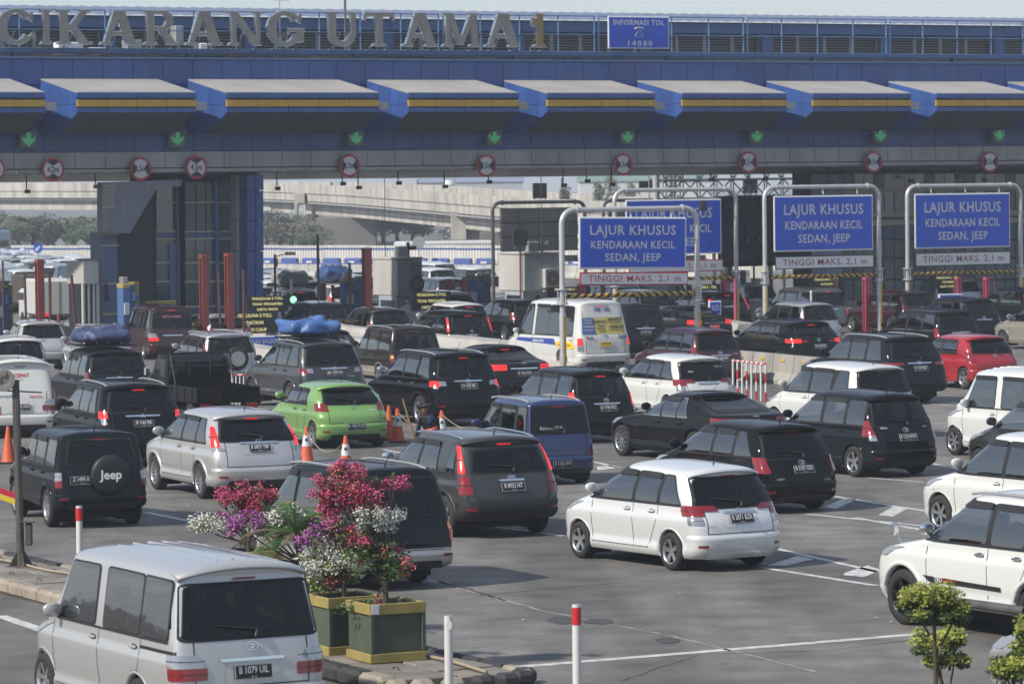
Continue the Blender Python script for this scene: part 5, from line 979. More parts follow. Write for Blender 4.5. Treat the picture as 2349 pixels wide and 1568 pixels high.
# type, paint, (u, v) of the rear roof edge, heading in degrees, plate, label, options
CARS = [
 ('luxio', PS2, 556, 1292, 28, 'B 1079 UIL', 'silver minivan with ribbed roof in the near lane beside the flower boxes', dict(visor=0, chrome=None, name='minivan', cat='van', group='traffic on the near side of the median')),
 ('calya', paint('paint_pearl', (.70, .71, .72), .25, .3), 1664, 1073, 32, 'B 2871 BZR', 'silver white people carrier alone in the front row with red wedge tail lights', dict(marks=[('r', .52, .69, .05, 'CALYA', GLT, 'CENTER')])),
 ('sportage', PGM, 1152, 1002, 26, 'B 8932 NT', 'matt grey crossover with glowing tall red tail lights beside the blue wagon', dict(chrome=CHROME, lit=1, trim=mat('trim_dark', (.012, .012, .014), .55))),
 ('sigra', PB, 1812, 976, 31, 'B 2187 SZD', 'black people carrier with diagonal-d badge directly behind the front white one', dict(marks=[('r', .5, .62, .055, 'SIGRA', GLT, 'CENTER'), ('r', -.5, .58, .055, 'ASTRA', GLT, 'CENTER')])),
 ('xenia', PBB, 2055, 905, 31, 'B 1224 BOV', 'blue black people carrier with family stickers on its rear glass', dict(marks=[('r', -.5, .98, .05, 'VVT-i', PLW, 'CENTER'), ('r', .5, .98, .055, 'XENIA', PLW, 'CENTER')])),
 ('freed', PW, 2022, 840, 30, None, 'creamy white people carrier with wide wraparound rear window behind the saloon', dict()),
 ('karimun', PBL, 1279, 918, 24, 'B 1566 EVF', 'blue boxy small wagon with chrome roof rails', dict(name='wagon', marks=[('r', .2, 1.12, .09, 'KarimunClub', PLW, 'CENTER')])),
 ('avanza', PB, 1375, 851, 29, 'B 1748 SKZ', 'black people carrier behind the blue wagon with lit left tail light', dict(lit=2)),
 ('calya', PW, 1608, 819, 28, None, 'white people carrier with window stickers beside the red and white fence', dict(marks=[('r', .42, 1.2, .07, 'YYYi', PLW, 'CENTER'), ('r', -.42, 1.32, .05, 'baby in car', PLW, 'CENTER')])),
 ('avanza', PMR, 1640, 757, 28, 'B 1688 WR', 'maroon people carrier behind the concrete barrier', dict(marks=[('r', -.5, .93, .05, 'AVANZA', GLT, 'CENTER')])),
 ('santafe', PB, 1858, 737, 29, 'B 1226 PJH', 'black crossover with swept window line and long red tail lights', dict(lit=1)),
 ('fortuner_new', PBB, 2090, 772, 29, 'B 1245 BJU', 'black large off-roader with wide chrome strip ahead of the red hatchback', dict(chrome=None, marks=[('r', 0, 1.085, .03, 'FORTUNER', BLT, 'CENTER')])),
 ('yaris', PR, 2265, 771, 28, None, 'red hatchback with round tail lamps at the right', dict(name='hatchback', marks=[('r', -.42, .93, .05, 'YARIS', CHROME, 'CENTER')])),
 ('innova', PB, 2192, 713, 29, None, 'black minibus with roof spoiler right behind the large off-roader', dict()),
 ('avanza', PB, 2246, 686, 29, None, 'black people carrier under the fourth blue sign board', dict()),
 ('avanza', PS, 1877, 696, 29, None, 'silver people carrier by the yellow and white post of the third sign frame', dict()),
 ('panther', PMG, 1897, 662, 29, None, 'steel grey tall wagon ahead of the silver one at the third sign frame', dict(lit=2)),
 ('crv_old', PMR, 2105, 669, 29, None, 'dark maroon crossover passing between two right hand sign frames', dict()),
 ('rush', PS, 2212, 640, 29, None, 'silver crossover standing at the farthest right booth', dict(detail=1)),
 ('crv', PB, 2386, 662, 29, None, 'black crossover cut by the right edge under the last sign frame', dict(detail=1)),
 ('hiace', PW, 1378, 690, 27, 'D 7900 AP', 'white high roof shuttle minibus with yellow route board on its rear window', dict(name='shuttle_minibus', cat='minibus', lit=1, plm=PLY, noglass=False)),
 ('panther', PB, 1473, 699, 28, 'B 1097 SVD', 'black tall wagon next to the shuttle minibus', dict(marks=[('r', 0, 1.06, .05, 'PANTHER', GLT, 'CENTER')])),
 ('sedan', PB, 1594, 702, 28, 'B 1289 02', 'black saloon car with red plate under the second sign frame', dict(name='saloon_car', lit=1, plm=PLR)),
 ('crv', PB, 1666, 671, 28, None, 'black crossover with lit tail lights at the second sign frame', dict(lit=1)),
 ('mazda2', PGR, 793, 881, 23, 'B 1829 KOD', 'lime green hatchback in the middle of the queue', dict(name='hatchback', marks=[('r', -.42, .84, .055, 'mazda2', PLW, 'CENTER')])),
 ('fortuner', PB, 1060, 810, 26, 'B 1353 SJK', 'glossy black large off-roader with clear tail lamps beside the sweeper', dict(chrome=CHROME, lit=1)),
 ('sedan', PBB, 1155, 793, 25, 'B 1346 KAD', 'dark saloon car with chrome boot strip behind the large off-roader', dict(name='saloon_car', lit=1)),
 ('kijang', PBN, 949, 751, 23, None, 'brown black old wagon with beige sills near the middle red post', dict(trim=paint('paint_sill_beige', (.3, .27, .22)))),
 ('crv_old', PB, 1073, 717, 25, 'B 882 NRI', 'black crossover with tall red pillar lights beside the striped block', dict(lit=1)),
 ('avanza', PG, 893, 709, 24, None, 'dark grey people carrier with silver tailgate behind the middle red post', dict()),
 ('rush', PG, 750, 696, 22, None, 'dark grey crossover with roof rails under the green signal lamp', dict()),
 ('fortuner', PG, 755, 786, 25, 'BK 1259 UO', 'charcoal large off-roader carrying a blue tarpaulin bundle on its roof rack', dict(lit=0, marks=[('r', -.46, .9, .05, 'Fortuner', GLT, 'CENTER')])),
 ('mazda2', PB, 757, 757, 22, None, 'black hatchback hidden behind the charcoal off-roader', dict(detail=1, name='hatchback')),
 ('terios', PS, 525, 766, 23, None, 'silver crossover with round spare wheel disc behind the pickup', dict(trim=PS)),
 ('innova', PBB, 266, 805, 21, None, 'blue black minibus with a blue covered load on its roof', dict()),
 ('pajero', PB, 316, 882, 21, 'B 1163 PJK', 'black large off-roader with long dripping red tail lights and white roof bars', dict(lit=1, roofm=None)),
 ('crv', PS2, 574, 946, 24, 'B 2873 TBF', 'silver rounded crossover next to the lime green hatchback', dict(lit=1)),
 ('jimny', PTG, 226, 991, 20, 'Z 1499 AT', 'dark teal boxy off-roader with spare wheel cover lettered Jeep', dict(trim=PTG)),
 ('kijang', PTG, 905, 1075, 28, None, 'dark green and silver old wagon behind the flower boxes', dict(trim=PS, roofm=PS)),
 ('blindvan', PW, 45, 826, 13, 'B 9046 NCE', 'white delivery van with red side flash at the left edge', dict(name='delivery_van', cat='van', noglass=True, emb=0, marks=[('r', .02, 1.5, .12, 'SICEPAT', RLT, 'CENTER'), ('r', .02, 1.4, .05, 'EKSPRES', GLT, 'CENTER'), ('r', -.35, .98, .07, 'FREE PICK', RLT, 'CENTER'), ('r', .35, 1.0, .06, 'BEST DELIVERY', BLACKP, 'CENTER')])),
 ('avanza', PW, 42, 777, 13, None, 'white people carrier behind the delivery van', dict()),
 ('livina', PS2, 95, 739, 14, None, 'pale silver people carrier behind the left red steel post', dict()),
 ('rush', PS, 243, 750, 16, None, 'silver crossover with ribbed roof ahead of the blue covered load', dict(detail=1)),
 ('livina', PBE, 232, 703, 17, None, 'cream people carrier next to the maroon van', dict()),
 ('van', PMR, 392, 702, 19, None, 'maroon van with chrome window surrounds and pink lettering on its rear glass', dict(name='van', cat='van', lit=1, emb=0, marks=[('r', 0, 1.5, .1, 'KARYA USAHA', mat('pink_letters', (.5, .2, .25), .5), 'CENTER')])),
 ('mazda2', PW, 520, 724, 20, None, 'white small car half hidden by the rusty posts', dict(detail=1, name='hatchback')),
 ('terios', PW, 690, 665, 22, None, 'white crossover carrying a grey tarpaulin bundle beyond the gate', dict(lit=1)),
 ('avanza', PB, 728, 648, 22, None, 'dark people carrier beside the grey tarpaulin load', dict(detail=1)),
 ('rush', PS, 655, 622, 23, None, 'silver crossover with black rack beyond the gate', dict(detail=1)),
 ('avanza', PW, 792, 654, 24, None, 'white people carrier carrying a blue tarpaulin bundle beyond the gate', dict(lit=1)),
 ('rush', PG, 1035, 640, 26, None, 'grey crossover with lit brake light right of the middle booth', dict(lit=1, detail=1)),
 ('crv', PW, 1045, 670, 26, None, 'white crossover between the booth and machine nine', dict(detail=1)),
 ('avanza', PW, 1075, 697, 26, None, 'white people carrier just ahead of the black one with pillar lights', dict(lit=1, detail=1)),
 ('innova', PW, 1015, 617, 26, None, 'white minibus with roof box beyond the middle booth', dict(detail=1)),
 ('livina', PW, 1125, 632, 27, None, 'white people carrier above the machine numbered nine', dict(detail=1)),
 ('livina', PB, 1212, 690, 26, None, 'black car half hidden by the front of the shuttle minibus', dict(detail=1)),
]
placed = []
for tk, col, u, v, psi, pl, lab, kw in CARS:
    p = place(tk, u, v, psi); kw = dict(kw); kw.setdefault('group', 'cars queuing at the toll gate'); kw.setdefault('name', 'parked_car' if 0 else 'car')
    kw.setdefault('plate', None); kw['plate'] = pl
    if kw.get('detail', 2) == 1: kw['visor'] = 0
    rims = 'black' if 0 else rnd.choice(['five', 'six', 'ten'])
    o = vehicle(tk, col, p, R(psi), lab, rim=rims, **{k: w for k, w in kw.items() if k != 'rim'}); placed.append((lab, tk, p, R(psi), o))
# the near right cars are seen from the side: their front left wheel is the fixed point
def place_front(tk, u, v, psi):
    T = TY[tk]; P = G(u, v, 0); p = R(psi); h = Vector((-math.sin(p), math.cos(p), 0)); l = Vector((-math.cos(p), -math.sin(p), 0))
    q = P - h * (T['L'] - T['fo']) - l * (T['W'] / 2 - .05); return Vector((q.x, q.y, 0))
for tk, col, u, v, psi, lab, kw in [
    ('fortuner', PW, 2076, 1432, 31, 'white large off-roader with black alloy wheels nearest at the right edge', dict(rim='black', chrome=CHROME, marks=[('s', 3.05, .66, .09, 'TRD', PLW, 'CENTER'), ('s', 2.82, .66, .08, 'Sportivo', RLT, 'CENTER')])),
    ('innova', PW, 2158, 1222, 30, 'white minibus with dark window visors just above the nearest white off-roader', dict(rim='six')),
    ('avanza', PG, 2248, 1100, 29, 'black people carrier with its nose showing at the right edge', dict(rim='five')),
    ('van', PW, 2190, 1043, 29, 'white minivan with dark window visors at the right edge', dict(rim='six', name='minivan', cat='van')),
    ('livina', PBE, 2302, 799, 30, 'champagne beige people carrier behind the red hatchback', dict(rim='six', chrome=CHROME)),
    ('bmw', PB, 1427, 1045, 29, 'low glossy black saloon with chrome window surround and multi spoke wheels', dict(rim='ten', name='saloon_car')),
    ('sedan', PS, 2345, 1640, 33, 'silver saloon nosing in at the bottom right corner', dict(rim='five', name='saloon_car', group='traffic on the near side of the median'))]:
    kw = dict(kw); kw.setdefault('name', 'car'); p = place_front(tk, u, v, psi); o = vehicle(tk, col, p, R(psi), lab, plate=None if tk != 'bmw' else None, **kw); placed.append((lab, tk, p, R(psi), o))
def clash():
    def corners(tk, p, psi):
        T = TY[tk]; h = Vector((-math.sin(psi), math.cos(psi))); l = Vector((-math.cos(psi), -math.sin(psi)))
        return [Vector(p[:2]) + h * a + l * b for a, b in ((0, T['W'] / 2), (T['L'], T['W'] / 2), (T['L'], -T['W'] / 2), (0, -T['W'] / 2))], h, l
    for i in range(len(placed)):
        for j in range(i):
            A, h1, l1 = corners(*placed[i][1:4]); B, h2, l2 = corners(*placed[j][1:4]); pen = 9
            for ax in (h1, l1, h2, l2):
                a = [p.dot(ax) for p in A]; b = [p.dot(ax) for p in B]; pen = min(pen, min(max(a), max(b)) - max(min(a), min(b)))
            if pen > .02: print('CLASH %.2f | %s | %s' % (pen, placed[i][0], placed[j][0]))
clash()
# ---------------------------------------------------------------- sign frames over the lanes
GALV = mat('pale_pipe', (.50, .5, .51), .4, .35, var=.12, vscale=3); GALD = mat('dark_pipe', (.10, .10, .10), .5, .4, var=.3, vscale=3); HZY = mat('hazard_yellow', (.62, .38, .03), .5, var=.15, vscale=6); HZB = mat('hazard_black', (.02, .02, .022), .55)
def rot_to(o, ang): return Matrix.Translation(o) @ Matrix.Rotation(ang, 4, 'Z') @ Matrix.Rotation(R(90), 4, 'X')
def sframe(ul, ur, vb, vtop, vbar, s, lab, pipe, blue=None, white=None, ang=None, lower=True, words=True, wframe=SRD, wtext=SRD, tilt=0., tall=0):
    """a pipe portal: ul/ur pole pixels, s = pixels per metre at the left pole; heights from the same scale"""
    ang = TROT if ang is None else ang; Y = F_PX / s; P = PY(ul, vbar, Y); e = Vector((math.cos(ang), math.sin(ang), 0)); b0 = Vector((P.x, P.y, 0)); q = (ur - U0) / F_PX
    w = (q * b0.y - b0.x) / (e.x - q * e.y); hz = lambda v, u: H_CAM - (v - (430 - (u - U0) * .01222)) / s
    zt = hz(vtop, ul); zb = hz(vbar, ul); o = empty('sign_frame', b0, ang); tag(o, lab, 'sign frame')
    r = .085; c = .42
    pts = [(0, 0, 2.0 if lower else 0), (0, 0, zt - c)] + [(c - c * math.cos(a), 0, zt - c + c * math.sin(a)) for a in np.linspace(.25, 1.4, 5)] + [(c, 0, zt), (w / 2, 0, zt)]
    MB().tube(pts, r, 10).obj('pipe', pipe, o); pts2 = [(w - x, y, z) for x, y, z in pts]; MB().tube(pts2, r, 10).obj('pipe', pipe, o)
    for x in (c + .1, w - c - .1): MB().tube([(x - .03, 0, zt), (x + .03, 0, zt)], r * 1.5, 10).obj('flange', pipe, o)
    if lower:
        for x in (0, w):
            MB().tube([(x, 0, .0), (x, 0, 2.02)], .1, 12).obj('pole', pipe, o)
            n = 7; V = []; 
            for i in range(n + 1): a = -1.25 + 1.75 * i / n; V += [(x + .104 * math.cos(a - .6), .104 * math.sin(a - .6), .05), (x + .104 * math.cos(a - .6), .104 * math.sin(a - .6), 1.95)]
            MB().add(V, [(2 * i, 2 * i + 2, 2 * i + 3, 2 * i + 1) for i in range(n)], 0, True).obj('yellow_band', HZY, o)
            for z in (zb - .22, zb + .22): MB().tube([(x, 0, z - .02), (x, 0, z + .02)], .19, 8).obj('collar', pipe, o)
            for k in range(6): MB().tube([(x + .15 * math.cos(k), .15 * math.sin(k), zb - .24), (x + .15 * math.cos(k), .15 * math.sin(k), zb + .24)], .014, 4).obj('bolt', pipe, o)
        x = .12; k = 0
        while x < w - .15:                                                  # striped height bar, one band after the other
            x1 = min(x + .14, w - .12); y = -.0; V = []; n = 8; dz = .10 * (1 if x < w / 2 else -1)
            for q_, xx in ((0, x), (1, x1)):
                for i in range(n): a = 2 * math.pi * i / n; V.append((xx + dz * math.sin(a) * .9, y + .07 * math.cos(a), zb + .07 * math.sin(a)))
            m_ = HZY if k % 2 else HZB
            MB().add(V, [(i, (i + 1) % n, n + (i + 1) % n, n + i) for i in range(n)], 0, True).obj('height_bar_band', m_, o); x = x1; k += 1
    def bd(quad, faces, rim, nm, th=.05, lab2=''):
        u0, v0, u1, v1 = quad; x0 = (u0 - ul) / (ur - ul) * w; x1 = (u1 - ul) / (ur - ul) * w; z0, z1 = hz(v1, u0), hz(v0, u0); W_, H_ = x1 - x0, z1 - z0
        M = Matrix.Translation(((x0 + x1) / 2, -.14, (z0 + z1) / 2)) @ Matrix.Rotation(R(90), 4, 'X') @ Matrix.Rotation(R(tilt), 4, 'Z')
        b = link(nm, MB().bbox((0, 0, 0), (W_, H_, th), .02).mesh(nm, [rim]), o, M)
        k = .055 if nm == 'sign_board' else .045
        link('board_face', MB().prism([(-W_ / 2 + k, -H_ / 2 + k), (W_ / 2 - k, -H_ / 2 + k), (W_ / 2 - k, H_ / 2 - k), (-W_ / 2 + k, H_ / 2 - k)], th / 2 + .001, th / 2 + .005).mesh('board_face', [faces]), b)
        return b, W_, H_
    if blue:
        b, W_, H_ = bd(blue, SBL, WHITE, 'sign_board')
        if words:
            for s_, sz, dy, sx in (('LAJUR KHUSUS', .19, .24, .8), ('KENDARAAN KECIL', .15, -.04, .78), ('SEDAN, JEEP', .15, -.28, .52)):
                fit_text(s_, W_ * sx, H_ * sz, STX, b, Matrix.Translation((0, dy * H_, .033)), off=.018)
            link('board_joint', MB().box((0, H_ * .0, .031), (W_ - .12, .012, .003)).box((.0, 0, .0315), (.012, H_ - .12, .003)).mesh('board_joint', [STEELB]), b)
        for q_ in (.2, .5, .8): MB().tube([(w * q_, 0, zt), (w * q_, -.1, zt - .28)], .03, 5).obj('hanger', pipe, o)
    if white:
        b, W_, H_ = bd(white, SWH, wframe, 'height_board')
        if words: fit_text('TINGGI MAKS. 2,1 m', W_ * .85, H_ * .48, wtext, b, Matrix.Translation((0, 0, .033)), off=.006)
    return o, w
sframe(1290, 1601, 850, 482, 680, 76.5, 'nearest sign frame, its blue board tilted and overlapping the one behind', GALV, (1323, 500, 1570, 620), (1324, 627, 1574, 658), tilt=-1.0)
sframe(1411, 1691, 779, 437, 643, 61, 'second sign frame, its board half covered by the nearest frame', GALV, (1432, 459, 1652, 586), (1438, 599, 1655, 627))
sframe(1755, 2019, 777, 430, 636, 61, 'third sign frame from the left with black edged height board', GALV, (1771, 450, 2000, 578), (1773, 588, 2001, 619), wframe=SBK, wtext=SMR)
sframe(2082, 2344, 770, 427, 628, 58, 'sign frame cut by the right edge with black edged height board', GALV, (2094, 445, 2314, 571), (2095, 580, 2314, 612), wframe=SBK, wtext=SMR)
GRB = mat('board_back', (.21, .2, .185), .6, .3, var=.15, vscale=1.5)
def backframe(ul, ur, vtop, s, q, lab, sub=None):
    o, w = sframe(ul, ur, 700, vtop, 600, s, lab, GALD, lower=False, words=False)
    hz = lambda v, u: H_CAM - (v - (430 - (u - U0) * .01222)) / s
    for (u0, v0, u1, v1) in q:
        nx, nz = max(1, round((u1 - u0) / 42)), max(1, round((v1 - v0) / 36)); x0, x1 = (u0 - ul) / (ur - ul) * w, (u1 - ul) / (ur - ul) * w; z0, z1 = hz(v1, ul), hz(v0, ul)
        for i in range(nx):
            for j in range(nz):
                dx, dz = (x1 - x0) / nx, (z1 - z0) / nz; MB().bbox((x0 + dx * (i + .5), .15, z0 + dz * (j + .5)), (dx - .04, .04, dz - .04), .008).obj('board_panel', GRB, o)
        MB().box(((x0 + x1) / 2, .19, (z0 + z1) / 2), (x1 - x0, .03, z1 - z0)).obj('board_back', BLACKP, o)
backframe(1131, 1345, 465, 50, [(1153, 478, 1332, 578), (1153, 589, 1332, 603)], 'dark pipe frame seen from behind with a grey unlettered board')
backframe(1385, 1640, 460, 49, [(1400, 475, 1625, 577), (1400, 590, 1625, 603)], 'dark pipe frame mostly hidden behind the second blue board')
backframe(1655, 1800, 452, 48, [(1668, 478, 1785, 578), (1668, 600, 1785, 607)], 'dark pipe frame between the second and third blue boards')
# flood lights standing on poles
def flood(u, v0, v1, s, w, lab, pole=None, wall=None):
    P = PY(u, (v0 + v1) / 2, F_PX / s); o = empty('flood_light', P, R(8)); h = (v1 - v0) / s
    MB().bbox((0, 0, 0), (w / s, .22, h), .02).obj('lamp_box', BLACKP, o)
    for x in (-w / s * .4, w / s * .4): MB().box((x, 0, -h / 2 - .08), (.04, .04, .16)).obj('foot', METAL, o)
    if pole: MB().tube([(0, .05, -h / 2), (0, .05, -P.z + .02)], .045, 6).obj('pole', mat('pole_rust_red', (.16, .035, .03), .6, var=.2), o)
    tag(o, lab, 'flood light')
flood(1238, 420, 455, 50, 32, 'black flood light box above the dark frame left of the signs'); flood(1193, 527, 563, 52, 33, 'black flood light box on the right concrete booth', True)
flood(1482, 415, 432, 49, 33, 'black flood light box above the second blue board'); flood(1721, 411, 443, 49, 33, 'black flood light box between the second and third boards'); flood(1729, 507, 545, 52, 32, 'black flood light box on a red pole left of the third frame', True)
flood(1505, 509, 531, 73, 17, 'small black lamp hanging before the nearest blue board'); flood(1612, 460, 483, 66, 15, 'small black lamp hanging before the second blue board')
# ---------------------------------------------------------------- toll islands, booths, machines
BTH = mat('booth_grey', (.42, .41, .39), .6, var=.12, vscale=.9); BTHD = mat('booth_dark_glass', (.02, .025, .03), .15); LEDB = mat('led_board_black', (.012, .013, .014), .5); LEDY = mat('led_yellow', (.7, .65, .2), .5, emit=(1, .88, .35), es=.9)
LEDG = mat('led_green', (.2, .8, .3), .5, emit=(.3, 1, .4), es=1.0); REDP = mat('post_red', (.24, .05, .038), .5, var=.12, vscale=2); PINK = mat('post_pink', (.42, .07, .12), .5, var=.12, vscale=2); RUST = mat('post_rust', (.09, .03, .025), .7, var=.3)
MBL = mat('machine_blue', (.03, .12, .35), .45, var=.1); MYL = mat('machine_yellow', (.22, .19, .03), .5, var=.15); MLB = mat('machine_light_blue', (.07, .15, .33), .5)
def gp(u, v): P = G(u, v); return P
def at(u, s, z=0.): """point on the column u at scale s"""; P = PY(u, 500, F_PX / s); return Vector((P.x, P.y, z))
def zz(v, u, s): return H_CAM - (v - (430 - (u - U0) * .01222)) / s
def post(u0, u1, vt, s, m, lab, cat='post', z0=0., lean=0., wide=None, group=None):
    s = s * 1.09 if u0 < 570 else s * 1.03 if u0 < 1000 else s
    w = wide or (u1 - u0) / s; z1 = zz(vt, u0, s); P = at((u0 + u1) / 2 + lean, s)
    o = empty(cat.replace(' ', '_'), P, TROT); tag(o, lab, cat, group)
    ln = -lean / s
    V0 = [(-w / 2, -w / 2), (w / 2, -w / 2), (w / 2, w / 2), (-w / 2, w / 2)]
    if w > .18:                                                           # fabricated H section with cap plate
        for y in (-w * .42, w * .42): MB().bbox((0, y, (z1 + z0) / 2), (w, w * .16, z1 - z0), .008).obj('flange', m, o)
        MB().box((0, 0, (z1 + z0) / 2), (w * .16, w * .68, z1 - z0)).obj('web', m, o); MB().bbox((0, 0, z1 + .02), (w * 1.05, w * 1.1, .12), .01).obj('cap', m, o)
        for k in range(int((z1 - z0) / .35)): MB().tube([(-w * .51, -w * .42, z0 + .2 + k * .35), (-w * .47, -w * .42, z0 + .2 + k * .35)], .02, 6).obj('bolt', m, o)
    else:
        MB().tube([(0, 0, z0), (ln, 0, z1)], w / 2, 7).obj('tube', m, o); MB().tube([(ln, 0, z1 - .03), (ln, 0, z1 + .02)], w / 2 * 1.2, 7).obj('cap', m, o)
    return o
SR, SL = 53, 59
post(80, 97, 600, 62, REDP, 'thick red steel post at the far left in front of the queue'); post(457, 474, 589, 60, REDP, 'left of the pair of thick red posts before the tower'); post(515, 532, 586, 60, REDP, 'right of the pair of thick red posts before the tower')
post(831, 849, 573, 60, REDP, 'thick red post beside the concrete booth with coiled hose'); post(2, 7, 600, 61, RUST, 'thin dark rod at the extreme left'); post(51, 57, 630, 61, RUST, 'thin rusty rod left of the far left red post', lean=3); post(108, 115, 632, 62, RUST, 'thin rusty rod right of the far left red post')
post(127, 134, 722, 63, REDP, 'short red rod beside the silver roof bars'); post(157, 164, 632, 62, RUST, 'leaning rusty rod before the small white booth', lean=14)
post(425, 432, 702, 60, REDP, 'short red rod right of the maroon van'); post(496, 502, 618, 60, RUST, 'thin rusty rod between the red post pair', lean=4); post(553, 560, 620, 60, RUST, 'thin rusty rod right of the red post pair')
post(725, 731, 538, 56, GALD, 'tall thin grey pole before the concrete fence'); post(797, 803, 603, 60, RUST, 'thin brown pole left of the middle red post')
post(733, 744, 655, 54, REDP, 'short dark red steel post left of machine eleven'); post(757, 765, 655, 54, REDP, 'second short dark red post left of machine eleven')
post(1021, 1033, 644, 55, REDP, 'short rust red post behind the white crossover'); post(1058, 1070, 643, 56, PINK, 'short pink post left of machine nine')
for u0, u1, vt, s, m, lab in ((1325, 1338, 655, 58, PINK, 'pink post just right of the nearest frame pole'), (1337, 1348, 632, 54, REDP, 'red post right of the nearest frame pole'), (1655, 1670, 648, 58, PINK, 'pink post left of the black crossover tail light'), (1632, 1638, 646, 54, REDP, 'short red stub under the second height board'), (1376, 1386, 655, 57, REDP, 'red stub behind the striped bar of the nearest frame'), (1401, 1410, 655, 57, PINK, 'pink stub left of the second frame pole'),
    (1911, 1921, 640, 57, PINK, 'pink post under the third height board'), (1979, 1992, 640, 59, PINK, 'tall pink post left of the third frame right pole'), (2190, 2203, 640, 57, PINK, 'pink post before the fourth led board'), (2256, 2268, 640, 57, PINK, 'rightmost pink post under the last height board'), (1681, 1689, 640, 60, PINK, 'maroon post beside the second frame right pole')):
    post(u0, u1, vt, s, m, lab)
post(1995, 2000, 640, 59, RUST, 'thin maroon pole right of the tall pink post'); post(2279, 2283, 640, 57, RUST, 'thin rusty pole before the right building')
# camera poles
for (u, vt, s, lab, m) in ((629, 583, 58, 'thin red camera pole right of the tower', mat('pole_red', (.2, .03, .03), .5)),):
    P = at(u, s); o = empty('camera_pole', P, TROT); z1 = zz(vt, u, s); MB().tube([(0, 0, 0), (0, 0, z1)], .05, 7).obj('pole', m, o); MB().tube([(0, 0, z1 - .1), (.4, -.1, z1 + .0)], .02, 5).obj('arm', BLACKP, o)
    MB().bbox((.42, -.25, z1 + .02), (.14, .42, .13), .02, M=Matrix.Translation((.42, 0, z1)) @ Matrix.Rotation(R(50), 4, 'Z') @ Matrix.Translation((-.42, 0, -z1))).obj('camera_body', WHITE, o); MB().bbox((.0, -.08, z1 - .35), (.14, .1, .3), .02).obj('junction_box', BLACKP, o); tag(o, lab, 'camera pole')
def ledboard(u0, v0, u1, v1, s, lines, lab, green=None, m=LEDY):
    P = at((u0 + u1) / 2, s); z0, z1 = zz(v1, u0, s), zz(v0, u0, s); w = (u1 - u0) / s / math.cos(TROT) * .98; h = z1 - z0
    o = empty('led_board', P, TROT); tag(o, lab, 'message board'); MB().bbox((0, 0, (z0 + z1) / 2), (w, .22, h), .015).obj('housing', LEDB, o)
    for x in (-w * .32, w * .32): MB().box((x, .05, z0 / 2), (.1, .1, z0)).obj('leg', METAL, o)
    for i, L in enumerate(lines):
        if L: fit_text(L, w * (.74 if len(L) > 12 else .5 if len(L) > 9 else .36), h / len(lines) * .5, m, o, Matrix.Translation((0, -.114, z1 - h * (i + .5) / len(lines))) @ Matrix.Rotation(R(90), 4, 'X'), off=-.005)
    return o, w, h, z0, z1
ledboard(527, 716, 630, 765, 65, ['PENGGUNA E-TOLL', 'PASTIKAN', 'SALDO CUKUP'], 'lower black message board with broken yellow lettering right of the red post')
o, w, h, z0, z1 = ledboard(561, 679, 655, 716, 63.5, ['PENGGUNA E-TOLL', 'TIDAK MENGAMBIL', 'KARTU MASUK'], 'upper message board reading about taking no card beside the round green lamp')
P = at(667, 60); g = empty('signal_lamp', P, TROT); MB().bbox((0, 0, zz(688, 667, 60)), (.42, .22, .42), .02).obj('housing', LEDB, g); mb = MB().prism(ring_pts(0, 0, .13, .13, 16), 0, .02); ln = mb.mesh('lens', [mat('green_lamp', (.2, .9, .4), .4, emit=(.25, 1, .4), es=2.2)]); link('lens', ln, g, Matrix.Translation((0, -.115, zz(687, 667, 60))) @ Matrix.Rotation(R(90), 4, 'X')); MB().box((0, .05, 1.2), (.08, .08, 2.4)).obj('leg', METAL, g); tag(g, 'round glowing green signal lamp right of the upper message board', 'signal lamp')
ledboard(940, 669, 1030, 712, 58, ['PENGGUNA E-TOLL', 'TIDAK MENGAMBIL', 'KARTU MASUK'], 'black message board right of the concrete booth')
ledboard(1254, 658, 1352, 682, 56, ['PENGGUNA E - TOLL', 'PASTIKAN'], 'message board behind the nearest frame pole')
ledboard(1573, 652, 1650, 694, 56, ['PENGGUNA E - TOLL', 'PASTIKAN', 'SALDO CUKUP'], 'message board behind the second frame right side')
ledboard(1853, 636, 1931, 668, 55, ['PENGGUNA E - TOLL', 'PASTIKAN', 'SALDO CUKUP'], 'message board under the third height board'); ledboard(2132, 632, 2208, 662, 55, ['PENGGUNA E - TOLL', 'PASTIKAN', 'SALDO CUKUP'], 'message board under the last height board')
def smallsign(u0, v0, u1, v1, s, lines, lab, hatch=None):
    P = at((u0 + u1) / 2, s); z0, z1 = zz(v1, u0, s), zz(v0, u0, s); w = (u1 - u0) / s / math.cos(TROT); h = z1 - z0; o = empty('balance_notice', P, TROT); tag(o, lab, 'sign')
    MB().bbox((0, 0, (z0 + z1) / 2), (w, .07, h), .015).obj('board', WHITE, o); MB().bbox((0, -.02, (z0 + z1) / 2), (w - .1, .06, h - .1), .01).obj('board_face', SBL, o)
    for i, L in enumerate(lines): fit_text(L, w * (.82 if len(L) > 8 else .6), h / len(lines) * .42, STX, o, Matrix.Translation((-w / 2 + .12 if 0 else 0, -.054, z1 - h * (i + .5) / len(lines))) @ Matrix.Rotation(R(90), 4, 'X'))
    for x in (-w * .4, w * .4): MB().box((x, .05, z0 / 2), (.06, .05, z0)).obj('leg', METAL, o)
smallsign(628, 735, 667, 773, 63, ['SALDO', 'CUKUP'], 'small blue notice reading saldo cukup right of the lower message board')
smallsign(540, 771, 635, 821, 66, ['PASTIKAN SALDO', 'E-TOLL CUKUP'], 'blue notice behind the silver crossover with spare wheel'); smallsign(965, 751, 1048, 789, 66, ['PASTIKAN SALDO', 'E-TOLL CUKUP'], 'blue notice beside the yellow and black hatched block')
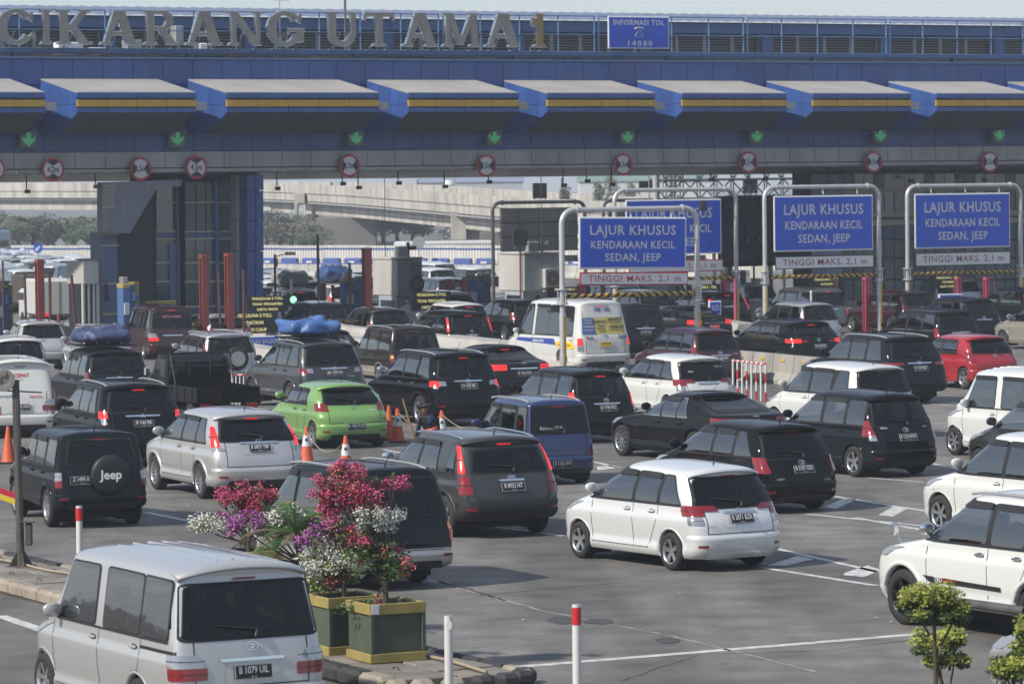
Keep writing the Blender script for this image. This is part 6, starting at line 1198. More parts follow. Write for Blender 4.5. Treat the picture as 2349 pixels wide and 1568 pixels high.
smallsign(2150, 674, 2207, 700, 62, ['PASTIKAN SALDO'], 'blue notice above the black people carrier at the right'); smallsign(1623, 690, 1652, 722, 62, ['SALDO'], 'blue notice beside the second frame right pole'); smallsign(955, 719, 1000, 740, 60, ['PASTIKAN'], 'small blue notice under the message board by the booth')
def hatchblock(u0, v0, u1, v1, s, lab):
    P = at((u0 + u1) / 2, s); z1 = zz(v0, u0, s); w = (u1 - u0) / s / math.cos(TROT); o = empty('hatched_block', P, TROT); tag(o, lab, 'island nose block'); MB().bbox((0, .6, z1 / 2), (w, 1.3, z1), .04).obj('block', CONC, o); h = min(z1, .75)
    MB().box((0, -.056, z1 - h / 2), (w - .06, .012, h - .04)).obj('black_field', HZB, o)
    for k in range(-1, 4):
        x = -w / 2 + k * .33; a = [(x, z1 - h + .03), (x + .15, z1 - h + .03), (x + .15 + h * .6, z1 - .03), (x + h * .6, z1 - .03)]; L = -w / 2 + .04; Rr = w / 2 - .04; a = [(min(max(p, L), Rr), q) for p, q in a]
        mb = MB().prism(a, 0, .004); mb.v = [(p, -.064 - r_, q) for p, q, r_ in mb.v]; mb.obj('yellow_stripe', HZY, o)
hatchblock(1048, 753, 1090, 789, 66, 'yellow and black hatched concrete block right of a blue notice'); hatchblock(180, 791, 226, 840, 64, 'hatched block half hidden behind the blue covered load'); hatchblock(695, 735, 740, 760, 62, 'yellow topped block behind the blue tarpaulin bundle')
def machine(u0, u1, v0, v1, s, num, lab, flip=False):
    um = u0 + (u1 - u0) * .42; P = at(u0, s); z1 = zz(v0, u0, s); o = empty('card_machine', P, TROT); tag(o, lab, 'card machine'); w = (u1 - u0) / s
    MB().bbox((w * .2, .0, z1 / 2), (w * .42, .5, z1), .03).obj('front_cabinet', MLB if s > 58 else MBL, o); MB().bbox((w * .2, -.0, z1 + .06), (w * .44, .52, .18), .03).obj('yellow_cap', mat('cap_yellow', (.36, .3, .1), .5), o)
    MB().bbox((w * .2, -.27, z1 - .75), (w * .28, .05, .42), .01).obj('screen', SWH, o); MB().bbox((w * .2, .0, z1 + .27), (w * .3, .3, .24), .02).obj('top_box', METAL, o)
    MB().bbox((w * .62, .25, z1 / 2 + .05), (w * .42, .6, z1 + .1), .03).obj('blue_side', MBL, o); MB().bbox((w * .95, .35, z1 / 2 + .1), (w * .3, .6, z1 + .2), .02).obj('yellow_side', MYL, o)
    for k in range(3): MB().bbox((w * .95, .04, z1 * .85 - k * .42), (w * .2, .03, .22), .005).obj('picture_panel', MBL if k == 0 else mat('panel_maroon', (.2, .04, .05), .5), o)
    text(num, .42, mat('number_pale', (.3, .4, .5), .5), o, Matrix.Translation((w * .6, -.06, z1 - .32)) @ Matrix.Rotation(R(90), 4, 'X'), off=.008, sx=.7)
machine(272, 318, 660, 720, 64.5, '13', 'blue and yellow card machine numbered thirteen by the tower'); machine(783, 845, 645, 740, 55, '11', 'blue and yellow card machine numbered eleven'); machine(1066, 1128, 640, 740, 54, '09', 'blue and yellow card machine numbered nine')
machine(-18, 26, 668, 745, 62, '15', 'olive and blue card machine cut by the left edge'); machine(1660, 1716, 632, 700, 52, '07', 'card machine behind the second frame'); machine(1905, 1960, 636, 700, 52, '05', 'card machine with green sticker under the third frame'); machine(2205, 2262, 628, 700, 52, '01', 'card machine numbered one under the last frame')
P = at(365, 64); o = MB().bbox((0, 0, .95), (1.2, .08, 1.9), .02).obj('olive_board', MYL); o.location = P; o.rotation_euler = (0, 0, TROT); tag(o, 'plain olive board standing right of machine thirteen', 'board')
def booth(u0, u1, v0, v1, s, lab, kind):
    """two-storey toll cabin: wider upper part over a narrower lower one"""
    D = 2.3 if kind != 'plain' else 1.5; w = ((u1 - u0) / s - .488 * D) / .873; P = at(u0 + .488 * D * s, s); o = empty('toll_booth', P, TROT); tag(o, lab, 'toll booth'); z1 = zz(v0, u0, s); zm = zz(v1, u0, s)
    if kind == 'ac' or kind == 'coil':
        MB().bbox((w / 2, D / 2, (z1 + zm) / 2), (w, D, z1 - zm), .04).obj('upper_cabin', BTH, o); MB().bbox((w / 2, -.015, (z1 + zm) / 2), (w * .97, .04, (z1 - zm) * .97), .01).obj('front_panel', mat('booth_pale_blue', (.33, .37, .42), .55, var=.1), o)
        MB().bbox((w * .5, D * .42, zm / 2), (w * .96, D * .72, zm), .03).obj('lower_cabin', mat('booth_pale_blue', (.3, .3, .3), .5), o); MB().box((w * .015, D * .42, zm * .6), (.03, D * .55, zm * .5)).obj('window', BTHD, o)
        MB().bbox((w * .4, .085, zm * .62), (w * .1, .04, zm * .45), .005).obj('window', BTHD, o); MB().box((w * .75, .8, zm + .0), (w * .56, 2.2, .05)).obj('ledge', BTH, o)
        for x in (.6, .8): MB().box((w * x, .092, zm * .5), (.02, .012, zm)).obj('cladding_joint', METAL, o)
        if kind == 'ac':
            c = MB().bbox((w * .72, -.18, zm + .55), (1.0, .4, .85), .03).obj('air_conditioner', mat('ac_white', (.5, .5, .48), .5), o); mb = MB(); 
            for r_ in (.3, .24, .18, .12): mb.tube([(w * .66 + r_ * math.cos(a), -.395, zm + .55 + r_ * math.sin(a)) for a in np.linspace(0, 2 * math.pi, 17)], .012, 4, cap=False)
            mb.obj('fan_grille', BLACKP, c)
        else:
            mb = MB(); MB().bbox((w * .72, -.02, zm + (z1 - zm) * .5), (w * .42, .06, (z1 - zm) * .85), .02).obj('niche', mat('niche_grey', (.2, .2, .2), .6), o)
            for k in range(6): mb.tube([(w * .74 + (.34 - k * .02) * math.cos(a), -.12 - k * .012, zm + .5 + (.34 - k * .02) * math.sin(a)) for a in np.linspace(0, 2 * math.pi, 19)], .016, 4, cap=False)
            mb.obj('hose_coil', BLACKP, o)
        MB().bbox((w * .5, D / 2, z1 + .06), (w * 1.04, D + .1, .1), .02).obj('roof_slab', BTH, o)
        MB().bbox((w * .35, .4, z1 + .35), (.5, .4, .45), .03).obj('roof_box', METAL, o); MB().tube([(w * .58, .3, z1 + .1), (w * .58, .3, z1 + .75)], .06, 6).obj('camera_stub', RUST, o); MB().bbox((w * .7, .2, z1 + .5), (.2, .45, .18), .03).obj('camera_body', GALD, o)
    else:
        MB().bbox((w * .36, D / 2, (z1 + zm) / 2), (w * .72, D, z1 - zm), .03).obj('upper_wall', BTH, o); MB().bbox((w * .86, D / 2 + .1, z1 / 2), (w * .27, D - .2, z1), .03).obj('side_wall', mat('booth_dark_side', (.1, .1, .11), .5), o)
        for x in (.04, .27, .50, .68): MB().bbox((w * x, .1, zm * .5), (w * .1 if x < .6 else w * .14, .16, zm), .01).obj('pillar', BTH, o)
        for x in (.155, .385, .59): MB().bbox((w * x, .14, zm * .55), (w * .13, .06, zm * .9), .005).obj('window', BTHD, o)
        MB().box((w * .34, D / 2, .3), (w * .68, D * .9, .6)).obj('plinth', HZY, o); MB().box((w * .35, D / 2 + .15, zm / 2), (w * .6, D * .7, zm)).obj('interior', DKB, o)
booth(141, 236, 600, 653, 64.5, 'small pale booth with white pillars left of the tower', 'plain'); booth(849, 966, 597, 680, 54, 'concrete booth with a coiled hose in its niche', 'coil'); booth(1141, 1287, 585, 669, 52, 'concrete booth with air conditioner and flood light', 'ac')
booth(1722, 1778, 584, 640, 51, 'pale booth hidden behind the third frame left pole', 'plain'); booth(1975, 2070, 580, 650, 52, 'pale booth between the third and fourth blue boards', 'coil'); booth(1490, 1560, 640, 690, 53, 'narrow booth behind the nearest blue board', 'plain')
# islands: low concrete tongues with sloping walls
def island(u, v, ln, w, h, lab, h2=None):
    P = G(u, v); o = empty('toll_island', P, TROT); x = w / 2; V = [(-x, 0, 0), (x, 0, 0), (x, ln, 0), (-x, ln, 0), (-x * .6, .12, h * .6), (x * .6, .12, h * .6), (x * .7, ln, h2 or h), (-x * .7, ln, h2 or h), (-x * .6, ln * .3, h), (x * .6, ln * .3, h)]
    MB().add(V, [(0, 1, 5, 4), (1, 2, 6, 9, 5), (3, 0, 4, 8, 7), (4, 5, 9, 8), (8, 9, 6, 7), (2, 3, 7, 6)]).obj('concrete_tongue', CONC, o); tag(o, lab, 'toll island')
for a in ((1100, 843, 30, 1.5, .75, 'concrete island tongue left of the shuttle minibus'), (648, 830, 26, 1.4, .7, 'concrete island tongue behind the charcoal off-roader'), (1360, 852, 20, 1.6, .8, 'concrete island tongue under the nearest sign frame', 1.1), (1955, 760, 24, 1.4, .9, 'sloping concrete island beside the steel grey wagon'), (1720, 775, 22, 1.4, .9, 'sloping concrete island behind the black crossover with swept windows'), (2260, 752, 22, 1.4, .9, 'concrete island at the last sign frame'), (100, 862, 30, 1.4, .6, 'concrete island tongue at the far left')): island(*a[:5], a[5], *(a[6:]))
# jersey barrier blocks and the red and white fence
BCN = mat('barrier_concrete', (.30, .29, .27), .85, var=.25, vscale=1.2, bump=.2, bscale=14)
def jersey(P, ang, ln, lab, grp, h=.85, m=BCN, refl=True):
    o = empty('barrier_block', P, ang); pr = [(-.3, 0), (.3, 0), (.3, .12), (.16, .34), (.1, h), (-.1, h), (-.16, .34), (-.3, .12)]
    mb = MB().prism(pr, -ln / 2 + .02, ln / 2 - .02); mb.v = [(z, x, y) for x, y, z in mb.v]; mb.obj('block', m, o)
    if refl: MB().bbox((0, -.135, h - .16), (.22, .03, .09), .005).obj('reflector', HZY, o)
    tag(o, lab, 'barrier block', grp); return o
a, b = G(1690, 868), G(1880, 888); n = 4; ang = math.atan2((b - a).y, (b - a).x)
NTH = ['first', 'second', 'third', 'fourth', 'fifth', 'sixth', 'seventh', 'eighth', 'ninth', 'tenth', 'eleventh', 'twelfth', 'thirteenth', 'fourteenth', 'fifteenth', 'sixteenth', 'seventeenth', 'eighteenth', 'nineteenth', 'twentieth', 'twenty-first', 'twenty-second', 'twenty-third', 'twenty-fourth', 'twenty-fifth', 'twenty-sixth', 'twenty-seventh', 'twenty-eighth', 'twenty-ninth', 'thirtieth', 'thirty-first', 'thirty-second', 'thirty-third', 'thirty-fourth', 'thirty-fifth', 'thirty-sixth', 'thirty-seventh', 'thirty-eighth', 'thirty-ninth', 'fortieth', 'forty-first', 'forty-second', 'forty-third', 'forty-fourth', 'forty-fifth']
for i in range(n): p = a + (b - a) * ((i + .5) / n); jersey(p, ang, (b - a).length / n, NTH[i] + ' concrete barrier block behind the red and white fence from the left', 'barrier blocks behind the red and white fence')
WHP = mat('pipe_white', (.6, .6, .6), .45); REDB = mat('pipe_red', (.5, .02, .02), .45)
fa, fb = G(1682, 910), G(1757, 921); fe = empty('pipe_fence', fa, math.atan2((fb - fa).y, (fb - fa).x)); L = (fb - fa).length; tag(fe, 'low red and white pipe fence beside the concrete barrier', 'fence')
for k in range(8):
    x = L * k / 7
    for j in range(4): MB().tube([(x, 0, j * .25), (x, 0, j * .25 + .25)], .03, 6, cap=False).obj('upright', (REDB if (j + k) % 2 else WHP) if k % 2 else WHP, fe)
for k in range(14): MB().tube([(L * k / 14, 0, 1.0), (L * (k + 1) / 14, 0, 1.0)], .035, 6, cap=False).obj('rail', REDB if k % 2 else WHP, fe)
fa = G(525, 948); fe = empty('pipe_fence', fa, R(5)); tag(fe, 'short red and white pipe fence behind the black pickup', 'fence')
for k in range(5): MB().tube([(.1 * k, 0, 0), (.1 * k, 0, 1.)], .022, 5).obj('upright', WHP, fe)
for k in range(4): MB().tube([(.12 * k, 0, 1.), (.12 * k + .12, 0, 1.)], .028, 5).obj('rail', REDB if k % 2 else WHP, fe)
# ---------------------------------------------------------------- median barrier, corrugated fence, flyover, far things
A, B = G(-260, 628), G(1650, 640); ang = math.atan2((B - A).y, (B - A).x); D = (B - A).normalized(); NB = Vector((-D.y, D.x, 0)); L = (B - A).length; nb = int(L / 1.9)
JB = cached(('jersey',), lambda: None)
pr = [(-.3, 0), (.3, 0), (.3, .12), (.16, .34), (.1, .82), (-.1, .82), (-.16, .34), (-.3, .12)]
mb = MB().prism(pr, -.93, .93); mb.v = [(z, x, y) for x, y, z in mb.v]; JM = mb.mesh('block', [mat('barrier_pale', (.42, .41, .38), .85, var=.2, vscale=1.2)])
BPL = mat('plastic_blue', (.06, .1, .32), .5, var=.15); WC = mat('fence_sheet_white', (.62, .61, .58), .5, var=.1, vscale=.8); FB = mat('fence_stripe_blue', (.05, .1, .32), .5); FY = mat('fence_stripe_yellow', (.6, .42, .1), .5)
row = empty('barrier_row', A, ang); tag(row, 'long row of concrete barrier blocks across the far side of the plaza', 'barrier')
row2 = empty('water_barrier_row', A + NB * 1.2, ang); tag(row2, 'row of blue plastic barriers just behind the far concrete blocks', 'barrier')
BM = MB().bbox((0, 0, 1.02), (1.5, .3, .42), .08).bbox((0, 0, .78), (1.7, .36, .2), .05).mesh('plastic_barrier', [BPL]); BW = MB().bbox((0, -.2, .95), (.5, .02, .14), .005).mesh('white_patch', [WC])
for i in range(min(nb, 74)):
    link('block', JM, row, Matrix.Translation((1.9 * i + .95, 0, 0))); p = link('plastic_barrier', BM, row2, Matrix.Translation((1.9 * i + .95, 0, 0)))
    if i % 2: link('white_patch', BW, p)
fz = empty('corrugated_fence', A + NB * 8, ang); tag(fz, 'long white corrugated fence with blue and yellow stripes behind the barriers', 'fence')
for k in range(int(L / 4) + 2):
    def sheet(z0, z1, m, off):
        mb = MB(); V = []; n = 64
        for i in range(n + 1): x = 4 * i / n * .995; y = .04 * (1 if (i // 2) % 2 else -1) + off; V += [(x, y, z0), (x, y, z1)]
        return mb.add(V, [(2 * i, 2 * i + 2, 2 * i + 3, 2 * i + 1) for i in range(n)], 0)
    s_ = link('fence_sheet', cached(('fs',), lambda: sheet(.35, 1.93, WC, 0).mesh('fence_sheet', [WC])), fz, Matrix.Translation((4 * k, 0, .02 * (k % 2))))
    if k < int(L / 4) * .78:
        link('blue_stripe', cached(('fb',), lambda: sheet(1.62, 1.74, FB, -.012).mesh('blue_stripe', [FB])), s_); link('yellow_stripe', cached(('fy',), lambda: sheet(.82, .88, FY, -.012).mesh('yellow_stripe', [FY])), s_)
# flyover
FC = mat('flyover_concrete', (.40, .385, .35), .85, var=.32, vscale=.8, bump=.1, bscale=3); FD = mat('flyover_concrete_shaded', (.20, .195, .19), .85, var=.15, vscale=.3); PIPE = mat('drain_pipe', (.3, .3, .3), .6)  # FD is the same concrete with shade put into its colour
KU = [-260, 0, 233, 420, 605, 763, 960, 1152, 1400, 1600, 1900]; KV = [420, 420, 419.5, 419, 420, 425.5, 438, 451, 462, 471, 480]; KS = [18.6, 19.2, 19.8, 20.4, 21, 22.6, 24.8, 26.8, 29, 31, 33]
fl = empty('flyover', (0, 0, 0)); tag(fl, 'pale concrete flyover curving across behind the toll plaza', 'flyover')
us = np.linspace(-260, 1900, 46); pts = []
for u in us: s = float(np.interp(u, KU, KS)); v = float(pchip(KU, KV)(u)); p = PY(u, v, F_PX / s); pts.append(p)
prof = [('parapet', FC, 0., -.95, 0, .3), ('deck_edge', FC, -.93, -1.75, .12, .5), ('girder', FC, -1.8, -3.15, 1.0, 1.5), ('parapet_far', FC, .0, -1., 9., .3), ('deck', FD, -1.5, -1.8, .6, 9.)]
for (nm, m, za, zb, off, th) in prof:
    for i in range(len(pts) - 1):
        a, b = pts[i], pts[i + 1]; d = (b - a); dh = Vector((d.x, d.y, 0)).normalized(); n_ = Vector((-dh.y, dh.x, 0)); n_ = n_ if n_.y > 0 else -n_; g = dh * .012
        V = [a + n_ * off + g + Vector((0, 0, za)), b + n_ * off - g + Vector((0, 0, za)), b + n_ * (off + th) - g + Vector((0, 0, za)), a + n_ * (off + th) + g + Vector((0, 0, za))]; V += [p + Vector((0, 0, zb - za)) for p in V]
        MB().add(V, [(0, 1, 2, 3), (4, 7, 6, 5), (0, 4, 5, 1), (1, 5, 6, 2), (2, 6, 7, 3), (3, 7, 4, 0)]).obj(nm, m, fl)
MB().tube([p + Vector((0, -.15, -1.95)) + Vector((0, .8, 0)) for p in pts], .11, 6).obj('drain_pipe', PIPE, fl)
def fly_at(u): i = int(np.argmin([abs(U0 + F_PX * p.x / p.y - u) for p in pts])); return pts[i]
for u, w, dep, z0, z1, m in ((688, 1.1, 1.4, -.9, -3.8, FC), (1052, 1.4, 1.6, -1.6, -4.2, FC)):
    p = fly_at(u); q = PY(u, 480, p.y - .2); MB().bbox((q.x, p.y, p.z + (z0 + z1) / 2), (w, dep, z0 - z1), .05).obj('pier_cap', FC, fl)
    MB().bbox((q.x + w * .9, p.y + 1.5, p.z - 3.9), (w * 2.6, 3, 1.0), .2).obj('pier_cap', FC, fl)
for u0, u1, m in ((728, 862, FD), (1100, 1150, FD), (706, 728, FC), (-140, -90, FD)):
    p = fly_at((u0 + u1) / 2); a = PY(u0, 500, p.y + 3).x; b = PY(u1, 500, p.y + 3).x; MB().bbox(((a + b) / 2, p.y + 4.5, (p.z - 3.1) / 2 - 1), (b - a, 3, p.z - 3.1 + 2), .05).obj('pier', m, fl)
p = fly_at(691); o = MB().bbox((0, 0, 0), (.85, .08, 1.6), .2).obj('emblem_plate', mat('plate_pale', (.45, .5, .5), .5), fl); q = PY(691, 483, p.y - .95); o.location = q
text('PP', .55, mat('plate_letters', (.7, .7, .7), .5), o, Matrix.Translation((0, -.05, 0)) @ Matrix.Rotation(R(90), 4, 'X'), off=.01)
# foliage helper: many leaf clumps through a crown volume
def leaves(mb, c, r, n, size, rg, mi=0, flat=.75, hollow=.35):
    for _ in range(n):
        while True:
            d = Vector((rg.uniform(-1, 1), rg.uniform(-1, 1), rg.uniform(-1, 1)))
            if hollow < d.length < 1: break
        q = noise.noise(Vector(c) * .7 + d * 1.7); 
        if q < -.12: continue
        p = Vector(c) + Vector((d.x * r[0], d.y * r[1], d.z * r[2])) * (1 + .25 * q); a = Vector((rg.gauss(0, 1), rg.gauss(0, 1), rg.gauss(0, .6))).normalized(); b = a.orthogonal().normalized(); b = (b + a.cross(b) * rg.uniform(-1, 1)).normalized(); s = size * rg.uniform(.6, 1.3)
        mb.add([p - a * s, p - b * s * .5, p + a * s, p + b * s * .5], [(0, 1, 2, 3)], mi)
FOL = [mat('foliage_far_%s' % n, c, .8, var=.3, vscale=.5) for n, c in (('olive', (.12, .14, .085)), ('green', (.09, .125, .08)), ('dry', (.17, .16, .12)))]  # leaf colours paled so distance haze is painted in
BRK = mat('bark', (.07, .05, .035), .9, var=.3)
def tree_proto(k, seed):
    rg = random.Random(seed); mb = MB(); 
    for i in range(14): a = rg.uniform(0, 6.28); q = rg.uniform(.2, 1) ** .5; leaves(mb, (1.5 * q * math.cos(a), 1.2 * q * math.sin(a), 2.6 + rg.uniform(-1.2, 1.1)), (.95, .9, .75), 190, .13, rg)
    tr = MB(); tr.tube([(0, 0, 0), (.1, 0, 1.2), (.0, .1, 2.4)], [.16, .12, .06], 6)
    for i in range(5): a = i * 1.3; tr.tube([(.05, 0, 1.1 + i * .15), (.8 * math.cos(a), .8 * math.sin(a), 2.2 + .2 * i)], [.07, .02], 5)
    return mb.mesh('crown', [FOL[k % 3]]), tr.mesh('trunk', [BRK])
PT = [tree_proto(k, 40 + k) for k in range(3)]
TR = [(-20, 1.5, 370, 2.3, 1), (15, 1.3, 365, 1.8, 0), (45, 1.4, 380, 1.9, 1), (78, 1.6, 372, 2.0, 0), (108, 1.3, 390, 1.7, 1), (140, 1.6, 375, 1.9, 0), (172, 1.3, 388, 1.7, 2), (205, 1.5, 370, 1.7, 1), (232, 1.4, 392, 1.9, 0),
      (612, 1.5, 395, 1.9, 1), (640, 1.2, 360, 1.35, 2), (668, 1.3, 398, 1.7, 0), (700, 1.2, 372, 1.4, 2), (720, 1.1, 355, 1.1, 1), (880, 1.6, 410, 2.0, 1), (912, 1.5, 402, 1.9, 0), (945, 1.4, 415, 1.7, 1), (1070, 1.3, 395, 1.6, 0), (1165, 1.2, 380, 1.4, 1), (1210, 1.4, 420, 1.6, 0)]
side_ = ['left', 'middle']
for i, (u, sx, Y, h, k) in enumerate(TR):
    P = PY(u, 500, Y); P.z = 0; c, t = PT[k]; o = empty('distant_tree', P, i * 1.1); o.scale = (sx, sx, h * (.46 if u < 300 else .5)); link('crown', c, o); link('trunk', t, o)
    tag(o, ('hazy %s tree beyond the fence, %s from the left edge' % (('olive', 'dark green', 'dry brownish')[(0, 1, 2)[k]], NTH[i])), 'tree', 'hazy trees beyond the fence')
def conifer(u, vt, s, seed, lab):
    rg = random.Random(seed); P = at(u, s); H_ = zz(vt, u, s); o = empty('conifer', P); mb = MB()
    for i in range(34): q = i / 34; leaves(mb, (rg.uniform(-1, 1) * (1.25 - q) * .9, rg.uniform(-.6, .6), 2.5 + (H_ - 2.7) * q), (1.0 - .7 * q, .6, .4), 60, .12, rg)
    mb.obj('crown', FOL[0], o); MB().tube([(0, 0, 0), (0, 0, H_ - .3)], [.15, .04], 5).obj('trunk', BRK, o); tag(o, lab, 'tree')
conifer(1400, 402, 26, 5, 'pale feathery conifer above the flyover in the middle'); conifer(1375, 416, 27, 6, 'shorter feathery tree left of the tall conifer'); conifer(1293, 424, 27, 9, 'small sparse tree before the white warehouse'); conifer(1448, 420, 26, 8, 'low feathery tree right of the tall conifer')
def warehouse(u0, u1, v0, v1, Y, wall, rf, lab, h0=0):
    a, b = PY(u0, v1, Y), PY(u1, v1, Y); zt = PY(u0, v0, Y).z; o = empty('warehouse', ((a.x + b.x) / 2, Y, 0)); w = b.x - a.x; tag(o, lab, 'building'); MB().box((0, 6, zt / 2 - .4), (w, 12, zt - .8)).obj('wall', wall, o)
    MB().prism([(-.2, zt - .85), (12.2, zt - .85), (6, zt + .6)], -w / 2 - .2, w / 2 + .2).obj('x', rf, o); q = o.children[-1]; q.name = 'roof'; q.data.transform(Matrix(((0, 0, 1, 0), (1, 0, 0, 0), (0, 1, 0, 0), (0, 0, 0, 1))))
    for k in range(int(w / 3)): MB().bbox((-w / 2 + 1.5 + 3 * k, -.03, zt * .5), (1.2, .05, 1), .01).obj('window', TGL, o)
warehouse(1330, 1640, 402, 440, 520, mat('warehouse_white', (.6, .6, .6), .7), mat('warehouse_roof_green', (.18, .26, .22), .6), 'white warehouse with green roof behind the flyover at the right'); warehouse(960, 1200, 407, 440, 620, mat('warehouse_grey', (.4, .42, .45), .7), mat('warehouse_roof_blue', (.2, .25, .33), .6), 'grey blue low warehouse far beyond the flyover')
P = at(1034, 17); o = MB().tube([(0, 0, 0), (0, 0, zz(424, 1034, 17))], .5, 8).tube([(0, 0, zz(424, 1034, 17)), (0, 0, zz(413, 1034, 17))], .85, 12).obj('water_tank', WHITE); o.location = P; tag(o, 'small white water tank above the flyover', 'tank')
for i, (u, vt, s) in enumerate(((883, 392, 52), (1242, 392, 52), (1290, 408, 24), (959, 412, 20))):
    P = at(u, s); o = MB().tube([(0, 0, 0), (0, 0, zz(vt, u, s))], .02 if i < 2 else .09, 5).obj('pole' if i > 1 else 'whip_aerial', GALD); o.location = P; tag(o, ['thin whip aerial rising from the booth with the coiled hose', 'thin whip aerial rising from the booth with air conditioner', 'slim lamp post by the white warehouse', 'slim far pole left of the water tank'][i], 'pole')
# truss and right building
tr = empty('steel_truss', TP(0, -18, 0), TROT); tag(tr, 'grey steel lattice gantry behind the toll roof at the right', 'truss'); ta, tb2 = t_at(1525, -18), t_at(1905, -18); TRM = mat('truss_grey', (.3, .32, .35), .5, .4)
for z in (5.2, 6.05, 7.3):
    for y in (0, 1.2): MB().tube([(ta, y, z), (tb2, y, z)], .06, 5).obj('chord', TRM, tr)
x = ta; k = 0
while x < tb2 - .9:
    for y in (0, 1.2):
        for z0, z1 in ((5.2, 6.05), (6.05, 7.3)): MB().tube([(x, y, z0 if k % 2 else z1), (x + .9, y, z1 if k % 2 else z0)], .035, 4).obj('diagonal', TRM, tr)
        MB().tube([(x, y, 5.2), (x, y, 7.3)], .035, 4).obj('upright', TRM, tr)
    x += .9; k += 1
for x in (ta, ta + .9, tb2): MB().tube([(x, .6, 0), (x, .6, 9)], .16, 8).obj('column', GALV, tr)
cl = empty('cladding_wall', TO, TROT); tag(cl, 'dark grey panelled wall between the second and third sign boards', 'wall'); CLM = mat('cladding_dark', (.06, .07, .085), .35, var=.25, vscale=.6)
uu = np.linspace(1655, 1908, 8)
for a, b in zip(uu, uu[1:]):
    for v0, v1 in ((452, 478), (479, 506), (507, 545), (546, 575), (576, 600)): tb_('cladding_panel', a, v0, b - 1.2, v1, -14, CLM, .1, cl)
tb_('backing', 1650, 450, 1910, 606, -14.3, DKB, .2, cl)
bd_ = empty('glass_building', TO, TROT); tag(bd_, 'blue grey glazed office building filling the right side behind the last two boards', 'building')
GLC = [mat('facade_glass_a', (.07, .12, .15), .08, ior=1.9), mat('facade_glass_b', (.13, .15, .16), .25, var=.3, vscale=1.), mat('facade_glass_c', (.04, .07, .10), .06, ior=1.8)]
tb_('corner_column', 1896, 400, 1934, 660, -6, mat('pale_blue_column', (.24, .3, .48), .5), 1.2, bd_); tb_('core', 1934, 395, 2480, 720, -8.2, DKB, 4, bd_)
uu = np.linspace(1936, 2470, 24); rb = random.Random(11)
for a, b in zip(uu, uu[1:]):
    for v0, v1, kd in ((398, 431, 0), (434, 488, 0), (491, 506, 1), (509, 548, 1), (551, 590, 0), (593, 640, 0), (643, 700, 0)): tb_('window' if not kd else 'wall_panel', a, v0, b - 1.3, v1, -7, rb.choice(GLC) if not kd else LGB, .12, bd_)
for v in (432.5, 489.5, 507.5): tb_('pale_strip', 1934, v - 1.3, 2470, v + 1.3, -6.85, GSTR, .1, bd_)
# bus behind the fence, round sign, far signs
def bus(P, psi, lab, cols, L=9., W=2.4, H=2.9):
    o = empty('bus', P, math.pi / 2 + psi); tag(o, lab, 'bus'); MB().bbox((L / 2, 0, H / 2 + .15), (L, W, H - .3), .16).obj('body', cols[0], o)
    for sg in (1, -1):
        for k in range(6): MB().bbox((.6 + (k + .5) * (L - 1.6) / 6, sg * (W / 2 + .005), H * .66), ((L - 1.6) / 6 - .08, .03, .85), .02).obj('window', cols[1], o)
        MB().bbox((L * .45, sg * (W / 2 + .01), H * .3), (L * .9, .02, .25), .005).obj('stripe', cols[2], o)
        for x in (L * .2, L * .78):
            MB().tube([(x, sg * (W / 2 - .25), .45), (x, sg * (W / 2 + .01), .45)], .45, 16).obj('wheel', TYRE, o)
    MB().bbox((L + .005, 0, H * .62), (.04, W * .88, 1.15), .03).obj('windscreen', cols[1], o); MB().bbox((L + .005, 0, H * .9), (.05, W * .6, .22), .02).obj('destination_board', SWH, o); MB().bbox((-.005, 0, H * .66), (.04, W * .8, .8), .03).obj('rear_window', cols[1], o)
    for sg in (1, -1): MB().bbox((L + .01, sg * W * .36, .75), (.05, .3, .18), .02).obj('headlight', CLEAR, o); MB().tube([(L, sg * W * .5, H * .8), (L + .3, sg * (W * .5 + .2), H * .7)], .03, 5).obj('mirror_arm', BLACKP, o)
p = at(912, 33); p.z = -.75; bus(p, R(-72), 'white bus passing left to right behind the corrugated fence', (PW, mat('bus_glass', (.09, .1, .11), .08, ior=2.), FB), L=6.6)
p = at(8, 33); bus(p + Vector((-.6, 0, 0)), R(168), 'pale blue coach facing the camera at the far left', (mat('coach_blue', (.25, .33, .42), .4), SOLIDG, WHITE), H=3.3)
P = at(86, 38); o = empty('round_sign', P); zc = zz(569, 86, 38); MB().tube([(0, .03, 0), (0, .03, zc)], .035, 6).obj('pole', METAL, o); link('disc', MB().prism(ring_pts(0, 0, .29, .29, 24), 0, .02).mesh('disc', [SBL]), o, Matrix.Translation((0, 0, zc)) @ Matrix.Rotation(R(90), 4, 'X'))
ar = MB().prism([(-.16, -.16), (.06, -.16), (0, -.1), (.16, .06), (.06, .16), (-.1, 0), (-.16, .06)], .022, .026); link('arrow', ar.mesh('arrow', [SWH]), o, Matrix.Translation((0, 0, zc)) @ Matrix.Rotation(R(90), 4, 'X')); tag(o, 'blue round sign with white arrow pointing down left among the far traffic', 'road sign')
for u, s, v, lab in ((137, 30, 558, 'left grey back of a far diamond sign'), (185, 30, 560, 'right grey back of a far diamond sign'), (595, 31, 550, 'grey back of a sign by the tower edge'), (960, 35, 556, 'round grey sign back before the white bus')):
    P = at(u, s); zc = zz(v, u, s); o = empty('far_sign', P); MB().tube([(0, 0, 0), (0, 0, zc)], .04, 5).obj('pole', METAL, o); link('plate', MB().prism(ring_pts(0, 0, .42, .42, 4 if 'round' not in lab else 20), 0, .03).mesh('plate', [METAL]), o, Matrix.Translation((0, -.05, zc)) @ Matrix.Rotation(R(90), 4, 'X')); tag(o, lab, 'road sign')
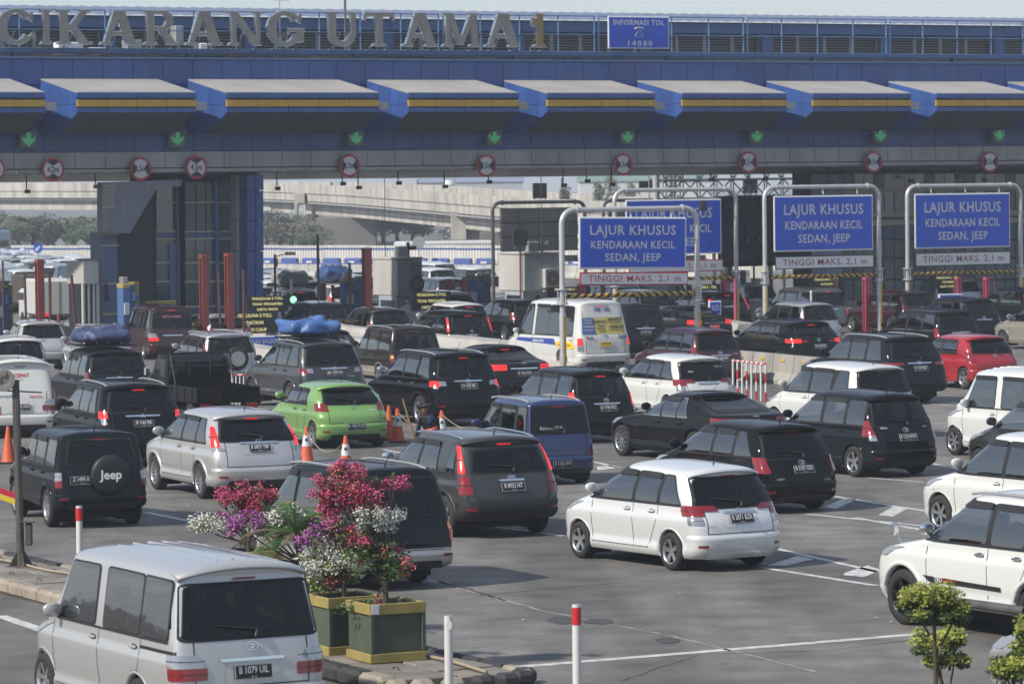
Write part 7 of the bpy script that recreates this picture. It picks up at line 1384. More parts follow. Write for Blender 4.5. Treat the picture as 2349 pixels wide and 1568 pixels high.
# far queue beyond the gate at the left
FAR = [('rush', PG, 15, 609, 18), ('avanza', PS, 29, 612, 19), ('avanza', PG, 44, 615, 19), ('innova', PW, 61, 620, 19), ('terios', PW, 118, 614, 20), ('avanza', PB, 113, 640, 20), ('livina', PB, 5, 645, 18), ('avanza', PG, 50, 596, 20), ('livina', PW, 54, 606.5, 20), ('avanza', PB, 94, 604, 20),
    ('livina', PW, 125, 599, 21), ('rush', PS, 97, 592.5, 21), ('avanza', PG, 128, 592, 21), ('avanza', PW, 158, 596, 22), ('innova', PS, 18, 594, 20), ('sigra', PW, 5, 601, 18), ('avanza', PW, 72, 588, 21), ('rush', PG, 40, 586, 20), ('livina', PS, 150, 589, 22), ('livina', PW, 190, 590, 23),
    ('avanza', PW, 625, 634, 25), ('avanza', PW, 640, 645, 25), ('rush', PB, 690, 633, 26), ('livina', PW, 800, 629, 26), ('avanza', PS, 832, 634, 26), ('innova', PG, 622, 660, 24), ('livina', PW, 1110, 614, 29), ('avanza', PW, 1020, 604, 28), ('livina', PW, 1440, 655, 30), ('avanza', PW, 1500, 668, 30), ('avanza', PS, 1540, 645, 30), ('avanza', PS, 1745, 652, 30), ('rush', PB, 2060, 640, 30),
    ('avanza', PW, 84, 597, 21), ('livina', PS, 108, 586, 22), ('avanza', PG, 60, 583, 21), ('innova', PW, 12, 588, 20), ('avanza', PS, 135, 606, 21), ('rush', PW, 172, 586, 23), ('avanza', PW, 815, 622, 27), ('avanza', PB, 648, 618, 26)]
fcol = {PG.name: 'grey', PS.name: 'silver', PW.name: 'white', PB.name: 'black'}
for i, (tk, col, u, v, psi) in enumerate(FAR):
    where = 'in the hazy far left queue' if u < 250 else 'just beyond the tower' if u < 900 else 'between booths behind the sign frames'
    near = {0: 'upper', 1: 'lower'}[int(v > 605)]
    vehicle(tk, col, place(tk, u, v, psi), R(psi), '%s car %s, %s row, %s counted' % (fcol[col.name], where, near, NTH[i]), plate=None, lit=1 if i % 2 == 0 else 0, detail=0, visor=0, emb=0, name='car', group='small cars beyond the gate')
vehicle('avanza', PW, at(1008, 40, 0) + Vector((0, 0, 0)), R(180 - 35), 'white people carrier facing the camera beside the far blue barriers', plate=None, visor=0, name='car', group='small cars beyond the gate')
p = at(183, 41); vehicle('van', PS, p, R(150), 'silver van driving towards the camera before the far white fence', plate=None, visor=0, name='van', cat='van', group='small cars beyond the gate')
# delivery truck, white, beyond the gate
def truck(P, psi, lab, cargo, cab, k=1.):
    o = empty('truck', P, math.pi / 2 + psi); o.scale = (k, k, k); tag(o, lab, 'truck'); MB().bbox((1.7, 0, 1.55), (3.4, 1.9, 1.9), .12).obj('cargo_box', cargo, o); MB().bbox((4.2, 0, 1.15), (1.5, 1.75, 1.6), .15).obj('cab', cab, o); MB().box((2.4, 0, .5), (4.8, .9, .25)).obj('chassis', DARK, o)
    MB().bbox((4.3, 0, 1.55), (1.2, 1.78, .55), .1).obj('window', SOLIDG, o)
    for x in (.9, 4.1):
        for sg in (1, -1): MB().tube([(x, sg * .62, .38), (x, sg * .88, .38)], .38, 16).obj('wheel', TYRE, o)
    for sg in (1, -1): MB().bbox((-.03, sg * .7, .68), (.05, .25, .14), .02).obj('tail_light', REDL, o)
    MB().box((-.012, 0, 1.5), (.02, .02, 1.7)).obj('door_joint', SEAM, o)
def tk_at(u, v, z): q = G(u, v, z); return Vector((q.x, q.y, 0))
truck(tk_at(136, 640, 2.1), R(22), 'white rounded box van with rear doors left of the small booth', PW, PW, .84); truck(tk_at(84, 630, 1.9), R(19), 'dark truck with brown tarpaulin among the far left queue', mat('tarp_brown', (.06, .05, .04), .8, var=.3), PG, .76)
# ---------------------------------------------------------------- median with slabs and kerb stones
ZM = .16; KB = mat('kerb_stone', (.27, .235, .19), .85, var=.22, vscale=3, bump=.2, bscale=20); KBK = mat('kerb_black', (.03, .03, .032), .7, var=.3, vscale=4); SLB = [mat('slab_%s' % n, c, .85, var=.25, vscale=2.5, bump=.25, bscale=22) for n, c in (('grey', (.20, .185, .165)), ('brown', (.17, .155, .135)), ('pale', (.225, .21, .19)))]
E0, E1 = G(0, 1262, ZM), G(1190, 1532, ZM); F0, F1 = G(0, 1330, ZM), G(905, 1568, ZM)
ax = (E1 - E0).normalized(); ax.z = 0; ax.normalize(); nx_ = Vector((-ax.y, ax.x, 0)); 
def mc(P): d = P - E0; return d.dot(ax), d.dot(nx_)
x1 = mc(E1)[0]; W0 = -mc(F0)[1]; W1 = -mc(F1)[1]; print('median', x1, W0, W1, mc(F1))
med = empty('median', E0 - Vector((0, 0, ZM)), math.atan2(ax.y, ax.x)); med['kind'] = 'structure'
wid = lambda x: W0 + (W1 - W0) * x / mc(F1)[0]
x = -9.; k = 0; rg = random.Random(4)
MB().box(((x1 - 9) / 2, -W0 * .55, .04), (x1 + 9, W0 * .95, .08)).obj('median_bed', mat('mortar_dark', (.035, .033, .03), .9), med)
while x < x1:
    w = wid(x) - .30; ln = .62
    for j in range(2):
        y0 = -.12 - w * j / 2; c = (x + ln / 2, y0 - w / 4, ZM / 2 + .01 + rg.uniform(-.012, .012)); sl = MB().bbox((0, 0, 0), (ln - .035, w / 2 - .03, ZM - .02), .012)
        s_ = link('paving_slab', sl.mesh('paving_slab', [SLB[rg.randrange(3)]]), med, Matrix.Translation(c) @ Matrix.Rotation(rg.uniform(-.02, .02), 4, 'X') @ Matrix.Rotation(rg.uniform(-.03, .03), 4, 'Y'))
        if k % 2 == 0: link('lifting_handle', cached(('lh',), lambda: MB().tube([(-.09, 0, .07), (-.06, 0, .105), (.06, 0, .105), (.09, 0, .07)], .008, 5).mesh('lifting_handle', [RUST])), s_)
    x += ln; k += 1
    if k % 1 == 0:
        for yy, nm in ((-.0, 'a'), (-wid(x) + .06, 'b')):
            m_ = KBK if (k // 4) % 3 == 1 else KB
            link('kerb_stone', MB().bbox((0, 0, 0), (ln - .02, .26 if nm == 'b' else .18, ZM + .05 if nm == 'b' else ZM - .02), .05).mesh('kerb_stone', [m_]), med, Matrix.Translation((x - ln / 2, yy, (ZM + .05) / 2)))
a = [(x1 + .55 * math.sin(t), -wid(x1) / 2 + (wid(x1) / 2 + .06) * math.cos(t)) for t in np.linspace(0, math.pi, 9)]
for p, q in zip(a, a[1:]):
    c = ((p[0] + q[0]) / 2, (p[1] + q[1]) / 2); MB().bbox((c[0], c[1], ZM / 2 + .01), (.26, .24, ZM + .02), .05).obj('kerb_stone', KBK if a.index(p) < 4 else KB, med)
HOSE = mat('hose_tan', (.30, .25, .18), .7)
o = MB().tube([E0 + ax * q - nx_ * (.55 + .08 * math.sin(q * .7)) + Vector((0, 0, .035 + .01 * math.sin(q * 3))) for q in np.linspace(-8, x1 + .3, 50)], .022, 6).obj('hose', HOSE); tag(o, 'tan hose lying lengthwise along the median slabs', 'hose')
# round posts with red bands
def bollard(u, v, vt, s, lab, red=True):
    P = G(u, v, ZM) if red is not None else G(u, v); s = F_PX / P.y; H_ = min(1.15, zz(vt, u, s) - P.z); o = empty('bollard', P); r = .048
    MB().tube([(0, 0, 0), (.004, 0, H_)], r, 16).obj('tube', WHP, o); MB().tube([(.004, 0, H_ - .002), (.004, 0, H_ + .004)], r * .8, 12).obj('hollow', METAL, o)
    if red: MB().tube([(.003, 0, H_ - .22), (.003, 0, H_ - .03)], r + .004, 16, cap=False).obj('red_band', REDB, o)
    else: link('reflector', MB().prism(ring_pts(0, 0, .032, .055, 16), 0, .01).mesh('reflector', [SWH]), o, Matrix.Translation((.012, -r - .001, H_ - .1)) @ Matrix.Rotation(R(90), 4, 'X'))
    tag(o, lab, 'bollard', 'white posts along the median')
bollard(183, 1300, 1161, 148, 'white post with red band beside the tall lamp pole at the left'); bollard(1324, 1612, 1388, 202, 'white post with red band at the tip of the median'); bollard(1030, 1590, 1414, 198, 'white post with pale oval reflector right of the flower boxes', False)
# speaker pole on the median
P = G(48, 1300, ZM); s = F_PX / P.y; o = empty('speaker_pole', P); H_ = zz(880, 45, s); PM = mat('pole_brown_grey', (.09, .08, .07), .6, .3, var=.25, vscale=3)
MB().tube([(0, 0, 0), (-.03, 0, H_ - .15)], [.062, .055], 10).obj('pole', PM, o); MB().bbox((-.03, 0, H_ - .6), (.1, .1, 1.0), .01).obj('pole_sleeve', PM, o)
MB().bbox((0, 0, .01), (.42, .42, .03), .01).obj('base_plate', PM, o)
for a in range(4): q = Matrix.Rotation(a * math.pi / 2 + .4, 3, 'Z'); MB().add([q @ Vector(p) for p in ((.05, .01, 0), (.2, .01, 0), (.05, .01, .26), (.05, -.01, 0), (.2, -.01, 0), (.05, -.01, .26))], [(0, 1, 2), (3, 5, 4), (1, 4, 5, 2)]).obj('gusset', PM, o)
MB().bbox((.13, -.02, .5), (.11, .1, .34), .02).obj('switch_box', PM, o); MB().bbox((.11, -.02, .69), (.22, .16, .02), .005).obj('box_lid', PM, o)
n = 20; V = []
for i, (r_, y) in enumerate(((.075, .16), (.08, .0), (.12, -.06), (.17, -.12), (.165, -.125), (.06, -.03), (.0001, -.06))):
    for k in range(n): V.append((-.2 + r_ * math.cos(2 * math.pi * k / n) * 1.05, y, H_ - .1 + r_ * math.sin(2 * math.pi * k / n)))
MB().add(V, [(i * n + k, i * n + (k + 1) % n, (i + 1) * n + (k + 1) % n, (i + 1) * n + k) for i in range(6) for k in range(n)], 0, True).obj('horn_speaker', mat('horn_grey', (.2, .2, .19), .5), o)
MB().tube([(-.2, .0, H_ - .26), (.35, .1, H_ - .3)], .012, 5).obj('arm', PM, o); tag(o, 'tall brown pole with grey horn speaker at the left edge', 'pole')
P = G(10, 1290, ZM); s = F_PX / P.y; mb = MB(); P = PY(-6, 1130, F_PX / s * .995)
for k, m_ in ((0, mat('tape_red', (.5, .02, .05), .5)), (1, mat('tape_yellow', (.7, .5, .04), .5))): 
    o1 = MB().bbox((0, 0, .05 - .09 * k), (.62, .02, .085), .005).obj('band', m_)
    if k == 0: to = empty('barrier_board', P); to.rotation_euler = (0, R(20), 0)
    o1.parent = to
MB().tube([(-.25, .03, .1), (-.25, .03, -.9)], .02, 5).obj('leg', PM, to); tag(to, 'red and yellow slanting barrier board behind the speaker pole', 'barrier board')
# planter boxes
PGN = mat('planter_green', (.062, .078, .052), .7, var=.18, vscale=3, bump=.1, bscale=15); PYL = mat('planter_yellow', (.28, .225, .07), .65, var=.15, vscale=4); SOIL = mat('soil', (.04, .03, .02), .95, var=.4, vscale=20)
def planter(u, v, lab, patch_=False):
    P = G(u, v, ZM); a = R(26); o = empty('flower_box', P, a + math.pi / 2 - math.pi / 2); o.rotation_euler = (0, 0, a); w = .68; h = .70; c = Vector((w / 2, w / 2, 0)) * 1.0
    # local: near corner at the origin, sides along +x (right) and +y (left, away)
    tag(o, lab, 'flower box', 'yellow and green flower boxes'); t = .035
    for nm, cc, dd in (('side', (w / 2, .02, h / 2), (w, t, h - .02)), ('side', (w / 2, w - .02, h / 2), (w, t, h - .02)), ('side', (.02, w / 2, h / 2), (t, w - .01, h - .02)), ('side', (w - .02, w / 2, h / 2), (t, w - .01, h - .02))): MB().bbox(cc, dd, .004).obj(nm, PGN, o)
    for z, hh in ((.055, .11), (h - .06, .13)):
        for cc, dd in (((w / 2, -.008, z), (w + .05, .04, hh)), ((w / 2, w + .008, z), (w + .05, .04, hh)), ((-.008, w / 2, z), (.04, w + .05, hh)), ((w + .008, w / 2, z), (.04, w + .05, hh))): MB().bbox(cc, dd, .006).obj('yellow_rim', PYL, o)
    for x, y in ((0.01, 0.0), (w - .0, 0.0)): MB().bbox((x, y, h / 2), (.05, .05, h - .24), .006).obj('corner_batten', PGN, o)
    MB().box((w / 2, w / 2, h - .1), (w - .06, w - .06, .06)).obj('soil', SOIL, o)
    if patch_: MB().bbox((.04, -.032, h - .06), (.1, .008, .11), .003).obj('white_label', SWH, o)
    return P + Matrix.Rotation(a, 3, 'Z') @ Vector((w / 2, w / 2, h - .06))
B1 = planter(853, 1521, 'nearest flower box with a white label on its yellow rim', True); B2 = planter(757, 1504, 'second flower box tucked behind the nearest one'); B3 = planter(655, 1436, 'third flower box almost hidden behind the second')
B4 = planter(540, 1385, 'fourth flower box hidden behind the silver minivan roof')
LEAF = mat('leaf_green', (.05, .11, .025), .6, var=.35, vscale=14); LEAFY = mat('leaf_yellow_green', (.16, .2, .04), .6, var=.3, vscale=14)
FLC = dict(pink=mat('petal_pink', (.45, .06, .16), .6, var=.25, vscale=12), red=mat('petal_red', (.38, .03, .09), .6, var=.25, vscale=12), coral=mat('petal_coral', (.48, .12, .12), .6, var=.2, vscale=12), white=mat('petal_white', (.58, .58, .52), .6, var=.12, vscale=12), purple=mat('petal_purple', (.32, .08, .30), .6, var=.25, vscale=12))
def petals(mb, c, r, n, rg, size=.02):
    for _ in range(n):
        d = Vector((rg.gauss(0, .5), rg.gauss(0, .5), rg.gauss(0, .5))); 
        if d.length > 1.25: d = d.normalized() * 1.25
        cc = Vector(c) + Vector((d.x * r[0], d.y * r[1], d.z * r[2]))
        for k in range(rg.randrange(2, 5)):
            p = cc + Vector((rg.gauss(0, .02), rg.gauss(0, .02), rg.gauss(0, .02))); a = Vector((rg.gauss(0, 1), rg.gauss(0, 1), rg.gauss(0, 1))).normalized(); b = a.orthogonal().normalized(); s = size * rg.uniform(.7, 1.3)
            mb.add([p - a * s, p - b * s * .7, p + a * s, p + b * s * .7], [(0, 1, 2, 3)], 0)
def bougain(base, cl, seed, lab, dens=1.):
    """cl: (colour, u, v, ru, rv, flower share) seen as pixels at the depth of the base"""
    rg = random.Random(seed); o = empty('flowering_shrub', base); tag(o, lab, 'flowering shrub', 'bougainvillea in the flower boxes'); Y = base.y; s = F_PX / Y; lv = MB(); by = {}; br = MB()
    top = max(PY(u, v, Y).z for _, u, v, *_r in cl) - base.z
    br.tube([(0, 0, -.05), (.01, .0, top * .3), (-.03, .02, top * .62), (.0, 0, top * .85)], [.035, .03, .022, .012], 7)
    for c, u, v, ru, rv, sh_ in cl:
        P = PY(u, v, Y) - base; r = (ru / s, .6 * min(ru, 60) / s + .05, rv / s); k = .35 + .4 * rg.random(); br.tube([(0, 0, top * .35 * k), P * .55 + Vector((0, 0, .03)), P + Vector((rg.uniform(-.05, .05), rg.uniform(-.05, .05), 0))], [.016, .011, .005], 5)
        for _ in range(3): br.tube([P * .8, P + Vector((rg.uniform(-1, 1) * r[0], rg.uniform(-1, 1) * r[1], rg.uniform(-1, 1) * r[2]))], [.006, .003], 4)
        area = ru * rv; n = 0
        for _ in range(max(5, int(area / 95))):
            q = P + Vector((rg.uniform(-.9, .9) * r[0], rg.uniform(-.9, .9) * r[1], rg.uniform(-.9, .9) * r[2])); leaves(lv, q, (r[0] * .3 + .04, .08, .06), int(34 * (1.2 - sh_ * .5)), .026, rg, hollow=0)
            if rg.random() < sh_ * 1.0: petals(by.setdefault(c, MB()), q + Vector((0, -.03, .02)), (.095, .07, .07), 34, rg, .0155)
    br.obj('branches', BRK, o); stuff(lv.obj('foliage', LEAF if seed % 2 else LEAFY, o))
    for c, m_ in by.items(): stuff(m_.obj('blossoms', FLC[c], o))
bougain(B1, [('pink', 800, 1080, 34, 22, .9), ('coral', 780, 1105, 50, 26, .8), ('pink', 835, 1110, 40, 30, .5), ('pink', 765, 1125, 48, 26, .95), ('red', 800, 1150, 60, 26, .8), ('coral', 845, 1150, 34, 22, .8), ('pink', 905, 1105, 26, 20, .8), ('pink', 760, 1168, 34, 18, .9), ('white', 860, 1185, 62, 24, .9), ('white', 905, 1195, 32, 22, .9), ('white', 830, 1205, 40, 20, .7), ('pink', 850, 1255, 60, 28, .12), ('coral', 905, 1275, 42, 24, .35), ('coral', 870, 1300, 60, 26, .2), ('red', 820, 1240, 40, 30, .35), ('pink', 830, 1385, 60, 12, .1), ('pink', 880, 1395, 40, 10, .1)], 3, 'tallest shrub with pink above white blossoms in the nearest flower box')
bougain(B2, [('purple', 735, 1215, 34, 16, .9), ('purple', 705, 1232, 20, 16, .9), ('red', 790, 1230, 44, 24, .6), ('coral', 765, 1215, 22, 14, .5), ('white', 730, 1265, 40, 20, .95), ('white', 715, 1290, 26, 20, .95), ('white', 760, 1290, 36, 22, .8), ('white', 740, 1312, 30, 14, .8), ('coral', 795, 1290, 40, 26, .15), ('pink', 745, 1345, 40, 14, .1), ('coral', 780, 1320, 34, 18, .2)], 4, 'shrub with purple and white blossoms over the second flower box')
bougain(B3, [('white', 630, 1190, 46, 24, .9), ('white', 600, 1200, 30, 18, .85), ('purple', 565, 1190, 40, 14, .9), ('purple', 545, 1205, 24, 16, .9), ('white', 680, 1185, 22, 14, .8), ('purple', 665, 1184, 26, 8, .8)], 6, 'spreading shrub with white and purple blossoms behind the silver minivan')
bougain(B4, [('pink', 540, 1130, 34, 20, .9), ('red', 560, 1150, 44, 22, .7), ('pink', 585, 1128, 22, 16, .6), ('coral', 600, 1150, 32, 16, .7), ('red', 620, 1140, 18, 14, .7), ('pink', 510, 1145, 20, 10, .7), ('red', 570, 1172, 44, 14, .8), ('white', 480, 1200, 30, 16, .95), ('white', 455, 1205, 14, 10, .9), ('purple', 530, 1195, 26, 12, .8)], 8, 'leftmost shrub with crimson and white blossoms before the dark green wagon')
def palm(base, u, v, seed, lab):
    rg = random.Random(seed); o = empty('palm', base); tag(o, lab, 'palm'); Y = base.y; top = PY(u, v, Y) - base; tk_ = MB(); tk_.tube([(0, 0, 0), tuple(top * .5), tuple(top)], [.05, .045, .03], 7).obj('trunk', BRK, o)
    for i in range(30):
        a = rg.uniform(0, 6.28); el = rg.uniform(-.2, 1.35); ln = rg.uniform(.6, 1.05); P = []
        for k in range(7): t = k / 6; P.append(top + Vector((math.cos(a) * math.cos(el) * ln * t, math.sin(a) * math.cos(el) * ln * t, ln * (math.sin(el) * t - .55 * t * t))))
        fr = MB(); fr.tube(P, [.008] * 6 + [.003], 4)
        for k in range(1, 26):
            t = k / 26 * 5.99; q = int(t); p = P[q].lerp(P[q + 1], t - q); d = (P[q + 1] - P[q]).normalized(); sd_ = d.cross(Vector((0, 0, 1))).normalized(); w = .17 * math.sin(math.pi * (k / 26) ** .7) + .03
            for sg in (1, -1): e = p + (sd_ * sg + d * .8).normalized() * w + Vector((0, 0, -.02)); fr.add([p + d * .008, e, p - d * .008], [(0, 1, 2)], 0)
        fr.obj('frond', mat('frond_green', (.055, .12, .022), .5, var=.3, vscale=9) if i % 4 else mat('frond_dry', (.17, .13, .08), .8), o)
palm(B3 + Vector((.15, -.3, 0)), 680, 1235, 2, 'green fan of palm fronds among the flower boxes'); palm(B4 + Vector((.3, .1, 0)), 655, 1215, 5, 'tall half dry palm behind the blossoms')
# topiary trees in front
TPL = mat('topiary_leaf', (.24, .27, .05), .55, var=.5, vscale=5); TPD = mat('topiary_leaf_shaded', (.06, .1, .02), .6, var=.3, vscale=9)
def topiary(u, s, cl, lab, seed):
    rg = random.Random(seed); P = at(u, s); o = empty('clipped_tree', P); tag(o, lab, 'small tree', 'clipped trees at the lower right'); Y = P.y; tr = MB(); lf = MB(); ld = MB(); top = None
    for i, (cu, cv, ru, rv) in enumerate(cl):
        c = PY(cu, cv, Y) - P; r = Vector((ru / s, ru / s * .9, rv / s))
        for k in range(int(10 + ru * rv / 48)):
            d = Vector((rg.uniform(-1, 1), rg.uniform(-1, 1), rg.uniform(-.9, 1))); d = d if d.length < 1 else d.normalized(); q = c + Vector((d.x * r.x, d.y * r.y, d.z * r.z)) * rg.choice((.62, .8, .95, 1.08))
            leaves(lf if d.z + d.y * -.2 > -.25 else ld, q, (.085, .085, .05), 105, .02, rg, hollow=0)  # low leaves take the darker copy, shade painted into the green
        if i == 0: tr.tube([(0, 0, 0), (c.x * .5 + .01, c.y, c.z * .5), tuple(c)], [.028, .024, .015], 7)
        else: tr.tube([(c.x * .2, c.y, c.z - .35), tuple(c)], [.014, .008], 5)
    tr.obj('trunk', BRK, o); stuff(lf.obj('crown', TPL, o)); stuff(ld.obj('shaded_crown', TPD, o))
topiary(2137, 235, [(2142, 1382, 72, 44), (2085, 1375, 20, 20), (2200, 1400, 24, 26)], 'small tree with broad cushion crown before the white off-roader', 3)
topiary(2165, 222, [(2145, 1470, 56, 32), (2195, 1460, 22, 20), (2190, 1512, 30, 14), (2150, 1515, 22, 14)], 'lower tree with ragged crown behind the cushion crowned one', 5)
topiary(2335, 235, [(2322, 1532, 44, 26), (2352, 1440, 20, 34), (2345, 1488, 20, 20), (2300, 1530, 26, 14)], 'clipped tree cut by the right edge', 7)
# ---------------------------------------------------------------- cones, rope, sweeper
CNO = mat('cone_orange', (.56, .095, .035), .55, var=.15, vscale=6); CNW = mat('cone_white', (.6, .6, .6), .5)
def cone(u, v, lab, h=.78, sleeve=True, lean=0):
    o = empty('traffic_cone', G(u, v)); o.rotation_euler = (R(lean), R(lean), 0); tag(o, lab, 'traffic cone', 'orange cones'); MB().bbox((0, 0, .02), (.4, .4, .04), .01).obj('base', BLACKP, o); MB().tube([(0, 0, .04), (0, 0, .1), (0, 0, h)], [.17, .145, .035], 16).obj('cone', CNO, o)
    if sleeve:
        f = lambda z: .145 + (.035 - .145) * (z - .1) / (h - .1) + .004; MB().tube([(0, 0, h * .48), (0, 0, h * .78)], [f(h * .48), f(h * .78)], 16, cap=False).obj('white_sleeve', CNW, o)
        link('mark', MB().prism(ring_pts(0, 0, .03, .035, 14), 0, .004).mesh('mark', [BLACKP]), o, Matrix.Translation((0, -f(h * .66) - .002, h * .66)) @ Matrix.Rotation(R(78), 4, 'X'))
    return o
cone(893, 1009, 'plain orange cone right behind the lime green hatchback', .8, False); cone(913, 1014, 'orange cone with white sleeve left of the sweeper'); cone(1014, 1020, 'orange cone with white sleeve right of the sweeper'); cone(704, 1063, 'orange cone beside the lime hatchback front left'); cone(794, 1086, 'orange cone behind the dark green wagon roof'); cone(20, 1062, 'plain orange cone left of the boxy teal off-roader', .8, False)
def rope(a, b, sag, lab):
    P = [a.lerp(b, t) - Vector((0, 0, sag * 4 * t * (1 - t))) for t in np.linspace(0, 1, 14)]; tag(MB().tube(P, .012, 4).obj('rope', HOSE), lab, 'rope')
z6 = Vector((0, 0, .7)); rope(G(704, 1063) + z6, G(794, 1086) + z6, .35, 'rope sagging between two cones under the lime hatchback'); rope(G(1014, 1020) + z6, G(1150, 1050) + z6, .25, 'rope running from a cone towards the blue wagon'); rope(G(913, 1014) + z6, G(1014, 1020) + z6, .3, 'rope sagging behind the sweeper')
def skin(name, joints, edges, m, parent, sub=2, root=0):
    me = bpy.data.meshes.new(name); me.from_pydata([j[:3] for j in joints], edges, []); o = bpy.data.objects.new(name, me); COL.objects.link(o); o.modifiers.new('s', 'SKIN'); o.modifiers.new('u', 'SUBSURF').levels = sub
    o.modifiers[1].render_levels = sub
    for i, j in enumerate(joints): me.skin_vertices[0].data[i].radius = (j[3], j[3]); me.skin_vertices[0].data[i].use_root = i == root
    dg = bpy.context.evaluated_depsgraph_get(); m2 = bpy.data.meshes.new_from_object(o.evaluated_get(dg)); bpy.data.objects.remove(o); m2.materials.clear(); m2.materials.append(m); m2.polygons.foreach_set('use_smooth', [True] * len(m2.polygons)); return link(name, m2, parent)
CL1 = mat('cloth_navy', (.015, .025, .08), .85, var=.2, vscale=20); CL2 = mat('cloth_orange', (.62, .12, .07), .8, var=.15, vscale=20); CL3 = mat('cloth_dark', (.012, .015, .02), .9); SKN = mat('skin', (.24, .12, .075), .6); SCF = mat('scarf_plum', (.06, .025, .045), .9, var=.4, vscale=30); CL4 = mat('trousers_dark', (.02, .02, .025), .9)
P = G(1000, 1110); pr_ = empty('person', P, R(15)); tag(pr_, 'road sweeper in navy and orange vest with plum headscarf holding a broom', 'person')
# bent forwards to the left and away, feet on the ground; one continuous body
J = [(.0, .12, .86, .13), (-.03, .1, 1.0, .135), (-.08, .06, 1.15, .15), (-.13, .03, 1.27, .135), (-.17, .01, 1.34, .06), (-.2, -.0, 1.39, .055), (-.23, -.01, 1.47, .09), (-.24, -.01, 1.55, .075),
     (-.3, -.0, 1.27, .06), (-.36, -.04, 1.08, .045), (-.42, -.12, .93, .035), (-.44, -.14, .9, .03), (.05, .06, 1.28, .06), (.05, -.04, 1.06, .045), (-.1, -.14, .92, .035), (-.13, -.15, .9, .03),
     (-.1, .12, .8, .1), (-.12, .08, .46, .065), (-.12, .14, .08, .045), (-.13, .0, .035, .04), (.1, .13, .8, .1), (.13, .06, .46, .065), (.13, .14, .08, .045), (.13, .0, .035, .04)]
Eg = [(0, 1), (1, 2), (2, 3), (3, 4), (4, 5), (5, 6), (6, 7), (3, 8), (8, 9), (9, 10), (10, 11), (3, 12), (12, 13), (13, 14), (14, 15), (0, 16), (16, 17), (17, 18), (18, 19), (0, 20), (20, 21), (21, 22), (22, 23)]
body = skin('body', J, Eg, CL3, pr_)
bm2 = body.data; bm2.materials.append(SKN); bm2.materials.append(CL4)
for p in bm2.polygons:
    c = p.center
    if c.z > 1.385 or (c.z < .97 and c.x < -.34) or (c.z < .96 and c.y < -.09 and c.x > -.2 and c.z > .8): p.material_index = 1
    elif c.z < .86: p.material_index = 2
skin('vest', [(.0, .11, .9, .17), (-.05, .08, 1.06, .18), (-.1, .05, 1.19, .185)], [(0, 1), (1, 2)], CL2, pr_); skin('vest_shoulders', [(-.10, .045, 1.21, .19), (-.14, .02, 1.3, .15), (-.22, .0, 1.29, .1)], [(0, 1), (1, 2)], CL1, pr_)
skin('headscarf', [(-.22, .03, 1.46, .105), (-.235, .02, 1.55, .105), (-.18, .06, 1.38, .09), (-.12, .06, 1.3, .07)], [(0, 1), (0, 2), (2, 3)], SCF, pr_); MB().bbox((-.31, -.02, 1.52), (.12, .12, .015), .004).obj('cap_brim', CL3, pr_)
for hand, (hx, hy, hz_) in (('l', (-.45, -.15, .9)), ('r', (-.14, -.16, .9))):
    for k in range(4): skin('finger', [(hx, hy, hz_ + .02 - k * .018, .011), (hx - .03, hy - .02, hz_ + .022 - k * .018, .010), (hx - .045, hy + .012, hz_ + .02 - k * .018, .008)], [(0, 1), (1, 2)], SKN, pr_, 1)
    skin('thumb', [(hx, hy, hz_, .012), (hx + .01, hy - .03, hz_ + .03, .01), (hx - .02, hy - .04, hz_ + .04, .008)], [(0, 1), (1, 2)], SKN, pr_, 1)
bp = P + Matrix.Rotation(R(15), 3, 'Z') @ Vector((-.46, -.16, .9)); tp = PY(924, 914, bp.y - .05); dr = (tp - bp); bo = empty('broom', bp); WOOD = mat('wood_handle', (.28, .17, .08), .7, var=.2, vscale=8)
MB().tube([dr, -dr * .0 + Vector((0, 0, 0)), Vector((.22, -.05, -.72))], [.018, .02, .02], 8).obj('handle', WOOD, bo); mb = MB(); rg = random.Random(1)
for k in range(60): a = Vector((.22, -.05, -.7)); mb.tube([a, a + Vector((rg.uniform(.0, .14), rg.uniform(-.12, .12), -.17 + rg.uniform(0, .02)))], .004, 3)
stuff(mb.obj('bristles', HOSE, bo)); tag(bo, 'long wooden broom held by the road sweeper', 'broom')
P = G(968, 1005); o = empty('plastic_tube', G(975, 1010, 0)); 
o2 = MB().tube([Vector((0, 0, .2)), G(1100, 1022, .2) - G(975, 1010, 0)], .17, 14).obj('tube', mat('tube_grey_blue', (.12, .15, .18), .4), o); tag(o, 'grey blue plastic barrier tube lying behind the cones', 'tube')
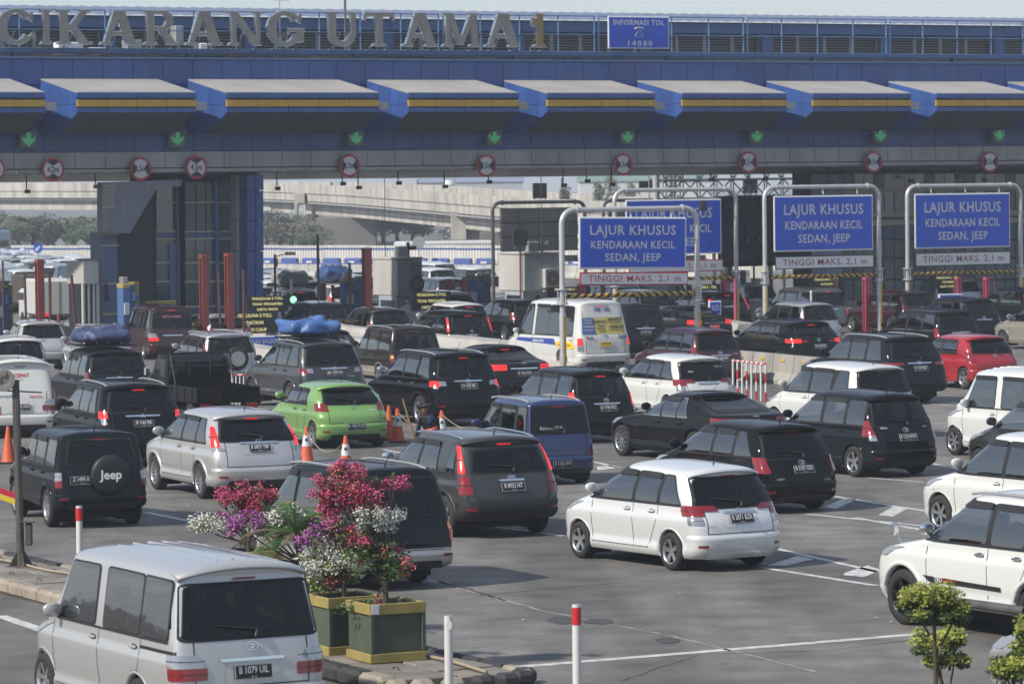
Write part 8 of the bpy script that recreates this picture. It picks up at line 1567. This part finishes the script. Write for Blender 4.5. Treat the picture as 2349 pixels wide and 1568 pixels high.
# ---------------------------------------------------------------- pickup and roof loads
def pickup(u, v, psi):
    z = 1.02; Pp = G(u, v, z); p = R(psi); h = Vector((-math.sin(p), math.cos(p), 0)); o = empty('pickup_truck', Vector((Pp.x, Pp.y, 0)), math.pi / 2 + p); tag(o, 'black open bed pickup truck with headboard rack in the left queue', 'pickup truck', 'cars queuing at the toll gate')
    W = 1.62; MB().bbox((1.15, 0, .66), (2.3, W, .06), .01).obj('bed_floor', PB, o)
    for nm, c, d in (('tailgate', (.02, 0, .83), (.05, W, .38)), ('bed_side', (1.15, W / 2 - .02, .83), (2.25, .05, .36)), ('bed_side', (1.15, -W / 2 + .02, .83), (2.25, .05, .36)), ('headboard', (2.3, 0, .95), (.05, W, .6))):
        MB().bbox(c, d, .012).obj(nm, PB, o)
        if nm == 'bed_side':
            for x in (.4, 1.0, 1.6, 2.1): MB().bbox((x, c[1] + math.copysign(.03, c[1]), .83), (.05, .02, .34), .004).obj('bed_rib', PB, o)
    for y in (-W / 2 + .05, -W * .17, W * .17, W / 2 - .05): MB().tube([(2.3, y, .9), (2.3, y, 1.78)], .025, 6).obj('rack_bar', BLACKP, o)
    for z_ in (1.78, 1.45): MB().tube([(2.3, -W / 2 + .02, z_), (2.3, W / 2 - .02, z_)], .028, 6).obj('rack_bar', BLACKP, o)
    for sg in (1, -1): MB().tube([(2.3, sg * (W / 2 - .05), 1.75), (1.9, sg * (W / 2 - .05), 1.02)], .02, 5).obj('rack_brace', BLACKP, o)
    cab = [(2.4, .45), (2.4, 1.15), (2.5, 1.62), (2.7, 1.72), (3.35, 1.72), (3.75, 1.2), (4.05, 1.02), (4.1, .5)]; mb = MB().prism(cab, -W / 2, W / 2); mb.v = [(x, z_ * (1 - .08 * max(0, (y - 1.1))), y) for x, y, z_ in mb.v]; co = mb.obj('cab', PB, o)
    for sg in (1, -1): MB().add([(2.62, sg * (W / 2 + .0), 1.18), (3.6, sg * (W / 2 + .0), 1.18), (3.3, sg * (W / 2 - .03), 1.62), (2.68, sg * (W / 2 - .03), 1.62), (2.62, sg * (W / 2 - .03), 1.18), (3.6, sg * (W / 2 - .03), 1.18), (3.3, sg * (W / 2 - .06), 1.62), (2.68, sg * (W / 2 - .06), 1.62)], [(0, 1, 2, 3), (0, 4, 5, 1), (2, 6, 7, 3)]).obj('window', SOLIDG, o); MB().bbox((3.7, sg * (W / 2 + .14), 1.28), (.1, .16, .22), .03).obj('mirror', CHROME, o)
    MB().bbox((2.42, 0, 1.42), (.06, W * .74, .36), .03).obj('rear_window', SOLIDG, o); MB().box((2, 0, .45), (3.9, .7, .2)).obj('chassis', DARK, o)
    for x in (.75, 3.4):
        for sg in (1, -1): tm, rm = cached(('wheel', .31, 'five'), lambda: wheel_meshes(.31, .2, 'five')); w = link('wheel', tm, o, Matrix.Translation((x, sg * (W / 2 - .12), .31)) @ Matrix.Rotation(0 if sg > 0 else math.pi, 4, 'Z')); link('rim', rm, w)
    MB().bbox((.0, 0, .5), (.08, W * .9, .14), .02).obj('rear_bumper', BLACKP, o)
    for sg in (1, -1): MB().bbox((-.04, sg * .6, .56), (.04, .26, .11), .01).obj('tail_light', RED, o)
    for x in (.4, .9, 1.4): MB().bbox((x, .2, .74), (.35, .5, .08), .02).obj('scrap_plank', mat('scrap', (.12, .11, .1), .8, var=.4), o)
pickup(524, 887, 22)
def tarp(owner, w, d, h, m, lab, seed, strap=None, lumps=4, dx=1.9):
    """a wrapped bundle resting on a roof rack"""
    tk, p, psi = owner; T = TY[tk]; H_ = T['H']; hd = Vector((-math.sin(psi), math.cos(psi), 0)); c = p + hd * dx + Vector((0, 0, H_ + .06)); o = empty('tarpaulin_load', c, math.pi / 2 + psi); tag(o, lab, 'tarpaulin load'); n, k = 40, 18; V = []
    for j in range(k + 1):
        f = math.pi * j / k - math.pi / 2
        for i in range(n):
            t = 2 * math.pi * i / n; e = .42; cx = abs(math.cos(t)) ** e * math.copysign(1, math.cos(t)); cy_ = abs(math.sin(t)) ** e * math.copysign(1, math.sin(t)); cf = math.cos(f) ** .7 if math.cos(f) > 0 else 0; z = abs(math.sin(f)) ** .7 * math.copysign(1, math.sin(f))
            q = Vector((cx * cf * d / 2, cy_ * cf * w / 2, h / 2 + z * h / 2)); nn = noise.noise(Vector((q.x * lumps * .7, q.y * lumps * .7, seed))) * .2 + noise.noise(q * 8 + Vector((seed, 0, 0))) * .06 + (abs(noise.noise(q * 3.2 + Vector((0, seed, 0)))) - .15) * .22
            q = q + Vector((q.x, q.y, (q.z - h * .3))).normalized() * nn * (1 if q.z > .05 else .3); q.z = max(q.z, -.0); V.append(q)
    MB().add(V, [(j * n + i, j * n + (i + 1) % n, (j + 1) * n + (i + 1) % n, (j + 1) * n + i) for j in range(k) for i in range(n)], 0, True).obj('tarpaulin', m, o)
    for y in (-.22, .05, .27):
        P = [Vector((x, y * w, h * 1.04 * (1 - abs(2 * x / d) ** 4 * .9) + .03)) for x in np.linspace(-d / 2 - .03, d / 2 + .03, 12)]; MB().tube(P, .01, 4).obj('cord', BLACKP, o)
    for sg in (1, -1): MB().tube([(-d / 2 - .15, sg * w * .52, -.02), (d / 2 + .15, sg * w * .52, -.02)], .022, 5).obj('rack_bar', BLACKP, o)
    for x in np.linspace(-d / 2 - .12, d / 2 + .12, 5): MB().tube([(x, -w * .52, -.03), (x, w * .52, -.03)], .018, 5).obj('rack_bar', BLACKP, o)
own = {l: (tk, p, psi) for l, tk, p, psi, _ in placed}
TB1 = mat('tarp_blue', (.05, .13, .34), .5, var=.15, vscale=5); TB2 = mat('tarp_violet_blue', (.04, .055, .14), .5, var=.2, vscale=4); TG1 = mat('tarp_grey', (.34, .35, .37), .5, var=.15, vscale=5); TB3 = mat('tarp_deep_blue', (.03, .07, .2), .5, var=.2, vscale=5); TW = mat('tarp_pale', (.4, .45, .55), .6, var=.15)
tarp(own['charcoal large off-roader carrying a blue tarpaulin bundle on its roof rack'], 1.18, 1.5, .44, TB1, 'bright blue lumpy tarpaulin bundle on the charcoal off-roader', 1.)
tarp(own['blue black minibus with a blue covered load on its roof'], 1.3, 1.7, .42, TB2, 'violet blue square tarpaulin load on the blue black minibus', 2., lumps=2)
tarp(own['white crossover carrying a grey tarpaulin bundle beyond the gate'], 1.25, 1.6, .62, TG1, 'silver grey tarpaulin bundle beyond the gate', 3.)
tarp(own['white people carrier carrying a blue tarpaulin bundle beyond the gate'], 1.2, 1.5, .68, TB3, 'dark blue tall tarpaulin bundle beyond the gate', 4.)
for i, u in enumerate((22, 55)): tarp(('rush', at(u, 34) + Vector((0, 0, -.3)), R(20)), 1.3, 1.6, .5, TW, ('left' if i == 0 else 'right') + ' pale wrapped load on the far left queue', 5. + i)
# flash on the delivery van, driver-side banner on the shuttle
def sidepatch(own_, q, m, nm, a=None):
    tk, p, psi, root = own_; sh = cached(('sh', tk), lambda: Shell(TY[tk])); return patch(MB(), Sd(sh, 1, .007), q, 10, 4, .02).obj(nm, m, root)
own4 = {l: (tk, p, psi, r_) for l, tk, p, psi, r_ in placed}
def rearpatch(lab, q, m, nm, off=.006): tk, p, psi, root = own4[lab]; sh = cached(('sh', tk), lambda: Shell(TY[tk])); return patch(MB(), En(sh, off), q, 8, 4, .02).obj(nm, m, root)
DV = 'white delivery van with red side flash at the left edge'; RP = mat('livery_red', (.42, .02, .05), .4)
rearpatch(DV, [(.45, .55), (.95, .6), (.95, 1.2), (.75, 1.15)], RP, 'red_flash'); rearpatch(DV, [(-.98, .5), (-.74, .5), (-.74, 1.7), (-.9, 1.7)], RP, 'red_flash')
SB = 'white high roof shuttle minibus with yellow route board on its rear window'
rearpatch(SB, [(-.74, 1.18), (.78, 1.18), (.72, 1.72), (-.68, 1.72)], mat('route_yellow', (.5, .42, .12), .4), 'route_board', .006); rearpatch(SB, [(.3, 1.18), (.78, 1.18), (.72, 1.72), (.34, 1.72)], mat('route_blue', (.06, .12, .3), .4), 'route_board_blue', .012)
tk, p, psi, root = own4[SB]; sh = cached(('sh', 'hiace'), lambda: Shell(TY['hiace']))
def rt_(body, a, z, sz, m, al='CENTER', sx=.8): q = sh.end(a, z, 'r', .018); text(body, sz, m, root, frame(q, sh.end(a - .05, z) - sh.end(a + .05, z), sh.end(a, z + .05) - sh.end(a, z - .05)), off=sz * .03, sx=sx, align=al, name='marking')
NB_ = mat('lettering_dark', (.06, .06, .05), .5)
rt_('1500 - 502', .02, 1.97, .17, BLT); rt_('www.sahabatbis.co.id', .02, 2.08, .07, BLT); rt_('BANDUNG', .12, 1.58, .12, NB_); rt_('CIHAMPELAS', .1, 1.45, .07, NB_); rt_('MIKO MALL', .1, 1.36, .07, NB_); rt_('PASTEUR', .06, 1.27, .07, NB_); rt_('JAKARTA', -.42, 1.65, .15, NB_); rt_('TEBET & GROGOL', -.42, 1.54, .06, NB_); rt_('CIREBON', -.45, 1.40, .15, NB_); rt_('AHMAD YANI,KEDAWUNG,PLERED', -.42, 1.29, .045, NB_, sx=.7)
rt_('0811.244.8090', .53, 1.64, .055, PLW); rt_('SahabatShuttle', .53, 1.55, .055, PLW); rt_('DOWNLOAD', .53, 1.43, .075, PLW); rt_('SahabatShuttle APP', .53, 1.32, .05, PLW); rt_('TB 02', .56, 1.06, .14, NB_); rt_('SS008', -.62, 1.08, .16, BLT); rt_('HIACE', .58, .88, .06, GLT)
FW = 'white large off-roader with black alloy wheels nearest at the right edge'
sidepatch(own4[FW], [(1.75, .60), (3.25, .62), (3.38, .70), (1.75, .66)], BLACKP, 'side_stripe'); sidepatch(own4[FW], [(2.62, .38), (2.0, .38), (2.0, .38), (2.62, .38)], BLACKP, 'sill_trim') if 0 else None
_r = own4[FW][3]; MB().tube([(1.15, 1.0, .42), (3.4, 1.0, .42)], .06, 8).obj('side_step', GALD, _r); MB().tube([(3.95, .74, .98), (4.05, .80, 1.1), (4.07, .82, 1.2)], .016, 6).bbox((4.08, .84, 1.25), (.07, .13, .17), .03).obj('fender_mirror', CHROME, _r)
_l = own4['silver minivan with ribbed roof in the near lane beside the flower boxes'][3]; _s = cached(('sh', 'luxio'), lambda: Shell(TY['luxio'])); patch(MB(), Sd(_s, 1, .006), [(.12, .93), (1.0, .93), (1.0, .965), (.12, .965)], 10, 2, .1).obj('door_rail', SEAM, _l)
sidepatch(own4[SB], [(1.5, .82), (4.3, .9), (4.35, 1.0), (1.8, 1.02)], BLT, 'blue_banner'); sidepatch(own4[SB], [(.35, .72), (1.5, .75), (1.7, .93), (.5, .93)], YLT, 'yellow_banner')
def st_(body, x, z, sz, m): q = sh.side(x, z, 1, .012); text(body, sz, m, root, frame(q, sh.side(x - .1, z, 1) - sh.side(x + .1, z, 1), (0, 0, 1)), off=sz * .02, sx=.9, name='marking')
st_('sahabat shuttle', 2.8, .93, .14, PLW); st_('www.sahabatbis.co.id', 1.05, .84, .1, NB_)
rearpatch('blue boxy small wagon with chrome roof rails', [(-.4, .7), (.4, .7), (.4, .74), (-.4, .74)], PBL, 'pressing_line', .01)
for (u, v, lab) in ((1236, 100, ''),): pass
